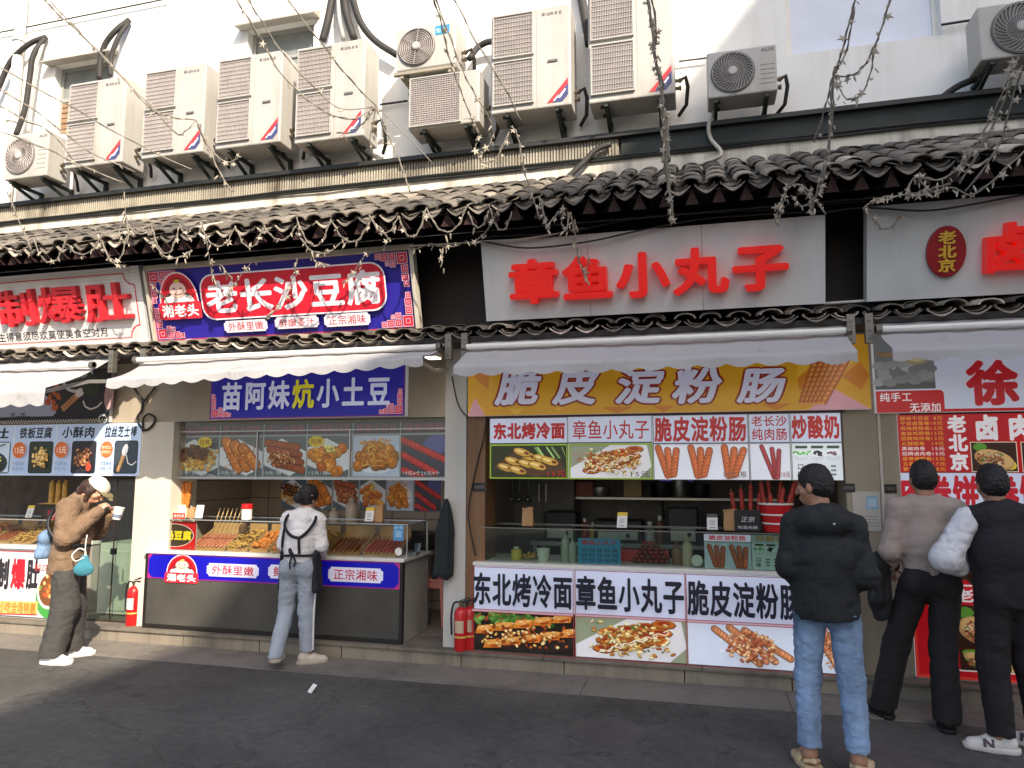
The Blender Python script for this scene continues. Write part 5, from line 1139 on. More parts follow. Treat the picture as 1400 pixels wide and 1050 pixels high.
g = MB(); g.lathe((float(at(545,748,6.12)[0]),6.122,CT+.055), [(.035,0),(.035,.003)], 20, (0,-1,0)); finish(g.build('round_sticker', MATS['white_cup']), 'round white sticker on the glass below the blue payment sticker', 'sticker')
# inside stall 2
t = thing('work_table', (float(at(575, 760, 7.0)[0]), 7.0, FZ), 'steel work table at the back right of the second stall', 'table'); a0 = float(at(520, 760, 7.1)[0]); a1 = float(at(598, 760, 7.1)[0])
g = MB(); g.box(a0, a1, 6.9, 7.5, .80, .84); g.build('table_top', M_STEEL, t, bevel=.004)
for x in (a0+.03, a1-.03):
    for y in (6.93, 7.47): g = MB(); g.bar((x,y,FZ), (x,y,.799), .035, .035, (0,1,0)); g.build('leg', M_STEEL, t)
t = thing('griddle', ((a0+a1)/2, 7.2, .84), 'black flat griddle with a pan handle on the steel table', 'griddle'); g = MB(); g.box(a0+.05, a1-.05, 6.98, 7.42, .842, 1.0); g.build('griddle_box', M_BLACK, t, bevel=.01); g = MB(); g.tube([((a0+a1)/2,6.97,.99),((a0+a1)/2+.1,6.9,1.02),((a0+a1)/2+.2,6.86,1.03)], .014, 6); g.build('handle', M_BLACK, t)
x, y, _ = gd(592, 852, FZ); y = 7.0; x = float(at(593, 820, y)[0])
t = thing('plastic_stool', (x, y, FZ), 'pink plastic stool inside the doorway of the second stall', 'stool'); M_PINK = pm('pink_plastic', (206,128,118), .4)
g = MB(); g.box(x-.15, x+.15, y-.15, y+.15, FZ+.43, FZ+.455); g.box(x-.135, x+.135, y-.145, y-.135, FZ+.36, FZ+.429); g.box(x-.135, x+.135, y+.135, y+.145, FZ+.36, FZ+.429); g.build('seat', M_PINK, t, bevel=.01)
for sx in (-1, 1):
    for sy in (-1, 1): g = MB(); g.bar((x+sx*.17,y+sy*.17,FZ), (x+sx*.13,y+sy*.13,FZ+.43), .035, .035, (0,1,0)); g.build('leg', M_PINK, t)
# small card terminal
x = float(at(570, 748, 6.4)[0]); t = thing('card_terminal', (x, 6.4, CT), 'small grey card terminal on the right end of the white counter top', 'card terminal'); g = MB(); g.box(x-.03, x+.03, 6.3, 6.4, CT, CT+.03); g.build('terminal_body', pm('grey_plastic', (120,124,126), .4), t, bevel=.005); g = MB(); g.add([(x-.03,6.4,CT+.03),(x+.03,6.4,CT+.03),(x+.03,6.43,CT+.1),(x-.03,6.43,CT+.1)], [(0,1,2,3)]); g.build('terminal_screen', pm('screen_glass', (70,84,92), .2), t)

# ---------------- stall 1 counter, case, glass door, cupboard
xe1 = float(at(68, 800, 6.08)[0])
t = thing('food_counter', (xe1-1, 6.08, FZ), 'white counter printed with large black and red characters, leftmost stall', 'counter', 'counters of the stalls')
g = MB(); g.box(-9.6, xe1-.005, 6.1, 6.7, FZ+.005, .84); g.build('counter_body', MATS['pale_cabinet'], t)
P = Pane((-8.2, 6.08, FZ+.03), (1,0,0), (0,0,1), xe1+8.2, .84-FZ-.035); p = Print(P.w, P.h, (222,216,220)); p.rect(0, P.h-.03, P.w, .012, (180,50,60))
for ch, q, c in (('制', (-6,762,13,807), (44,42,48)), ('爆', (15,762,35,807), (196,34,48)), ('肚', (36,763,55,807), (44,42,48)), ('秘', (-28,762,-8,807), (44,42,48))): T(p, P, ch, *q, c, .05)
u, v = P.uv(66, 815); p.ell(u, v, .16, .22, (70,150,70), 0, 20); p.ell(u, v+.06, .15, .19, (226,222,214), 0, 20); p.ell(u, v+.06, .125, .16, (120,74,44), 0, 18)
for k in range(18): p.ell(u+rnd.gauss(0, .05), v+.06+rnd.gauss(0, .06), .022, .018, rnd.choice([(206,140,70),(176,84,50),(226,190,130),(110,150,60)]), rnd.uniform(0, 3), 6)
p.text('老店正宗', u-.2, u-.02, v+.24, v+.32, (190,60,60), .015)
a, b, c, d = P.box(-60, 819, 52, 836); p.poly([(a,c-.03),(b,c+.0),(b,d),(a,d-.03)], (226,178,110)); p.text('欢迎品尝美食小吃全场特惠', a+.1, b-.02, c-.012, d-.012, (190,120,40), .03); p.poly([(a,c-.045),(b,c-.012),(b,c),(a,c-.03)], (196,60,56))
p.build('printed_front', PRINT, t, **P.kw(), thick=.02)
g = MB(); g.box(-9.6, xe1+.01, 6.05, 6.7, .84, CT-.001); g.build('counter_top', MATS['white_stone_top'], t, bevel=.004)
zt1 = xz(30, 711, 6.14)[1]
glass_case('glass_case', 'glass case of snacks on the white printed counter of the leftmost stall', -9.4, float(at(64, 730, 6.14)[0]), 6.14, 6.62, CT, zt1)
tray(2, 28, 'twist', 'tray of dark grilled skewers in the leftmost glass case', 11); tray(30, 58, 'noodle', 'tray of pale yellow fries in the leftmost glass case', 12)
tray(-30, 0, 'nug', 'tray of brown fried pieces cut off by the left edge', 13)
qr_card(38, 711, 6.25, zt1+.012, (236,206,60), 'white payment card with a yellow top at the leftmost stall', .2)
p = Print(.16, .09, (200,40,50)); p.text('特惠', .02, .14, .01, .08, (240,226,220), .02); finish(p.build('dish_sign', PRINT, None, (float(at(65, 711, 6.2)[0]), 6.2, zt1+.012), thick=.008), 'small red tag on the leftmost glass case below the golden rolls', 'dish sign')
rk = thing('roll_rack', (float(at(78, 690, 6.4)[0]), 6.4, zt1+.012), 'low wire rack carrying three upright golden rolls at the leftmost stall', 'rack'); xx = ORG[rk.name][0]
g = MB(); g.box(xx-.14, xx+.14, 6.34, 6.46, zt1+.012, zt1+.16); g.build('rack_box', pm('dark_rack', (70,60,54), .5), rk)
for k, px in enumerate((70, 79, 88)):
    x = float(at(px, 690, 6.4)[0]); g = MB(); n = 22; g.lathe((x,6.4,zt1+.161), [(.028+.004*(i % 2) if 0 < i < n-3 else .02*(n-i)/3.2+.003, .27*i/n) for i in range(n)], 14)
    finish(g.build('golden_roll', M_FOODS[3], smooth=True), ('golden grilled roll standing leftmost on the wire rack', 'golden grilled roll standing in the middle of the wire rack', 'golden grilled roll standing rightmost on the wire rack')[k], 'grilled roll', 'golden rolls on the rack')
x = float(at(97, 700, 6.45)[0]); t = thing('foil_basket', (x, 6.45, CT), 'shiny perforated steel basket behind the woman with the cap', 'basket'); g = MB(); g.box(x-.14, x+.14, 6.4, 6.55, CT+.01, zt1+.10); g.build('basket_body', M_STEEL, t)
for k in range(6):
    g = MB(); g.sphere((x-.115+.046*k, 6.39, zt1+.075), .014, 8, 6); g.build('rivet', M_STEEL, t)
# glass door and white cupboard
a, b = float(at(126, 760, 6.2)[0]), float(at(184, 700, 6.2)[0])
t = thing('glass_door', ((a+b)/2, 6.2, FZ), 'greenish glass door between the leftmost counter and the cream pillar', 'door'); am = a+(b-a)*.53
for q0, q1 in ((a, am-.004), (am+.004, b)): g = MB(); g.add([(q0,6.2,FZ+.02),(q1,6.2,FZ+.02),(q1,6.2,1.56),(q0,6.2,1.56)], [(0,1,2,3)]); g.build('pane', M_GLASSG, t)
g = MB(); g.bar((am,6.2,FZ), (am,6.2,1.56), .007, .012, (0,1,0)); g.box(a, b, 6.19, 6.21, FZ+.002, FZ+.02); g.build('door_edge', M_DKFRAME, t); g = MB(); g.box(am-.025, am+.03, 6.185, 6.215, .80, .86); g.build('door_clamp', M_BLACK, t)
a = float(at(134, 800, 6.45)[0]); b = float(at(176, 800, 6.45)[0]); t = thing('cupboard', ((a+b)/2, 6.45, FZ), 'white cupboard standing behind the glass door of the leftmost stall', 'cupboard')
g = MB(); g.box(a, b, 6.45, 6.9, FZ+.02, .88); g.build('cupboard_body', pm('white_laminate', (212,208,196), .5), t, bevel=.004); g = MB(); g.box(a+.02, b-.02, 6.436, 6.449, FZ+.06, .80); g.build('door_leaf', MATS['white_laminate'], t, bevel=.003); g = MB(); g.box(b-.07, b-.055, 6.425, 6.4355, .5, .62); g.build('handle', M_ALU, t)

# ---------------- stall 3 light box counter
a, b = float(at(648, 830, 6.05)[0]), float(at(1172, 850, 6.05)[0])
t = thing('food_counter', ((a+b)/2, 6.05, FZ), 'brightly backlit counter front with black dish names above three big food pictures', 'counter', 'counters of the stalls')
g = MB(); g.box(a+.005, b-.005, 6.075, 6.72, FZ+.004, .835); g.build('counter_body', MATS['pale_cabinet'], t)
edges = [a]+[float(at(q[0], q[1], 6.05)[0]) for q in ((787, 840), (938.5, 840), (1099, 850))]+[b]; z0, z1, zs = FZ+.012, .845, xz(716, 833, 6.05)[1]
tx = ['东北烤冷面', '章鱼小丸子', '脆皮淀粉肠', '纯肉肠']; kd = ['coldnoodle', 'takoyaki', 'starch', 'starch']
for k in range(4):
    q = Pane((edges[k]+.003, 6.05, z0), (1,0,0), (0,0,1), edges[k+1]-edges[k]-.006, z1-z0); w, h = q.w, q.h; s = zs-z0; p = Print(w, h, (206,212,234))
    food(p, 0, 0, w, s-.02, kd[k], 80+k); p.rect(0, s-.02, w, .02, (196,160,170)); p.text(tx[k], w*.005, w*.995, s+.02, h-.035, (30,30,44), .03)
    p.frame(0, 0, w, h, .005, (150,56,60)); p.rect(0, s-.004, w, .005, (150,56,60)); p.rect(0, s-.024, w, .005, (150,56,60)); p.build('lit_panel', LIT, t, **q.kw(), thick=.024)
g = MB(); g.box(a-.01, b+.01, 6.035, 6.72, .846, CT-.001); g.build('counter_top', MATS['white_stone_top'], t, bevel=.004)
zt = xz(800, 725, 6.12)[1]; c0, c1 = float(at(654, 745, 6.12)[0]), b-.02
glass_case('glass_case', 'low glass case with jars and bottles on the backlit counter of the third stall', c0, c1, 6.12, 6.6, CT, zt, True, MATS['dull_zinc'], M_GLASSG)
ZT = zt+.012
bag(722, 722, 6.3, ZT, .1, .16, 'brown paper bag at the left end of the third stall counter'); qr_card(850, 722, 6.25, ZT, (236,196,50), 'white payment card with a yellow top on the third stall case')
qr_card(974, 726, 6.25, ZT, (90,84,80), 'white payment card with a dark top on the third stall case', .03); bag(999, 727, 6.3, ZT, .11, .17, 'brown paper bag next to the black snack box')
t = thing('snack_box', (float(at(1022, 727, 6.28)[0]), 6.28, ZT), 'black box with white lettering holding lumpy red sausages', 'snack box'); xx = ORG[t.name][0]
p = Print(.2, .17, (30,28,30)); p.text('正宗', .05, .16, .07, .12, (200,196,196), .02, slant=.2); p.text('地道肉肠', .02, .18, .015, .045, (206,200,200), .012); p.build('box_front', PRINT, t, (xx-.1, 6.24, ZT), thick=.006)
g = MB(); g.box(xx-.1, xx+.1, 6.247, 6.36, ZT, ZT+.13); g.build('box_body', M_BLACK, t)
for k, dx in enumerate((-.09, -.03, .03, .085)): skewer(t, (xx+dx, 6.30+.012*(k % 2), ZT+.09), (xx+dx*1.3, 6.3, ZT+.32+.03*(k % 3)), .022, M_FOODS[1], 6, True, 200+k, 1, .02)
t = thing('skewer_bucket', (float(at(1062, 728, 6.28)[0]), 6.28, ZT), 'red bucket with white rims full of long red sausage skewers', 'bucket'); xx = ORG[t.name][0]
g = MB(); g.lathe((xx,6.28,ZT), [(.10,0),(.135,.22),(.125,.22),(.09,.02)], 22); g.build('bucket_body', M_RED, t, smooth='auto')
for zz, rr in ((.06,.110),(.13,.121),(.215,.136)): g = MB(); g.lathe((xx,6.28,ZT+zz), [(rr,0),(rr+.004,.003),(rr+.004,.012),(rr,.015)], 22); g.build('white_rim', M_WHITEP, t)
for k in range(9):
    an = k*.7; dx, dy = .08*math.cos(an), .06*math.sin(an); skewer(t, (xx+dx, 6.28+dy, ZT+.12), (xx+dx*1.9+.03, 6.28+dy*1.2, ZT+.30+.05*(k % 3)+(.14 if k in (0, 3) else 0)), .021, M_FOODS[1], 6, True, 300+k, 1, .01)
# in the third case
p = Print(.36, .21, (60,150,196)); p.text('章鱼小丸子', .03, .33, .155, .2, (190,50,60), .03)
for k in range(5):
    for j in range(3): p.text(('原味', '海苔', '肉松')[j], .03+.065*k, .08+.065*k, .095-.04*j, .13-.04*j, (40,70,96), .012)
finish(p.build('dish_sign', PRINT, None, (float(at(790, 752, 6.14)[0]), 6.14, CT+.004), thick=.006), 'bright blue lettered card inside the third stall glass case', 'dish sign')
for px0, px1, kk, tt, lab in ((963, 1027, 'bundle2', '脆皮淀粉肠', 'pale card with two bundles of sausages pasted inside the third stall case'), (1028, 1080, 'bowls', '炒酸奶', 'pale card with small bowls pasted inside the third stall case')):
    q = pane(px0, 731, px1, 777, 6.135); q.O[2] = CT+.004; q.h = zt-CT-.012; p = Print(q.w, q.h, (196,206,212)); food(p, 0, 0, q.w, q.h*.8, kk, 90); p.rect(0, q.h*.8, q.w, q.h*.2, (196,206,212)); p.text(tt, q.w*.1, q.w*.9, q.h*.82, q.h*.98, (186,50,46) if kk == 'bundle2' else (200,150,60), .03)
    finish(p.build('dish_sign', PRINT, None, **q.kw(), thick=.004), lab, 'dish sign')
bottle(706, 768, 6.3, CT, .05, .12, pm('yellow_jar', (206,180,80), .3), 'small yellow jar at the left of the third stall case', M_WHITEP, False, 'storage_jar', 'jar')
cup(743, 768, 6.3, CT, .06, .1, MATS['white_cup'], 'white bowl shaped cup inside the third stall case')
bottle(773, 768, 6.28, CT, .04, .26, pm('clear_plastic', (170,170,160), .15), 'clear bottle behind the blue card, further left of two', None); bottle(783, 768, 6.24, CT, .035, .22, MATS['clear_plastic'], 'clear bottle nearest the left edge of the blue card', None)
bottle(926, 770, 6.3, CT, .045, .2, pm('brown_sauce', (130,92,70), .4), 'brown sauce bottle right of the pyramid of sausages'); bottle(940, 770, 6.28, CT, .045, .25, M_SAUCE, 'cream sauce bottle with a nozzle right of the brown one')
g = MB(); x = float(at(953, 770, 6.2)[0]); g.lathe((x,6.14,CT+.06), [(.045,0),(.045,.004),(.03,.006)], 20, (0,-1,.1)); finish(g.build('round_sticker', MATS['white_cup']), 'round white disc leaning in the third stall case', 'disc')
x = float(at(890, 770, 6.35)[0]); t = thing('sausage_pile', (x, 6.35, CT), 'neat pyramid of dark red sausages in the third stall case', 'sausage pile')
for r_ in range(5):
    for k in range(7-r_):
        g = MB(); xx = x+(k-(6-r_)/2)*.046; g.sphere((xx, 6.33, CT+.024+r_*.036), (.021,.07,.019), 8, 6); g.build('sausage', M_FOODS[1] if (k+r_) % 3 else M_FOODS[0], t, smooth=True)
g = MB()
for k in range(60): u = rnd.gauss(0, .06); g.sphere((float(at(725, 768, 6.35)[0])+u, 6.35+rnd.gauss(0, .04), CT+.01+max(0, .05-abs(u)*.5)*rnd.random()), .012, 5, 4)
finish(g.build('snack_heap', M_FOODS[3], smooth=True), 'small heap of brown crumbs and snacks in the third stall case', 'snack heap', None, 'stuff')
g = MB(); x = float(at(836, 768, 6.45)[0]); g.box(x-.2, x+.5, 6.4, 6.55, CT, CT+.1); finish(g.build('red_crate', M_RED, bevel=.01), 'low red plastic crate behind the blue card in the case', 'crate')
# kitchen of stall 3
kx0, kx1 = XB1+.1, XC0
t = thing('kitchen_shelf', ((kx0+kx1)/2, 8.1, 1.33), 'long dark shelf on the back wall of the third stall kitchen', 'shelf'); g = MB(); g.box(kx0+.2, kx1-.3, 8.0, 8.28, 1.33, 1.355); g.build('shelf_board', M_STEEL, t)
for x in (kx0+.4, (kx0+kx1)/2, kx1-.5): g = MB(); g.bar((x,8.28,1.12), (x,8.05,1.325), .02, .02); g.build('bracket', M_BRK, t)
for k, (px, r_, h_) in enumerate(((905, .11, .16), (930, .09, .2), (958, .1, .14), (820, .12, .1))):
    x = float(at(px, 700, 8.1)[0]); g = MB(); g.lathe((x,8.14,1.357), [(r_*.9,0),(r_,.02),(r_,h_),(r_*.95,h_),(r_*.9,.03)], 18); o = g.build('cooking_pot', M_STEEL if k % 2 else M_BLACK, smooth='auto'); finish(o, ('black stew pot on the kitchen shelf behind the bucket side', 'tall steel pot on the kitchen shelf', 'low black pot at the right end of the kitchen shelf', 'wide steel pan at the middle of the kitchen shelf')[k], 'pot')
    g = MB(); g.tube([(x-r_-.005,8.14,1.357+h_*.7),(x-r_-.04,8.14,1.357+h_*.75),(x-r_-.005,8.14,1.357+h_*.8)], .008, 5); g.build('handle', M_BLACK, o)
t = thing('extractor_hood', (float(at(850, 680, 7.9)[0]), 7.9, 1.6), 'dark extractor hood over the back of the third stall kitchen', 'hood'); x = ORG[t.name][0]
g = MB(); g.add([(x-.5,7.5,1.62),(x+.5,7.5,1.62),(x+.5,8.29,1.62),(x-.5,8.29,1.62),(x-.25,7.85,2.1),(x+.25,7.85,2.1),(x+.25,8.29,2.1),(x-.25,8.29,2.1)], [(0,3,2,1),(4,5,6,7),(0,1,5,4),(1,2,6,5),(2,3,7,6),(3,0,4,7)]); g.build('hood_shell', pm('dull_hood_steel', (90,90,88), .4, .7), t)
g = MB(); g.box(x-.15, x+.15, 8.0, 8.28, 2.1, 2.69); g.build('duct', MATS['dull_hood_steel'], t)
t = thing('steel_cabinet', (float(at(745, 700, 8.0)[0]), 8.0, FZ), 'pale steel cabinet in the left of the third stall kitchen', 'cabinet'); x = ORG[t.name][0]
g = MB(); g.box(x-.35, x+.35, 7.9, 8.28, FZ+.05, 1.9); g.build('cabinet_body', pm('dim_cabinet', (112,110,104), .5, var=.2), t, bevel=.01)
for s in (-1, 1): g = MB(); g.box(x+min(s*.01, s*.33), x+max(s*.01, s*.33), 7.885, 7.899, .95, 1.85); d_ = g.build('door_leaf', MATS['dim_cabinet'], t, bevel=.004); g = MB(); g.box(x+s*.04-.008, x+s*.04+.008, 7.87, 7.884, 1.3, 1.5); g.build('handle', M_ALU, d_)
t = thing('wall_screen', (float(at(925, 668, 8.2)[0]), 8.2, 1.55), 'small glowing violet screen in the dark third stall kitchen', 'screen'); x = ORG[t.name][0]
g = MB(); g.box(x-.2, x+.2, 8.22, 8.27, 1.5, 1.85); g.build('screen_case', M_BLACK, t, bevel=.006); g = MB(); g.box(x-.18, x+.18, 8.214, 8.219, 1.53, 1.82); g.build('screen_face', lamp_mat('violet_glow', (70,64,130), .35), t)
for k, px in enumerate((690, 700, 710, 722)):
    x = float(at(px, 680, 7.8)[0]); g = MB(); g.tube([(x,7.8,1.72),(x+.004,7.8,1.5),(x,7.79,1.36)], .007, 5); g.sphere((x,7.775,1.33), (.04,.035,.03), 8, 6); finish(g.build('ladle', M_STEEL, smooth=True), 'steel ladle hanging '+('leftmost', 'second from left', 'second from right', 'rightmost')[k]+' on the dark kitchen rail', 'ladle', 'ladles hanging in a row')
g = MB(); x = float(at(706, 665, 7.8)[0]); g.tube([(x-.3,7.8,1.725),(x+.3,7.8,1.725)], .008, 6); g.tube([(x-.28,7.8,1.725),(x-.28,7.8,2.69)], .006, 5); g.tube([(x+.28,7.8,1.725),(x+.28,7.8,2.69)], .006, 5); finish(g.build('hanging_rail', M_STEEL), 'thin steel rail carrying ladles in the third stall kitchen', 'rail')
t = thing('prep_table', (float(at(860, 760, 7.6)[0]), 7.6, FZ), 'dark prep table along the back of the third stall kitchen', 'table'); x = ORG[t.name][0]
g = MB(); g.box(x-1.0, x+1.1, 7.4, 7.88, .88, .92); g.build('table_top', M_STEEL, t)
for q in (-.95, 1.05):
    for y in (7.43, 7.85): g = MB(); g.bar((x+q,y,FZ), (x+q,y,.879), .04, .04, (0,1,0)); g.build('leg', M_STEEL, t)
for k, (q, w_, h_) in enumerate(((-.7,.34,.3),(-.1,.5,.22),(.55,.3,.36))):
    t = thing('kitchen_appliance', (x+q, 7.65, .92), ('squat black fryer at the left of the prep table', 'wide black griddle oven in the middle of the prep table', 'tall black water boiler at the right of the prep table')[k], 'appliance')
    g = MB(); g.box(x+q-w_/2, x+q+w_/2, 7.5, 7.82, .922, .92+h_); g.build('appliance_body', M_BLACK, t, bevel=.015); g = MB(); g.box(x+q-w_*.4, x+q+w_*.4, 7.488, 7.499, .95, .95+h_*.35); g.build('control_panel', M_STEEL, t)
    g = MB(); g.lathe((x+q+w_*.2,7.487,.95+h_*.18), [(.022,0),(.018,.02)], 12, (0,-1,0)); g.build('knob', M_BLACK, t)

for k, (q, r_, h_, cc, lab) in enumerate(((-.45, .04, .24, (170,50,40), 'red'), (-.36, .045, .2, (206,180,80), 'yellow'), (.22, .05, .22, (206,202,194), 'white'), (.32, .04, .28, (120,80,50), 'brown'), (.86, .05, .25, (90,120,80), 'green'))):
    x_ = x0_ = float(at(860, 760, 7.6)[0])+q; t = thing('sauce_bottle', (x_, 7.56, .922), lab+' bottle standing on the dark prep table of the third stall', 'bottle')
    g = MB(); g.lathe((x_,7.56,.922), [(r_*.95,0),(r_,.01),(r_,h_*.65),(r_*.4,h_*.8)], 14); g.build('bottle_body', pm('bottle_'+lab, cc, .35), t, smooth='auto'); g = MB(); g.lathe((x_,7.56,.922+h_*.8), [(r_*.45,0),(r_*.45,h_*.15),(r_*.3,h_*.17)], 10); g.build('bottle_cap', M_WHITEP, t)
for k, (px, cc, lab) in enumerate(((770, (196,190,180), 'white'), (800, (150,60,50), 'red'), (866, (176,150,100), 'tan'))):
    x_ = float(at(px, 690, 8.1)[0]); g = MB(); g.box(x_-.1, x_+.1, 8.03, 8.24, 1.357, 1.357+.13+.04*k); finish(g.build('storage_tin', pm('tin_'+lab, cc, .4), bevel=.01), lab+' storage tin on the dark kitchen shelf of the third stall', 'tin')

# ---------------- stall 4 counter
a = float(at(1250, 870, 6.08)[0]); zt4 = xz(1330, 782, 6.08)[1]
t = thing('food_counter', (a+1, 6.08, FZ), 'red backlit counter front with a thin white border and wrap pictures, rightmost stall', 'counter', 'counters of the stalls')
g = MB(); g.box(a+.005, 4.4, 6.11, 6.7, FZ+.004, zt4-.03); g.build('counter_body', MATS['pale_cabinet'], t)
P = Pane((a, 6.085, FZ+.02), (1,0,0), (0,0,1), 2.4, zt4-.035-FZ-.02); p = Print(P.w, P.h, (190,20,30)); p.frame(.11, .06, P.w-.22, P.h-.12, .012, (232,220,220)); p.frame(0, 0, P.w, P.h, .02, (206,60,50))
u0 = P.uv(1303, 860)[0]; p.rect(u0, P.h*.30, .8, P.h*.42, (60,34,26)); food(p, u0+.008, P.h*.31, .38, P.h*.40, 'wrap', 95); food(p, u0+.40, P.h*.31, .38, P.h*.40, 'wrap', 96); p.text('老北京卤肉卷', u0, u0+.8, P.h*.76, P.h*.9, (240,230,230), .03); food(p, u0+.008, .09, .38, P.h*.2, 'wrap', 97)
p.build('lit_panel', LIT, t, **P.kw(), thick=.024); g = MB(); g.box(a-.01, 4.4, 6.06, 6.7, zt4-.029, zt4); g.build('counter_top', MATS['white_stone_top'], t, bevel=.004)
t = glass_case('glass_case', 'glass case with vegetables on the red counter of the rightmost stall', a+.05, 4.2, 6.14, 6.6, zt4, zt4+.3, True, M_ALU)
for k, (px, m, lab) in enumerate(((1305, pm('leaf_green', (70,120,50), .5, var=.4, scale=20), 'steel tub of chopped green vegetables'), (1345, M_FOODS[1], 'steel tub of chopped red meat'), (1390, M_FOODS[3], 'steel tub of chopped yellow pickles'))):
    x = float(at(px, 740, 6.3)[0]); t = thing('food_tub', (x, 6.35, zt4), lab+' in the rightmost glass case', 'food tub', 'tubs of fillings'); g = MB(); g.box(x-.11, x+.11, 6.22, 6.5, zt4+.002, zt4+.12); g.build('tub', M_STEEL, t)
    g = MB()
    for q in range(60): g.sphere((x+rnd.uniform(-.1, .1), 6.36+rnd.uniform(-.12, .12), zt4+.125+rnd.random()*.03), rnd.uniform(.012, .022), 5, 4)
    o = g.build('filling', m, t, smooth=True); o['kind'] = 'stuff'
q = pane(1233, 690, 1292, 722, 6.13); p = Print(q.w, q.h, (222,172,36)); p.ell(q.w*.3, q.h*.5, .05, .05, (236,206,90)); p.ell(q.w*.7, q.h*.4, .07, .06, (200,110,30)); finish(p.build('picture_card', PRINT, None, **q.kw(), thick=.01), 'yellow picture card behind the neck of the man in the taupe sweater', 'card')

# ---------------- odds and ends on the pillars
def extinguisher(px, py, Y, z, label, s=1.0):
    x = float(at(px, py, Y)[0]); r = .058*s; h = .36*s; t = thing('fire_extinguisher', (x, Y, z), label, 'fire extinguisher', 'red fire extinguishers by the pillars')
    g = MB(); g.lathe((x,Y,z), [(r*.92,0),(r,.012),(r,h*.84),(r*.9,h*.91),(r*.6,h*.97),(r*.3,h)], 22); g.build('cylinder', M_RED, t, smooth='auto')
    p = Print(.07*s, .1*s, (226,220,214)); p.rect(.01*s, .06*s, .05*s, .02*s, (190,50,50)); V = np.array(p.v); 
    g = MB(); K = 7
    for j in (0, 1):
        for k in range(K): an = -math.pi/2-.7+1.4*k/(K-1); g.v.append((x+(r+.0012)*math.cos(an), Y+(r+.0012)*math.sin(an), z+h*(.42+.28*j)))
    g.f = [(k, k+1, K+k+1, K+k) for k in range(K-1)]; g.build('paper_label', M_WHITEP if s > 1.02 else M_SAUCE, t)
    g = MB(); g.lathe((x,Y,z+h), [(r*.3,0),(r*.3,.03),(r*.42,.031),(r*.42,.045)], 12); g.build('valve', MATS['valve_brass'], t)
    g = MB(); g.bar((x-.01,Y,z+h+.05), (x+.085*s,Y-.02,z+h+.085), .014, .008); g.bar((x-.01,Y,z+h+.045), (x+.08*s,Y-.02,z+h+.05), .014, .008); g.build('handle', M_BLACK, t)
    g = MB(); g.tube(curve_pts([(x-.01,Y,z+h+.04),(x-.06,Y-.01,z+h+.03),(x-.085,Y-.01,z+h*.8),(x-.08,Y-.01,z+h*.35)], 5), .009, 6); g.build('hose', M_BLACK, t)
    g = MB(); g.lathe((x,Y,z+h*.3), [(r*1.005,0),(r*1.03,.003),(r*1.03,.012),(r*1.005,.015)], 22); g.build('strap', MATS['yellow_jar'], t)
extinguisher(181, 850, 6.13, FZ+.003, 'red fire extinguisher with a yellow strap at the foot of the cream pillar', 1.06)
extinguisher(630, 884, 6.03, FZ+.003, 'red fire extinguisher by the grey pillar, left of a close pair'); extinguisher(642, 885, 6.09, FZ+.003, 'red fire extinguisher touching the backlit counter, right of a close pair', 1.0)
# dark garment hanging from the grey pillar
x = float(at(606, 720, 6.02)[0]); zt_, zb_ = xz(609, 682, 6.02)[1], xz(603, 790, 6.02)[1]; V = []; K = 28; n = 16
for j in range(n):
    s = j/(n-1); z = zt_+(zb_-zt_)*s; rx = .012+.075*min(1, s*2.2)**.8*(1-.12*s); ry = .012+.035*min(1, s*2.5)
    for k in range(K):
        an = 2*math.pi*k/K; f = 1+.16*math.sin(5*an+2*s)+.1*math.sin(9*an-5*s); V.append((x-.01*s+.02*(1-s)+rx*f*math.cos(an), 6.04+ry*f*math.sin(an), z+(.02*math.sin(3*an+1) if j == n-1 else 0)))
gm = make('hanging_apron', V, [(j*K+k, j*K+(k+1)%K, (j+1)*K+(k+1)%K, (j+1)*K+k) for j in range(n-1) for k in range(K)]+[tuple((n-1)*K+k for k in range(K))], pm('dark_green_cloth', (34,40,40), .9, var=.25), smooth=True); finish(gm, 'dark rumpled apron hanging from a hook on the grey pillar', 'apron')
for px, py, Y, lab in ((655, 666, 6.108, 'small black plate on the brown wood post'), (1160, 667, 6.112, 'small black plate on the tan pillar, nearer the third stall'), (1217, 668, 6.112, 'small black plate on the tan pillar, nearer the rightmost stall')):
    q = pane(px-9, py-6, px+9, py+6, Y); p = Print(q.w, q.h, (38,34,34)); p.text('文明经营', q.w*.12, q.w*.88, q.h*.3, q.h*.72, (130,124,116), .01); finish(p.build('wall_plate', PRINT, None, **q.kw(), thick=.006), lab, 'wall plate', 'small black plates on the pillars')
q = pane(1166, 672, 1204, 726, 6.113); p = Print(q.w, q.h, (196,188,176)); p.rect(q.w*.5, q.h*.55, q.w*.42, q.h*.34, (150,184,206)); p.rect(q.w*.56, q.h*.61, q.w*.3, q.h*.2, (186,206,216))
for k in range(4): p.rect(q.w*.1, q.h*(.12+.08*k), q.w*.8, q.h*.02, (160,152,142))
finish(p.build('notice', PRINT, None, **q.kw(), thick=.003), 'pale paper notice with a light blue square on the tan pillar', 'notice')
q = pane(1206, 676, 1228, 726, 6.113); p = Print(q.w, q.h, (186,178,168)); p.rect(q.w*.1, q.h*.2, q.w*.8, q.h*.5, (176,168,160)); finish(p.build('notice', PRINT, None, **q.kw(), thick=.003), 'plain faded paper notice on the right half of the tan pillar', 'notice')
hose([(182,528,6.1),(190,540,6.1),(197,548,6.1),(204,540,6.1),(214,527,6.1)], .012, 'dark wire sagging from the ledge to the beige header beside the cream pillar', MATS['wire_black'], name='wire', cat='wire')
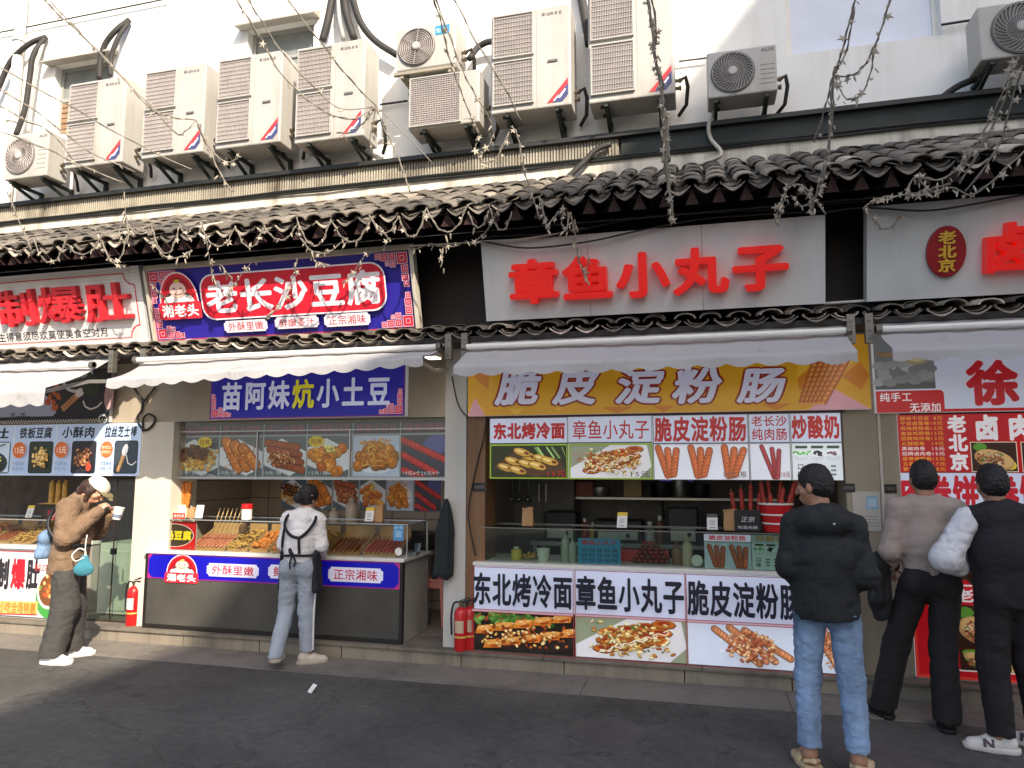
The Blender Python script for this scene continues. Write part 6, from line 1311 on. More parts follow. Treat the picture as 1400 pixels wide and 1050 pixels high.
hose([(196,545,6.11),(194,560,6.11),(188,570,6.1),(190,580,6.1),(198,588,6.1),(208,582,6.1),(212,572,6.1),(204,566,6.1),(196,572,6.1),(195,590,6.1)], .011, 'coiled dark wire tangle above the cream pillar', MATS['wire_black'], name='wire', cat='wire')
hose([(618,515,6.09),(624,545,6.09),(630,560,6.09),(640,571,6.05)], .006, 'thin black wire on the grey pillar beside the yellow sign', MATS['wire_black'], name='wire', cat='wire')
hose([(665,572,6.07),(661,600,6.09),(653,630,6.1),(641,690,6.09),(642,720,6.09),(650,760,6.09)], .006, 'thin black wire running down the brown wood post', MATS['wire_black'], name='wire', cat='wire')

# ================================================================== STRINGS OF LITTLE STAR LIGHTS
M_STAR = pm('dusty_plastic', (170,160,144), .55, var=.2)
M_STRW = pm('dusty_wire', (132,124,112), .6, var=.2)
def star_mesh(kind):
    V, F = [], []
    if kind == 0:
        for y in (-.0035, .0035):
            for k in range(10): r = .034 if k % 2 == 0 else .013; a = math.pi*k/5+.3; V.append((r*math.cos(a), y*(1 if k % 2 else .4), r*math.sin(a)))
        V += [(0,-.009,0),(0,.009,0)]
        F = [(20, (k+1) % 10, k) for k in range(10)]+[(21, 10+k, 10+(k+1) % 10) for k in range(10)]+[(k, (k+1) % 10, 10+(k+1) % 10, 10+k) for k in range(10)]
    else:
        for j, (r, z) in enumerate(((.003,0),(.007,-.012),(.006,-.04),(.001,-.055))):
            for k in range(6): V.append((r*math.cos(k*math.pi/3), r*math.sin(k*math.pi/3), z))
        F = [(j*6+k, j*6+(k+1) % 6, (j+1)*6+(k+1) % 6, (j+1)*6+k) for j in range(3) for k in range(6)]
    me = bpy.data.meshes.new('star_light'); me.from_pydata(V, [], F); me.materials.append(M_STAR); return me
STARS = [star_mesh(0), star_mesh(1)]
def light_string(label, strands, seed):
    gq = random.Random(seed); p0 = strands[0][0][0]; o = at(p0[0], p0[1], p0[2]); t = thing('light_string', o, label, 'light string', 'strings of small star lights')
    for pts, n, r in strands:
        Y = None; P = []
        Ys = [q[2] if len(q) > 2 else None for q in pts]; idx = [i for i, y in enumerate(Ys) if y is not None]
        for i, q in enumerate(pts):
            if Ys[i] is not None: y = Ys[i]
            else:
                lo = max([k for k in idx if k < i], default=idx[0]); hi = min([k for k in idx if k > i], default=lo); y = Ys[lo] if hi == lo else Ys[lo]+(Ys[hi]-Ys[lo])*(i-lo)/(hi-lo)
            P.append(at(q[0], q[1], y))
        C = [np.array(c) for c in curve_pts(P, 7)]
        g = MB(); g.tube(C, r, 5); ph = gq.uniform(0, 6)
        if n: g.tube([c+np.array([.008*math.sin(i*1.1+ph), .006*math.cos(i*1.3+ph), .008*math.cos(i*.9+ph)]) for i, c in enumerate(C)], r*.8, 5)
        g.build('strand', M_STRW, t, smooth=True)
        for k in range(n):
            f = (k+gq.uniform(.2, .8))/n*(len(C)-1); i = min(int(f), len(C)-2); c = C[i]+(C[i+1]-C[i])*(f-i); kd = 0 if gq.random() < .62 else 1
            ob = bpy.data.objects.new('star_light', STARS[kd]); COL.objects.link(ob); ob.parent = t; s = gq.uniform(.55, 1.2)
            ob.location = tuple(c-o+np.array([gq.uniform(-.02, .02), gq.uniform(-.02, .02), gq.uniform(-.03, .01)])); ob.scale = (s, s, s); ob.rotation_euler = (gq.uniform(-.8, .8), gq.uniform(0, 6), gq.uniform(-1, 1)) if kd == 0 else (gq.uniform(-.6, .6), gq.uniform(-.6, .6), 0)
    return t
W1, W2 = .0056, .0044
light_string('star light string slanting down from the top left corner over the left air conditioners', [([(55,-10,4.6),(72,12),(105,42),(140,75),(170,108),(205,148),(235,160),(268,164,5.4)], 9, W1), ([(58,-10,4.6),(110,45),(150,88),(185,125),(212,150),(240,182),(255,178),(268,164,5.4)], 8, W2), ([(268,164,5.4),(278,190),(292,208),(310,222),(330,214,5.5)], 9, W2), ([(268,164,5.4),(284,198),(300,235),(318,262,5.4)], 5, W2)], 1)
light_string('bare thin strings crossing the lowest left air conditioners', [([(-5,90,4.8),(95,145),(190,198),(262,232,5.4)], 2, W2), ([(-5,118,4.8),(60,160),(120,206),(185,235,5.4)], 3, W2), ([(-5,178,4.8),(60,202),(110,226),(170,250,5.4)], 3, W2), ([(-5,142,4.8),(35,165),(70,182),(110,232,5.4)], 2, W2)], 2)
light_string('star light strings meeting at a knot beside the last unit of the left row', [([(318,-10,4.6),(345,35),(362,62),(380,95),(405,122),(440,150),(480,163),(515,146,5.4)], 7, W1), ([(335,-10,4.6),(352,20),(385,70),(425,115),(465,148),(515,146,5.4)], 4, W2), ([(385,-10,4.6),(440,60),(480,110),(515,146,5.4)], 1, W2), ([(515,146,5.4),(525,175),(540,205),(552,235),(560,262,5.5)], 3, W2), ([(515,146,5.4),(500,165),(480,180),(460,182,5.4)], 6, W2), ([(515,146,5.4),(560,190),(592,224,5.6)], 0, W2), ([(515,146,5.4),(506,190),(512,215,5.5)], 2, W2)], 3)
light_string('star light string dropping past the blue badged small unit', [([(590,-10,4.7),(603,30),(612,70),(625,110),(640,150),(655,185,5.3)], 9, W1), ([(592,-10,4.7),(615,50),(632,95),(650,130),(668,160),(674,185,5.3)], 9, W2), ([(655,185,5.3),(650,205),(662,222),(680,214),(696,180,5.3)], 7, W2), ([(674,185,5.3),(668,200),(655,212,5.3)], 3, W2)], 4)
light_string('single thin string crossing the tall unit right of the stacked pair', [([(617,-10,4.8),(650,55),(690,120),(712,165,5.3)], 1, W2), ([(700,172,5.3),(709,190),(714,225),(722,250),(738,300,5.36)], 9, W2)], 5)
light_string('thick leafy light string hanging straight down over the rightmost tall unit', [([(884,-10,4.8),(892,40),(896,80),(902,110),(907,150),(908,190),(912,230),(918,280),(921,304,5.36)], 26, .010), ([(890,-10,4.8),(897,40),(895,80),(906,112),(904,150),(911,190),(909,232),(917,262,5.36)], 24, W1), ([(908,150,5.2),(911,170),(914,222,5.3)], 12, .014)], 6)
light_string('star light string forking into two loops on the shaded wall left of the pale window', [([(1172,-10,4.7),(1160,35),(1150,75),(1139,105),(1136,150),(1132,200),(1120,250),(1110,288,5.36)], 14, W1), ([(1168,10,4.7),(1157,70),(1139,105),(1128,148),(1113,195,5.3)], 4, W2), ([(1219,-10,4.7),(1208,30),(1197,60),(1180,92),(1160,104),(1139,103,5.0)], 9, W1), ([(1197,60,4.85),(1190,100),(1178,128),(1160,136),(1150,125),(1142,106,5.0)], 10, W2), ([(1139,105,5.0),(1138,160),(1128,235),(1118,262,5.3)], 9, W2)], 7)
light_string('star light strings fanning down to the eave at the right edge', [([(1392,78,4.9),(1378,110),(1366,138),(1340,190),(1308,242,5.3)], 10, W2), ([(1386,95,4.9),(1372,140),(1350,185),(1312,252,5.3)], 9, W2), ([(1398,90,4.9),(1382,142),(1365,200),(1320,262,5.3)], 9, W2), ([(1240,262,5.36),(1252,242),(1282,246),(1310,230),(1325,200,5.3)], 14, W1), ([(1252,242,5.36),(1275,262),(1300,256),(1330,266),(1365,240),(1402,205,5.3)], 14, W2), ([(1390,85,4.9),(1380,96),(1384,106,4.9)], 6, W1)], 8)
light_string('tangle of star lights hanging at the right end of the five letter sign', [([(1064,288,5.36),(1074,262),(1090,252),(1106,262),(1128,292,5.36)], 12, W1), ([(1076,258,5.36),(1070,280),(1066,300,5.4)], 6, W2), ([(1094,254,5.36),(1110,276),(1104,292,5.36)], 7, W2), ([(1128,240,5.3),(1116,268),(1098,282),(1082,268,5.36)], 7, W2), ([(1060,305,5.5),(1066,282,5.4)], 3, W2)], 9)
light_string('star lights tucked on top of the grey sign with the oval', [([(1180,285,5.5),(1200,272),(1225,268),(1262,262),(1300,250,5.4)], 16, W1), ([(1190,292,5.6),(1202,310),(1216,312),(1232,295,5.62)], 7, W2)], 10)
light_string('swags of star lights drooping over the start of the five letter sign', [([(737,268,5.36),(743,290),(748,312),(755,300),(772,284,5.36)], 10, W1), ([(772,284,5.36),(768,305),(774,314),(780,290),(784,318,5.5)], 9, W1), ([(785,300,5.5),(789,345),(796,368),(801,378,5.66)], 9, W2), ([(805,352,5.66),(801,372),(798,380,5.66)], 3, W2)], 11)
rs = random.Random(21)
def swags(label, xs, drop, seed, yo=0, extra=()):
    g = random.Random(seed); st = []
    for a, b in zip(xs[:-1], xs[1:]):
        ya, yb = 343-.066*a+yo, 343-.066*b+yo; dp = drop*g.uniform(.45, 1.5); ya += g.uniform(-9, 9); yb += g.uniform(-9, 9); st.append(([(a,ya,5.34),(a+(b-a)*.25,(ya*.75+yb*.25)+dp*.75),((a+b)/2,(ya+yb)/2+dp),(a+(b-a)*.75,(ya*.25+yb*.75)+dp*.8),(b,yb,5.34)], max(2, int((b-a)/12)), W2))
    light_string(label, st+list(extra), seed)
swags('looping star light swags under the eave above the leftmost white sign', [-5, 45, 92, 140, 175], 30, 31, -8, [([(170,262,5.34),(171,290),(163,318),(172,332),(176,318),(171,290,5.34)], 8, W2), ([(10,262,5.3),(25,300),(45,345,5.4)], 7, W2), ([(130,312,5.34),(150,352),(178,366,5.6)], 8, W2)])
swags('looping star light swags under the eave above the red emblem', [175, 207, 245, 276, 322], 26, 32, -20, [([(276,303,5.34),(285,345),(290,372),(298,392,5.6)], 9, W2), ([(207,330,5.34),(228,352),(250,350),(262,342,5.36)], 8, W1), ([(205,388,5.62),(222,404),(232,420,5.7)], 3, W2), ([(302,360,5.6),(310,375),(318,380,5.64)], 4, W2)])
swags('looping star light swags under the eave over the middle of the royal blue sign', [322, 360, 405, 452, 505], 26, 33, -14, [([(405,318,5.34),(425,342),(448,345),(475,325,5.36)], 9, W2), ([(408,350,5.6),(398,385),(380,420),(362,436,5.74)], 9, W2), ([(350,352,5.6),(325,382),(312,402,5.7)], 8, W2), ([(425,345,5.6),(432,358),(450,362,5.64)], 6, W2)])
swags('looping star light swags under the eave above the right end of the royal blue sign', [505, 545, 583, 640], 24, 34, -18, [([(505,338,5.6),(492,360),(480,376),(468,388,5.7)], 9, W2), ([(562,342,5.62),(590,334),(612,338),(640,330,5.6)], 9, W1), ([(512,305,5.36),(530,325),(522,340,5.5)], 6, W2), ([(605,340,5.6),(604,360),(602,366,5.6)], 2, W2)])
swags('looping star light swags under the eave over the dark gap between signs', [640, 668, 700], 22, 35, -16, [([(690,268,5.36),(668,312),(650,330,5.5)], 6, W2)])

# ================================================================== PEOPLE (distance-field bodies turned into one continuous surface each)
NZ = np.random.RandomState(7).rand(24, 24, 24).astype(np.float32)
def vnoise(p, f):
    q = p*f; i = np.floor(q).astype(np.int32); t = (q-i).astype(np.float32); t = t*t*(3-2*t); i %= 24; j = (i+1) % 24; r = 0
    for a in (0, 1):
        for b in (0, 1):
            for c in (0, 1):
                w = (t[..., 0] if a else 1-t[..., 0])*(t[..., 1] if b else 1-t[..., 1])*(t[..., 2] if c else 1-t[..., 2])
                r = r+w*NZ[(j if a else i)[..., 0], (j if b else i)[..., 1], (j if c else i)[..., 2]]
    return r-.5
def cap(a, b, ra, rb, k=.02, n=None, f=1.0): return ('c', np.array(a, float), np.array(b, float), ra, rb, k, None if n is None else np.array(n, float), f)
def ellp(c, r, k=.02, M=None, sub=False): return ('s' if sub else 'e', np.array(c, float), np.array(r, float), k, M)
def cutp(pt, n): return ('p', np.array(pt, float), np.array(n, float)/np.linalg.norm(n))
def surf(prims, h, wr=None):
    """evaluate the primitives on a grid and return the zero surface (surface nets)"""
    lo = np.full(3, 9.0); hi = -lo
    for q in prims:
        if q[0] == 'c': r = max(q[3], q[4]); lo = np.minimum(lo, np.minimum(q[1], q[2])-r); hi = np.maximum(hi, np.maximum(q[1], q[2])+r)
        elif q[0] == 'e': r = max(q[2]); lo = np.minimum(lo, q[1]-r); hi = np.maximum(hi, q[1]+r)
    lo -= .05; hi += .05; n = np.ceil((hi-lo)/h).astype(int)+1
    F = np.full(tuple(n), 1.0, np.float32); ax = [lo[i]+h*np.arange(n[i]) for i in range(3)]
    for q in prims:
        if q[0] == 'p':
            d = (ax[0][:, None, None]-q[1][0])*q[2][0]+(ax[1][None, :, None]-q[1][1])*q[2][1]+(ax[2][None, None, :]-q[1][2])*q[2][2]
            F = np.maximum(F, d.astype(np.float32)); continue
        if q[0] == 'c': r = max(q[3], q[4]); a0, a1 = np.minimum(q[1], q[2])-r, np.maximum(q[1], q[2])+r; k = q[5]
        else: r = max(q[2]); a0, a1 = q[1]-r, q[1]+r; k = q[3]
        m = k+3*h; i0 = np.clip(np.floor((a0-m-lo)/h).astype(int), 0, n-1); i1 = np.clip(np.ceil((a1+m-lo)/h).astype(int)+1, 1, n)
        sl = tuple(slice(i0[i], i1[i]) for i in range(3)); P = np.stack(np.meshgrid(*[ax[i][sl[i]] for i in range(3)], indexing='ij'), -1)
        if q[0] == 'c':
            a, b = q[1], q[2]; ba = b-a; L = ba@ba+1e-9; t = np.clip(((P-a)@ba)/L, 0, 1); v = P-(a+t[..., None]*ba)
            if q[6] is not None: s = v@q[6]; v = v+((q[7]-1)*s)[..., None]*q[6]
            d = np.sqrt((v*v).sum(-1))-(q[3]+(q[4]-q[3])*t)
        else:
            v = P-q[1]
            if q[4] is not None: v = v@q[4]
            k0 = np.sqrt(((v/q[2])**2).sum(-1)); k1 = np.sqrt(((v/q[2]**2)**2).sum(-1))+1e-6; d = k0*(k0-1)/k1
        d = d.astype(np.float32); S = F[sl]
        if q[0] == 's': hh = np.clip(.5-.5*(S+d)/k, 0, 1); F[sl] = S*(1-hh)+(-d)*hh+k*hh*(1-hh)
        else: hh = np.clip(.5+.5*(d-S)/k, 0, 1); F[sl] = d*(1-hh)+S*hh-k*hh*(1-hh)
    if wr:
        near = np.abs(F) < .05; I = np.argwhere(near); P = lo+I*h; dsp = np.zeros(len(P), np.float32)
        for amp, fr, st in wr: dsp += amp*(1-2*np.abs(vnoise(P*np.array(st)+3.1, fr))*2)
        F[near] += dsp-sum(w[0] for w in wr)*.5
    ins = F < 0; c = [ins[i:n[0]-1+i, j:n[1]-1+j, k:n[2]-1+k] for i in (0, 1) for j in (0, 1) for k in (0, 1)]; s = sum(x.astype(np.int8) for x in c); act = (s > 0) & (s < 8)
    idx = np.full(act.shape, -1, np.int32); A = np.argwhere(act); idx[act] = np.arange(len(A)); acc = np.zeros((len(A), 3)); cnt = np.zeros(len(A))
    for d in range(3):
        e = np.eye(3, dtype=int)[d]; o = [x for x in range(3) if x != d]
        for u in (0, 1):
            for v in (0, 1):
                off = np.zeros(3, int); off[o[0]] = u; off[o[1]] = v; B = A+off; f0 = F[tuple(B.T)]; f1 = F[tuple((B+e).T)]; x = (f0 < 0) != (f1 < 0); t = np.where(x, f0/(f0-f1+1e-12), 0)
                acc += np.where(x[:, None], B+t[:, None]*e, 0); cnt += x
    V = lo+acc/np.maximum(cnt, 1)[:, None]*h; Q = []
    for d in range(3):
        e = np.eye(3, dtype=int)[d]; o = [x for x in range(3) if x != d]
        f0 = ins[:-1] if d == 0 else ins[:, :-1] if d == 1 else ins[:, :, :-1]; f1 = ins[1:] if d == 0 else ins[:, 1:] if d == 1 else ins[:, :, 1:]
        C = np.argwhere(f0 != f1); ok = np.all(C[:, o] > 0, 1) & np.all(C[:, o] < (n-1)[o], 1); C = C[ok]; sg = f0[tuple(C.T)]
        a = np.eye(3, dtype=int)[o[0]]; b = np.eye(3, dtype=int)[o[1]]
        q = np.stack([idx[tuple((C-a-b).T)], idx[tuple((C-b).T)], idx[tuple(C.T)], idx[tuple((C-a).T)]], 1)
        fl = sg if d != 1 else ~sg; q[~fl] = q[~fl][:, ::-1]; Q.append(q)
    return V, np.vstack(Q)
class Person:
    def __init__(s, loc, yaw, scale, label):
        s.t = thing('person', loc, label, 'person'); s.t.rotation_euler = (0, 0, yaw); s.sc = scale
    def part(s, name, prims, mat, h=.008, wr=None, parent=None):
        V, Q = surf(prims, h, wr); V = V*s.sc
        me = bpy.data.meshes.new(name); me.vertices.add(len(V)); me.vertices.foreach_set('co', V.astype(np.float32).ravel()); me.loops.add(len(Q)*4); me.loops.foreach_set('vertex_index', Q.astype(np.int32).ravel())
        me.polygons.add(len(Q)); me.polygons.foreach_set('loop_start', np.arange(0, len(Q)*4, 4, dtype=np.int32)); me.polygons.foreach_set('loop_total', np.full(len(Q), 4, np.int32)); me.polygons.foreach_set('use_smooth', np.ones(len(Q), bool))
        me.update(calc_edges=True); me.validate(); me.materials.append(mat); o = bpy.data.objects.new(name, me); COL.objects.link(o); o.parent = parent or s.t; return o
    def tube(s, name, pts, r, mat, n=8, flat=None, parent=None):
        g = MB(); g.tube(curve_pts([np.array(p)*s.sc for p in pts], 6), r*s.sc, n); me = bpy.data.meshes.new(name); me.from_pydata([tuple(map(float, v)) for v in g.v], [], g.f); me.materials.append(mat); me.polygons.foreach_set('use_smooth', [True]*len(me.polygons)); o = bpy.data.objects.new(name, me); COL.objects.link(o); o.parent = parent or s.t; return o
    def mesh(s, name, g, mat, parent=None, smooth=True):
        me = bpy.data.meshes.new(name); me.from_pydata([tuple(float(c)*s.sc for c in v) for v in g.v], [], g.f); me.materials.append(mat)
        if smooth: me.polygons.foreach_set('use_smooth', [True]*len(me.polygons)); me.set_sharp_from_angle(angle=R(45))
        o = bpy.data.objects.new(name, me); COL.objects.link(o); o.parent = parent or s.t; return o
def rotm(yaw=0, pitch=0, roll=0): return np.array(Matrix.Rotation(yaw, 3, 'Z') @ Matrix.Rotation(pitch, 3, 'X') @ Matrix.Rotation(roll, 3, 'Y'))
def head_prims(H, M):
    P = lambda x, y, z: np.array(H)+M@np.array([x, y, z])
    out = [ellp(P(0,-.012,.02), (.074,.094,.098), .02, M), ellp(P(0,.02,-.04), (.058,.066,.075), .03, M), ellp(P(0,.058,-.085), (.026,.022,.022), .025, M), ellp(P(0,.078,.0), (.05,.016,.012), .02, M),
           cap(P(0,.082,.012), P(0,.106,-.028), .009, .014, .012), cap(P(-.016,.088,-.062), P(.016,.088,-.062), .008, .008, .01), cap(P(-.014,.084,-.074), P(.014,.084,-.074), .008, .008, .01)]
    for sx in (-1, 1): out += [ellp(P(sx*.077,-.005,-.012), (.010,.020,.032), .008, M), ellp(P(sx*.045,.05,-.03), (.022,.02,.02), .02, M), ellp(P(sx*.03,.088,.008), (.014,.01,.009), .006, M, True)]
    return out
def hand_prims(Wr, d, n, t, curl=.5):
    Wr, d, n, t = [np.array(v, float) for v in (Wr, d, n, t)]; d /= np.linalg.norm(d); n -= d*(n@d); n /= np.linalg.norm(n); t = t-d*(t@d)-n*(t@n); t /= np.linalg.norm(t)
    out = [cap(Wr, Wr+d*.075, .026, .034, .02, n, 1.8)]
    for i, (u, L) in enumerate(((.030,.9),(.011,1.0),(-.009,.95),(-.028,.76))):
        p = Wr+d*.082+t*u; dr = d.copy(); a = curl*(1+.1*i)
        for Ls, r0, r1 in ((.042,.0095,.009),(.027,.009,.0082),(.021,.0082,.007)):
            dr = dr*math.cos(a)+np.cross(np.cross(d, n), dr)*0+n*math.sin(a) if False else dr
            ang = a; ca, sa = math.cos(ang), math.sin(ang); ax = np.cross(d, n); ax /= np.linalg.norm(ax); dr = dr*ca+np.cross(ax, dr)*sa+ax*(ax@dr)*(1-ca)
            q = p+dr*Ls*L; out.append(cap(p, q, r0, r1, .004)); p = q; a = curl*.9
    b = Wr+d*.025+t*.026; q = b+(d*.6+t*.75+n*.25)*.04; out += [cap(b, q, .014, .0115, .012), cap(q, q+(d*.85+t*.35+n*.35)*.032, .0110, .009, .004)]
    return out
def body_prims(J, M, hands):
    o = [cap(J['pelvis'], J['waist'], .135, .12, .05, (0,1,0), 1.35), cap(J['waist'], J['chest'], .12, .15, .05, (0,1,0), 1.4), cap(J['chest'], J['neck']+np.array([0,0,-.06]), .14, .09, .05, (0,1,0), 1.4), cap(J['sl'], J['sr'], .06, .06, .05), cap(J['neck']+np.array([0,0,-.05]), J['head']+M@np.array([0,-.02,-.06]), .06, .054, .03)]
    for s in 'lr':
        o += [cap(J['s'+s], J['e'+s], .052, .041, .03), cap(J['e'+s], J['w'+s], .041, .027, .02), cap(J['h'+s], J['k'+s], .085, .055, .04), cap(J['k'+s], J['a'+s], .055, .036, .03), cap(J['a'+s], J['a'+s]+np.array(J['f'+s])*.13+np.array([0,0,-.05]), .036, .03, .03)]
    return o+head_prims(J['head'], M)+hands
def pose(**kw):
    J = dict(pelvis=(0,0,.96), waist=(0,0,1.10), chest=(0,0,1.28), neck=(0,-.01,1.46), head=(0,.015,1.605), sl=(-.175,-.01,1.405), sr=(.175,-.01,1.405), el=(-.235,-.04,1.12), er=(.235,-.04,1.12), wl=(-.24,.06,.88), wr=(.24,.06,.88), hl=(-.09,0,.91), hr=(.09,0,.91), kl=(-.1,.02,.50), kr=(.1,.02,.50), al=(-.1,-.03,.085), ar=(.1,-.03,.085), fl=(-.15,1,0), fr=(.15,1,0))
    J.update(kw); J = {k: np.array(v, float) for k, v in J.items()}
    for k in ('fl', 'fr'): J[k] = J[k]/np.linalg.norm(J[k])
    return J
def trousers(J, r, hem, waist=1.02, seat=.15, kz=1.25):
    o = [cap(J['pelvis']+np.array([0,0,.07]), J['pelvis'], seat*.92, seat, .04, (0,1,0), kz)]
    for s in 'lr': o += [cap(J['h'+s], J['k'+s], r[0], r[1], .03), cap(J['k'+s], J['a'+s]+(J['a'+s]-J['k'+s])*.12, r[1], r[2], .03), ellp(J['h'+s]+np.array([.0,-.055,.02]), (.085,.075,.1), .04)]
    lo = min(J['al'][2], J['ar'][2]); return o+[cutp((0,0,hem), (0,0,-1)), cutp((0,0,waist+.04), (0,0,1))]
def shoe(J, s, r=1.0, chunky=1.0):
    a, f = J['a'+s], J['f'+s]; g0 = a[2]-.085; up = np.array([0,0,1.0]); sd = np.cross(f, up); hp = a+f*-.03; P = lambda x, y, z: np.array([a[0], a[1], g0])+f*y+sd*x+up*z
    U = [cap(P(0,-.035,.055), P(0,.06,.05), .042*r, .046*r, .02), cap(P(0,.06,.045), P(.0,.155,.034), .046*r, .038*r, .02, up, 1.25), cap(P(0,-.03,.06), P(0,-.005,.115), .044*r, .042*r, .02), cutp(P(0,0,.022), -up), cutp(P(0,0,.125)+f*0, up*1.0-f*.25)]
    S = [cap(P(0,-.04,.02), P(0,.06,.02), .047*r*chunky, .051*r*chunky, .01, up, .9), cap(P(0,.06,.02), P(0,.158,.02), .051*r*chunky, .043*r*chunky, .02, up, .9), cutp(P(0,0,0), -up), cutp(P(0,0,.030*chunky), up)]
    L = [P(x, y, z) for y, x, z in ((.05,-.03,.094),(.065,.03,.09),(.08,-.03,.082),(.095,.028,.076),(.11,-.022,.07))]
    return U, S, L
SKIN = pm('skin', (196,150,124), .5, var=.06, scale=14)
SKIN2 = pm('skin_tan', (170,124,98), .5, var=.06, scale=14)
HAIR = pm('black_hair', (26,22,22), .5, var=.5, scale=60, bump=.9, bscale=140, stretch=(1,1,.25))
def cloth(name, rgb, var=.12, rough=.9, bs=260, bump=.25, scale=6): return pm(name, rgb, rough, var=var, scale=scale, bump=bump, bscale=bs, fine=.13)
def face(p, H, M, brow=True):
    g = MB()
    for sx in (-1, 1):
        g = MB(); c = np.array(H)+M@np.array([sx*.03,.080,.008]); g.sphere(c, .0105, 10, 8); p.mesh('eye', g, MATS.get('eye_dark') or pm('eye_dark', (36,26,22), .15))
        if brow: a = [np.array(H)+M@np.array([sx*x, y, z]) for x, y, z in ((.014,.092,.026),(.03,.09,.031),(.046,.08,.026))]; g = MB(); g.tube(a, [.003,.004,.002], 5); p.mesh('eyebrow', g, HAIR)
    a = [np.array(H)+M@np.array([x, y, -.068]) for x, y in ((-.022,.086),(-.01,.0945),(.01,.0945),(.022,.086))]; g = MB(); g.tube(a, .0032, 5); p.mesh('mouth', g, pm('lip', (150,86,80), .5))
def short_hair(H, M, th=.014, low=-.05, front=.055):
    P = lambda x, y, z: np.array(H)+M@np.array([x, y, z])
    return [ellp(P(0,-.016,.028), (.074+th,.094+th,.098+th), .02, M), ellp(P(0,-.05,-.02), (.066+th*.6,.05+th,.06), .03, M), cutp(P(0,front,.03), M@np.array([0,1,-.55])), cutp(P(0,.0,low), M@np.array([0,.62,-1]))]
def put_shoes(p, J, um, sm, r=1.0, chunky=1.0, lace=None):
    out = []
    for s in 'lr':
        U, S, L = shoe(J, s, r, chunky); u = p.part('shoe', U, um, .006); p.part('sole', S, sm, .006, parent=u)
        if lace: p.tube('lace', L, .0045, lace, 6, parent=u)
        out.append(u)
    return out

# ---- man in a black hooded jacket and blue jeans, head turned to the left
c = gd(1140, 1052); p = Person((c[0], c[1], 0), R(-4), .985, 'man with short dark hair in a black hooded jacket and faded blue jeans')
M = rotm(R(62), R(-8)); J = pose(head=(-.035,.02,1.605), el=(-.20,-.03,1.13), er=(.215,-.04,1.09), wl=(-.12,.22,1.04), wr=(.14,.20,1.0), hl=(-.09,0,.91), hr=(.09,0,.91), kl=(-.115,.03,.50), kr=(.115,.0,.50), al=(-.125,-.03,.085), ar=(.13,-.05,.085), fl=(-.35,1,0), fr=(.3,1,0), sl=(-.15,-.01,1.375), sr=(.155,-.01,1.36))
hands = hand_prims(J['wl'], (.5,.8,.1), (0,.2,-1), (.5,-.2,0), .55)+hand_prims(J['wr'], (-.5,.8,.1), (0,.2,-1), (-.5,-.2,0), .55)
p.part('body', body_prims(J, M, hands), SKIN2, .006); face(p, J['head'], M)
p.part('hair', short_hair(J['head'], M, .008, -.05, .06), HAIR, .006, [(.004, 90, (1,1,1))])
JM = cloth('black_jacket', (27,29,30), .2, .75, 120, .3)
jk = [cap((0,.0,.90), (0,.0,1.2), .185, .182, .05, (0,1,0), 1.12), cap((0,0,1.2), (0,-.015,1.36), .178, .12, .05, (0,1,0), 1.25), cap(J['sl'], J['sr'], .075, .075, .05), cap((-.15,-.01,1.375), (-.05,-.02,1.45), .06, .06, .05), cap((.155,-.01,1.365), (.05,-.02,1.45), .06, .06, .05),
      cap(J['sl'], J['el'], .074, .068, .04), cap(J['el'], J['wl'], .068, .052, .03), cap(J['sr'], J['er'], .074, .070, .04), cap(J['er'], J['wr'], .070, .052, .03),
      ellp((-.005,-.10,1.40), (.15,.075,.085), .03), ellp((0,-.075,1.45), (.115,.075,.05), .03), ellp((0,.06,1.50), (.075,.05,.035), .02, None, True), ellp((-.02,.0,1.53), (.085,.085,.075), .02, None, True), cutp((0,0,.848), (.07,0,-1))]
p.part('jacket', jk, JM, .008, [(0.0060, 9, (1,1,1.6)), (0.0045, 22, (1.2,1.2,.7))])
g = MB(); g.sphere((.05,-.176,1.395), (.008,.003,.008), 8, 6); p.mesh('toggle', g, M_STEEL)
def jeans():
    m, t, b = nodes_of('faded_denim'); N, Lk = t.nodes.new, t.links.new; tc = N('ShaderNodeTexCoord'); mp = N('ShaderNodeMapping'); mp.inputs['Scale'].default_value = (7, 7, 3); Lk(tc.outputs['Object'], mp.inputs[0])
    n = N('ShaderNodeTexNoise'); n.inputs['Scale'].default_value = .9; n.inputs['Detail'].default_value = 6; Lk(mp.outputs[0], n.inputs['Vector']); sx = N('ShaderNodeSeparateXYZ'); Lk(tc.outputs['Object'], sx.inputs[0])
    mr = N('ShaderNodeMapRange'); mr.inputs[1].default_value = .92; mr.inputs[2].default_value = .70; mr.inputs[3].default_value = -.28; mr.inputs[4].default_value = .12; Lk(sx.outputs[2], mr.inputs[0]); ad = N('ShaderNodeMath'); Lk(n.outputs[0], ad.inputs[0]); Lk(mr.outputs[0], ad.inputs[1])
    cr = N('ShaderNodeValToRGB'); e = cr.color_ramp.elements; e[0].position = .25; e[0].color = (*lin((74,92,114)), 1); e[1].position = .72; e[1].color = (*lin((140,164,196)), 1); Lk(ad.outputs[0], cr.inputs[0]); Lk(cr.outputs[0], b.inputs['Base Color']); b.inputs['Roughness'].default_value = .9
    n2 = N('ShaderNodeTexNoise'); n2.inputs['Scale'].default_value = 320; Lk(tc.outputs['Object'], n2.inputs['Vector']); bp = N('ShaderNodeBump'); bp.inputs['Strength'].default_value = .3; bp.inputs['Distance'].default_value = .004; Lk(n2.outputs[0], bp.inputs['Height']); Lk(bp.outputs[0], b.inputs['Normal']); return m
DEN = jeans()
p.part('jeans', trousers(J, (.096,.070,.062), .13, .838, .150), DEN, .007, [(0.0042, 13, (.85,.85,1.2)), (0.0037, 30, (1,1,1.6))])
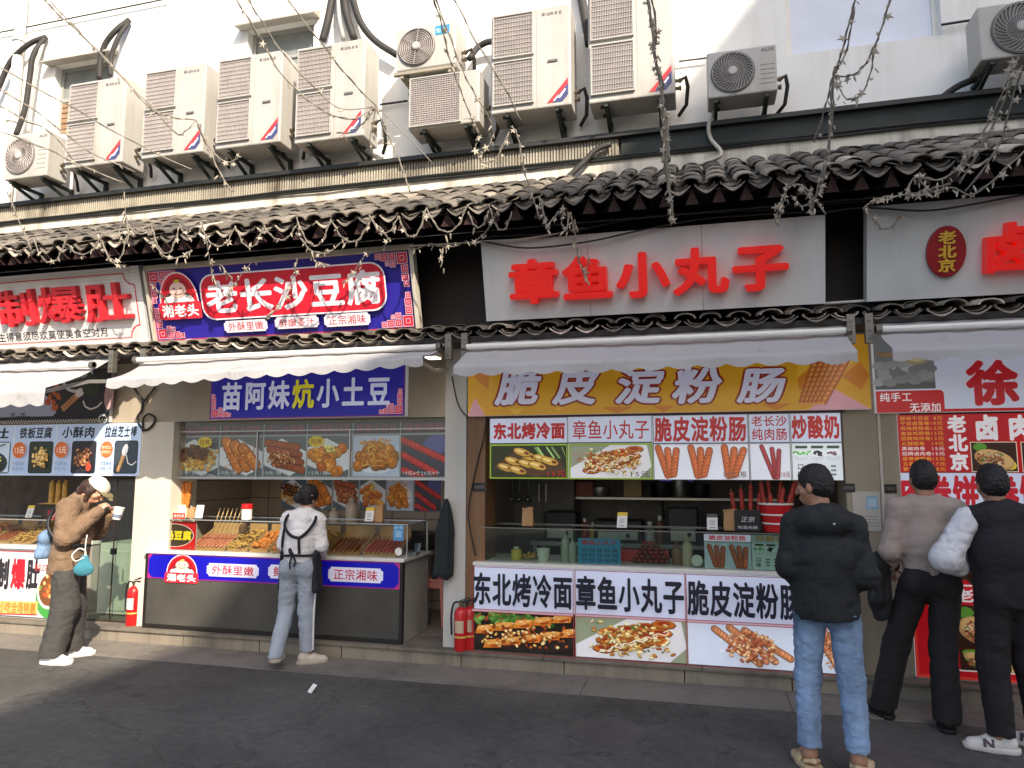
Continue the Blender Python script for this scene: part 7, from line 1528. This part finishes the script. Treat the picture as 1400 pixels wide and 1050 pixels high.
SAND = cloth('tan_strap', (196,170,132), .1, .6)
for s in 'lr':
    U, S, L = shoe(J, s, 1.02, 1.1); o = p.part('sandal', S, SAND, .006); a, f = J['a'+s], J['f'+s]; sd = np.cross(f, (0,0,1)); P_ = lambda x, y, z: a*np.array([1,1,0])+f*y+sd*x+np.array([0,0,z])
    p.part('foot_strap', [cap(P_(-.045,.06,.035), P_(0,.07,.075), .018, .016, .02, f, .55), cap(P_(0,.07,.075), P_(.045,.06,.035), .016, .018, .02, f, .55), cap(P_(-.045,.11,.03), P_(.045,.1,.045), .017, .017, .02, f, .6), cap(P_(-.04,-.02,.05), P_(.0,-.055,.06), .012, .012, .02), cap(P_(.04,-.02,.05), P_(0,-.055,.06), .012, .012, .02), cutp(P_(0,0,.02), (0,0,-1))], SAND, .006, parent=o)

# ---- man in a taupe sweater and black trousers, a black jacket over his left arm
c = gd(1262, 994); p = Person((c[0]+.10, c[1]+.02, 0), R(-6), 1.0, 'man with cropped black hair in a taupe sweater and black trousers, seen from behind')
M = rotm(R(8), R(-4)); J = pose(head=(.0,.015,1.61), sl=(-.16,-.01,1.40), sr=(.155,-.01,1.40), el=(-.235,-.05,1.13), wl=(-.235,.12,.98), er=(.21,-.03,1.12), wr=(.20,.16,.95), hl=(-.09,0,.91), kl=(-.21,.08,.50), kr=(.055,.0,.50), al=(-.31,.10,.085), ar=(.04,-.05,.085), fl=(-.55,1,0), fr=(.05,1,0))
hands = hand_prims(J['wl'], (.2,1,-.3), (.3,-.2,-1), (1,0,.2), .9)+hand_prims(J['wr'], (-.3,1,-.1), (-.2,0,-1), (-1,0,0), .6)
p.part('body', body_prims(J, M, hands), SKIN2, .006); face(p, J['head'], M)
p.part('hair', short_hair(J['head'], M, .007, -.05, .05), HAIR, .006, [(.004, 100, (1,1,1))])
TM = cloth('taupe_knit', (166,150,140), .08, .95, 300, .35)
sw = [cap((0,0,1.0), (0,0,1.2), .152, .165, .05, (0,1,0), 1.35), cap((0,0,1.2), (0,-.015,1.39), .165, .115, .05, (0,1,0), 1.3), cap(J['sl'], J['sr'], .074, .074, .05), cap((-.17,-.01,1.40), (-.05,-.02,1.465), .055, .05, .05), cap((.17,-.01,1.40), (.05,-.02,1.465), .055, .05, .05), cap(J['sl'], J['el'], .074, .062, .04), cap(J['el'], J['wl'], .062, .045, .03), cap(J['sr'], J['er'], .074, .062, .04), cap(J['er'], J['wr'], .062, .045, .03), ellp((0,.0,1.535), (.07,.075,.055), .015, None, True), cutp((0,0,.93), (.0,.0,-1))]
p.part('sweater', sw, TM, .008, [(0.0044, 9, (1,1,1.3)), (0.0030, 24, (1,1,.8))])
BT = cloth('black_trousers', (30,27,28), .15, .85)
p.part('trousers', trousers(J, (.098,.082,.085), .06, .98, .15), BT, .008, [(0.0042, 10, (.9,.9,1.1)), (0.0030, 26, (1,1,1))])
put_shoes(p, J, pm('black_leather', (24,22,22), .4), pm('black_sole', (20,20,20), .7))
cj = [cap((-.30,.04,1.04), (-.22,.12,1.02), .075, .065, .04), cap((-.31,.02,1.02), (-.325,.0,.80), .055, .075, .04, (1,0,0), 1.3), cap((-.27,.06,1.0), (-.28,.05,.74), .05, .065, .04, (1,0,0), 1.3), cap((-.33,-.02,.9), (-.31,.02,.70), .05, .055, .03, (1,0,0), 1.3), cutp((0,0,.69), (.3,0,-1))]
V, Q = surf(cj, .008, [(.016, 12, (1.4,1.4,.7))])
rz = R(-6); Rz = np.array([[math.cos(rz), -math.sin(rz), 0], [math.sin(rz), math.cos(rz), 0], [0, 0, 1]]); base = ORG[p.t.name]
finish(make('folded_jacket', V@Rz.T+base, [tuple(int(i) for i in q) for q in Q], JM, smooth=True), 'black jacket draped over the left forearm of the man in the taupe sweater', 'jacket')

# ---- man in a black vest over a white shirt, left hand on his hip
c = gd(1378, 1024); p = Person((c[0]+.07, c[1], 0), R(0), .985, 'man in a black sleeveless vest over a white shirt, one elbow out')
M = rotm(R(4), R(-6)); J = pose(head=(-.045,.02,1.605), neck=(-.035,-.01,1.46), sl=(-.205,-.01,1.395), sr=(.15,-.01,1.41), el=(-.345,-.02,1.14), wl=(-.19,.14,1.03), er=(.22,-.02,1.14), wr=(.1,.2,1.05), kl=(-.12,.0,.50), kr=(.1,.05,.50), al=(-.12,-.06,.085), ar=(.14,.06,.085), fl=(-1,.18,0), fr=(-.75,.5,0))
hands = hand_prims(J['wl'], (.6,.6,-.5), (.5,-.6,-.2), (.4,.3,.8), .6)+hand_prims(J['wr'], (-.5,.8,.1), (0,.2,-1), (-.5,-.2,0), .6)
p.part('body', body_prims(J, M, hands), SKIN2, .006); face(p, J['head'], M)
p.part('hair', short_hair(J['head'], M, .011, -.06, .055), HAIR, .006, [(.005, 80, (1,1,1))])
WS = cloth('white_shirt', (222,220,222), .05, .8, 200, .15)
p.part('shirt', [cap((-.01,0,1.0), (-.02,0,1.38), .15, .12, .05, (0,1,0), 1.4), cap(J['sl'], J['el'], .072, .088, .04), cap(J['el'], J['el']*.4+J['wl']*.6, .088, .062, .03), cap(J['sr'], J['er'], .072, .085, .04), cap(J['er'], J['er']*.4+J['wr']*.6, .085, .062, .03), cap((-.035,-.01,1.46), (-.04,.0,1.50), .062, .06, .02), ellp((-.04,.01,1.55), (.06,.06,.055), .012, None, True), cutp((0,0,.95), (0,0,-1))], WS, .008, [(0.0045, 12, (1,1,1.3)), (0.0045, 26, (1.2,1.2,.8))])
VM = cloth('black_vest', (30,27,31), .15, .8, 140, .3)
p.part('vest', [cap((-.01,0,.92), (-.015,0,1.2), .178, .185, .05, (0,1,0), 1.35), cap((-.015,0,1.2), (-.025,-.015,1.38), .185, .125, .05, (0,1,0), 1.25), cap((-.19,-.01,1.40), (.135,-.01,1.415), .066, .066, .05), cap((-.16,-.01,1.41), (-.06,-.02,1.46), .05, .05, .05), cap((.12,-.01,1.42), (-.0,-.02,1.46), .05, .05, .05), ellp((-.042,.01,1.545), (.068,.07,.06), .015, None, True), cutp((-.215,0,1.3), (-1,0,.12)), cutp((.165,0,1.3), (1,0,.12)), cutp((0,0,.855), (0,0,-1))], VM, .008, [(0.0050, 9, (1,1,1.3)), (0.0030, 26, (1,1,.8))])
p.part('trousers', trousers(J, (.105,.086,.074), .10, .98, .155), BT, .008, [(0.0042, 10, (.9,.9,1.1)), (0.0030, 26, (1,1,1))])
SNK = pm('white_sneaker', (216,210,204), .5, var=.06); SOLE = pm('white_sole', (206,200,192), .6)
for s in 'lr':
    U, S, L = shoe(J, s, 1.04, 1.15); u = p.part('shoe', U, SNK, .006); p.part('sole', S, SOLE, .006, parent=u); p.tube('lace', L, .005, SOLE, 6, parent=u)
    a, f = J['a'+s], J['f'+s]; sd = np.cross(f, (0,0,1)); 
    for side in (1, -1):
        O_ = np.array([a[0], a[1], 0])+f*.075+sd*side*.0575; ux = f*side; g = MB()
        W_ = lambda u, z, d: O_+ux*u+np.array([0,0,.032+z])-sd*side*(z*.3)+sd*side*d
        for q in (((-.028,0),(-.014,0),(-.014,.045),(-.028,.045)), ((.014,0),(.028,0),(.028,.045),(.014,.045)), ((-.014,.045),(-.014,.026),(.014,.0),(.014,.019))):
            V = [W_(u, z, d) for d in (-.006, .002) for u, z in q]; g.add([tuple(w) for w in V], [(0,1,2,3),(4,5,6,7),(0,1,5,4),(1,2,6,5),(2,3,7,6),(3,0,4,7)])
        p.mesh('shoe_mark', g, pm('shoe_mark_dark', (66,50,60), .5), u, False)

# ---- woman in a dark apron at the second counter, seen from behind mid-step
c = gd(404, 908); p = Person((c[0], c[1], 0), R(16), .885, 'woman with dark tied hair in a white top, dark apron and grey blue sweatpants, mid-step')
M = rotm(R(-32), R(-12), R(6)); J = pose(pelvis=(.0,0,.96), waist=(.005,.01,1.10), chest=(.015,.03,1.28), neck=(.035,.05,1.45), head=(.055,.085,1.595), sl=(-.118,.03,1.395), sr=(.165,.04,1.385), el=(-.165,.02,1.14), er=(.215,.03,1.13), wl=(-.13,.22,1.05), wr=(.17,.23,1.03), kl=(-.12,.06,.52), kr=(.085,.02,.50), al=(-.13,-.20,.17), ar=(.10,.02,.085), fl=(-.1,.85,-.55), fr=(.95,.35,0))
J['fl'] = np.array([-.1,1,0])/math.hypot(.1, 1)
hands = hand_prims(J['wl'], (.3,1,0), (.2,0,-1), (1,0,0), .6)+hand_prims(J['wr'], (-.3,1,0), (-.2,0,-1), (-1,0,0), .6)
p.part('body', body_prims(J, M, hands), SKIN, .006); face(p, J['head'], M)
Hh = J['head']; P_ = lambda x, y, z: Hh+M@np.array([x, y, z])
p.part('hair', short_hair(Hh, M, .016, -.05, .06)+[ellp(P_(0,-.135,-.02), (.05,.045,.055), .02, M)], HAIR, .006, [(.005, 80, (1,1,1))])
g = MB(); g.sphere(P_(.078,-.04,.03), (.01,.018,.008), 8, 6); p.mesh('hair_clip', g, MATS['white_cup'])
WT = cloth('white_sweatshirt', (228,225,225), .06, .9, 240, .2)
p.part('top', [cap((0,-.005,1.02), (.01,.012,1.2), .148, .156, .05, (0,1,0), 1.15), cap((.01,.012,1.2), (.025,.02,1.38), .156, .115, .05, (0,1,0), 1.12), cap(J['sl'], J['sr'], .062, .062, .05), cap((-.14,.03,1.39), (-.01,.035,1.455), .05, .048, .05), cap((.18,.04,1.385), (.07,.045,1.455), .05, .048, .05), cap(J['sl'], J['el'], .062, .06, .04), cap(J['el'], J['wl'], .06, .045, .03), cap(J['sr'], J['er'], .062, .06, .04), cap(J['er'], J['wr'], .06, .045, .03), ellp((.045,.075,1.53), (.062,.066,.05), .015, None, True), cutp((0,0,.985), (0,0,-1))], WT, .008, [(0.0066, 11, (1,1,1.5)), (0.0037, 28, (1,1,.8))])
GP = cloth('grey_blue_fleece', (158,166,177), .08, .95, 220, .2)
p.part('sweatpants', trousers(J, (.094,.076,.066), .12, .965, .14), GP, .008, [(0.0042, 10, (.9,.9,1.1)), (0.0037, 26, (1,1,1))])
p.part('side_stripe', [cap(J['hr']+np.array([.096,-.02,-.05]), J['kr']+np.array([.080,-.03,0]), .016, .016, .01, (1,0,0), 1.5), cap(J['kr']+np.array([.080,-.03,0]), J['ar']+np.array([.066,-.03,.06]), .016, .014, .01, (1,0,0), 1.5)], WT, .006)
AP = cloth('dark_apron_cloth', (30,30,36), .15, .85)
y_b = -.105
p.tube('apron_strap', [(-.10,.0,1.452),(-.12,-.07,1.40),(-.115,-.115,1.32),(-.05,-.142,1.245),(.03,-.145,1.22)], .015, AP); p.tube('apron_strap', [(.145,.02,1.44),(.165,-.06,1.39),(.13,-.115,1.31),(.07,-.142,1.245),(.03,-.145,1.22)], .015, AP)
p.tube('apron_strap', [(.03,-.145,1.22),(.035,-.15,1.15),(.04,-.148,1.07)], .014, AP)
p.tube('apron_strap', [(-.115,-.115,1.33),(-.135,-.095,1.25),(-.152,-.06,1.16),(-.16,.0,1.06)], .013, AP)
p.tube('waist_tie', [(-.165,.0,1.045),(-.11,-.118,1.05),(.0,-.15,1.055),(.10,-.125,1.05),(.17,.0,1.045)], .012, AP)
for q in ([(-.02,-.158,1.055),(-.04,-.17,1.0),(-.035,-.18,.93)], [(-.02,-.158,1.055),(.01,-.17,1.0),(.0,-.18,.95)], [(-.02,-.158,1.055),(-.05,-.168,1.09),(-.045,-.165,1.12),(-.02,-.14,1.06)]): p.tube('waist_tie', q, .009, AP)
p.part('apron', [cap((-.1,.13,1.36), (.12,.15,1.36), .03, .03, .03), cap((0,.12,1.25), (0,.16,.75), .17, .2, .05, (0,1,0), 4.5), cap((.165,.01,1.06), (.19,.0,.68), .06, .105, .04, (1,0,0), 2.0), cap((.175,-.05,1.02), (.19,-.05,.74), .04, .05, .04, (1,0,0), 2.0), cap((-.17,.05,1.05), (-.185,.05,.74), .05, .06, .04, (1,0,0), 2.2), cutp((0,0,.70), (0,0,-1))], AP, .008, [(.010, 12, (1.3,1.3,.7))])
put_shoes(p, J, pm('cream_sneaker', (196,186,172), .6, var=.08), pm('cream_sole', (176,164,148), .7, var=.1), 1.1, 1.15, MATS['cream_sneaker'])

# ---- woman in a brown fleece jacket and pale cap, eating from a cup
c = gd(86, 902); p = Person((c[0], c[1], 0), R(-62), .945, 'woman in a brown fuzzy jacket, pale cap and white sneakers, bent over a cup')
M = rotm(R(-10), R(-42)); J = pose(pelvis=(0,-.02,.96), waist=(0,.0,1.10), chest=(0,.02,1.28), neck=(0,.06,1.46), head=(0,.185,1.565), sl=(-.16,.01,1.405), sr=(.16,.01,1.405), el=(-.20,.15,1.16), er=(.215,.02,1.14), wl=(-.07,.30,1.315), wr=(.09,.24,1.36), kl=(-.1,.02,.50), kr=(.1,.02,.50), al=(-.11,.02,.085), ar=(.11,-.06,.085), fl=(-.2,1,0), fr=(.45,1,0))
hands = hand_prims(J['wl'], (.35,.75,.25), (.9,-.1,-.1), (0,.2,1), .6)+hand_prims(J['wr'], (-.35,.55,.75), (-.8,.5,-.2), (-.1,-.7,.6), .75)
p.part('body', body_prims(J, M, hands), SKIN, .006); Hh = J['head']; P_ = lambda x, y, z: Hh+M@np.array([x, y, z]); face(p, Hh, M)
LH = pm('brown_hair', (62,42,34), .5, var=.35, scale=50, bump=.5, bscale=160, stretch=(1,1,.25))
p.part('hair', [ellp(P_(0,-.03,.01), (.088,.095,.10), .02, M), cap(P_(.0,-.085,-.03), P_(.0,-.10,-.14), .06, .035, .04), cap(P_(.075,-.01,-.02), P_(.075,.03,-.15), .028, .014, .03), cap(P_(-.075,-.01,-.02), P_(-.075,.03,-.15), .028, .014, .03), cutp(P_(0,.055,.0), M@np.array([0,1,-.2]))], LH, .006, [(.006, 70, (1,1,1))])
CAPM = cloth('cream_cap_cloth', (222,214,196), .06, .8)
cp = p.part('cap', [ellp(P_(0,-.008,.045), (.094,.112,.088), .02, M), cutp(P_(0,0,.035), M@np.array([0,0,-1]))], CAPM, .006)
p.part('cap_brim', [cap(P_(-.035,.10,.042), P_(.035,.10,.042), .06, .06, .03, M@np.array([0,0,1]), 7.0), cap(P_(0,.13,.036), P_(0,.145,.03), .055, .05, .03, M@np.array([0,0,1]), 7.0), cutp(P_(0,.08,.04), M@np.array([0,-1,0]))], cloth('olive_brim', (128,118,84), .1, .8), .006, parent=cp)
g = MB(); g.sphere(P_(0,-.008,.134), .008, 8, 6); p.mesh('cap_button', g, CAPM, cp)
FZM = cloth('brown_fleece', (128,104,82), .25, 1.0, 90, .9, 14)
fj = [cap((0,-.02,.82), (0,.02,1.2), .20, .195, .05, (0,1,0), 1.25), cap((0,.02,1.2), (0,.03,1.38), .19, .125, .05, (0,1,0), 1.25), cap(J['sl'], J['sr'], .08, .08, .05), cap((-.14,.02,1.415), (.14,.02,1.415), .07, .07, .06), cap((0,.03,1.43), (0,.06,1.485), .085, .08, .04), cap(J['sl'], J['el'], .092, .085, .04), cap(J['el'], J['wl'], .085, .055, .03), cap(J['sr'], J['er'], .095, .09, .04), cap(J['er'], J['wr'], .09, .058, .03), ellp((0,.10,1.56), (.075,.09,.06), .015, None, True), cutp((0,0,.80), (0,0,-1))]
p.part('fleece_jacket', fj, FZM, .008, [(0.0066, 9, (1,1,1.4)), (0.0037, 60, (1,1,1))])
DG = cloth('dark_grey_trousers', (66,64,62), .12, .9)
p.part('trousers', trousers(J, (.118,.112,.108), .065, .80, .165), DG, .008, [(0.0066, 9, (1.2,1.2,.8)), (0.0037, 24, (1,1,1))])
put_shoes(p, J, pm('bright_sneaker', (232,228,224), .5, var=.04), pm('bright_sole', (226,222,216), .6), 1.12, 1.25, MATS['bright_sneaker'])
p.tube('bag_strap', [(-.05,-.12,1.44),(.10,-.145,1.36),(.19,-.135,1.24),(.235,-.04,1.12),(.215,.08,1.07),(.10,.20,1.05)], .018, M_BLACK)
base = ORG[p.t.name]; rz = R(-62); Rz = np.array([[math.cos(rz), -math.sin(rz), 0], [math.sin(rz), math.cos(rz), 0], [0, 0, 1]])
def world(q): return base+Rz@(np.array(q)*.945)
def held(name, prims, mat, label, cat, h=.006, wr=None):
    V, Q = surf(prims, h, wr); return finish(make(name, (V*.945)@Rz.T+base, [tuple(int(i) for i in q) for q in Q], mat, smooth=True), label, cat)
held('shoulder_bag', [cap((-.06,-.20,1.13), (.10,-.20,1.13), .045, .045, .05), cap((-.07,-.205,.98), (.11,-.205,.98), .055, .055, .08), cap((.02,-.205,.98), (.02,-.20,1.13), .055, .045, .1), cutp((0,0,.94), (0,0,-1))], cloth('blue_canvas', (112,138,170), .15), 'blue cloth bag on the back of the woman in the brown jacket', 'bag', .008, [(.006, 14, (1,1,1))])
w = world((.02, .385, 1.285)); t = thing('paper_cup', w, 'white paper cup held up by the woman in the brown jacket', 'cup')
g = MB(); g.lathe(w, [(.034,0),(.045,.105),(.048,.106),(.048,.112),(.042,.112),(.033,.01)], 20, (.15,.1,1)); g.build('cup_body', M_WHITEP, t, smooth='auto'); g = MB(); g.lathe(w+np.array([.15,.1,1])/1.015*.018, [(.0385,0),(.0415,.03)], 20, (.15,.1,1)); g.build('cup_band', pm('cup_print', (120,130,150), .5), t, smooth='auto')
pt = held('pouch', [cap((.235,.16,.85), (.235,.23,.85), .045, .045, .04, (1,0,0), 2.0), cap((.235,.195,.86), (.235,.20,.95), .062, .035, .05, (1,0,0), 2.2)], cloth('teal_cloth', (58,124,140), .15), 'teal pouch with a white cord at the hip of the woman in brown', 'pouch', .006)
g = MB(); g.tube(curve_pts([world(q) for q in ((.245,.20,.96),(.255,.13,.93),(.26,.10,.98),(.255,.15,1.04),(.245,.20,1.02),(.245,.21,.97))], 5), .006, 6); g.tube(curve_pts([world(q) for q in ((.24,.20,.97),(.24,.20,1.08),(.215,.20,1.16))], 4), .005, 5); g.build('cord', M_WHITEP, pt, smooth=True)
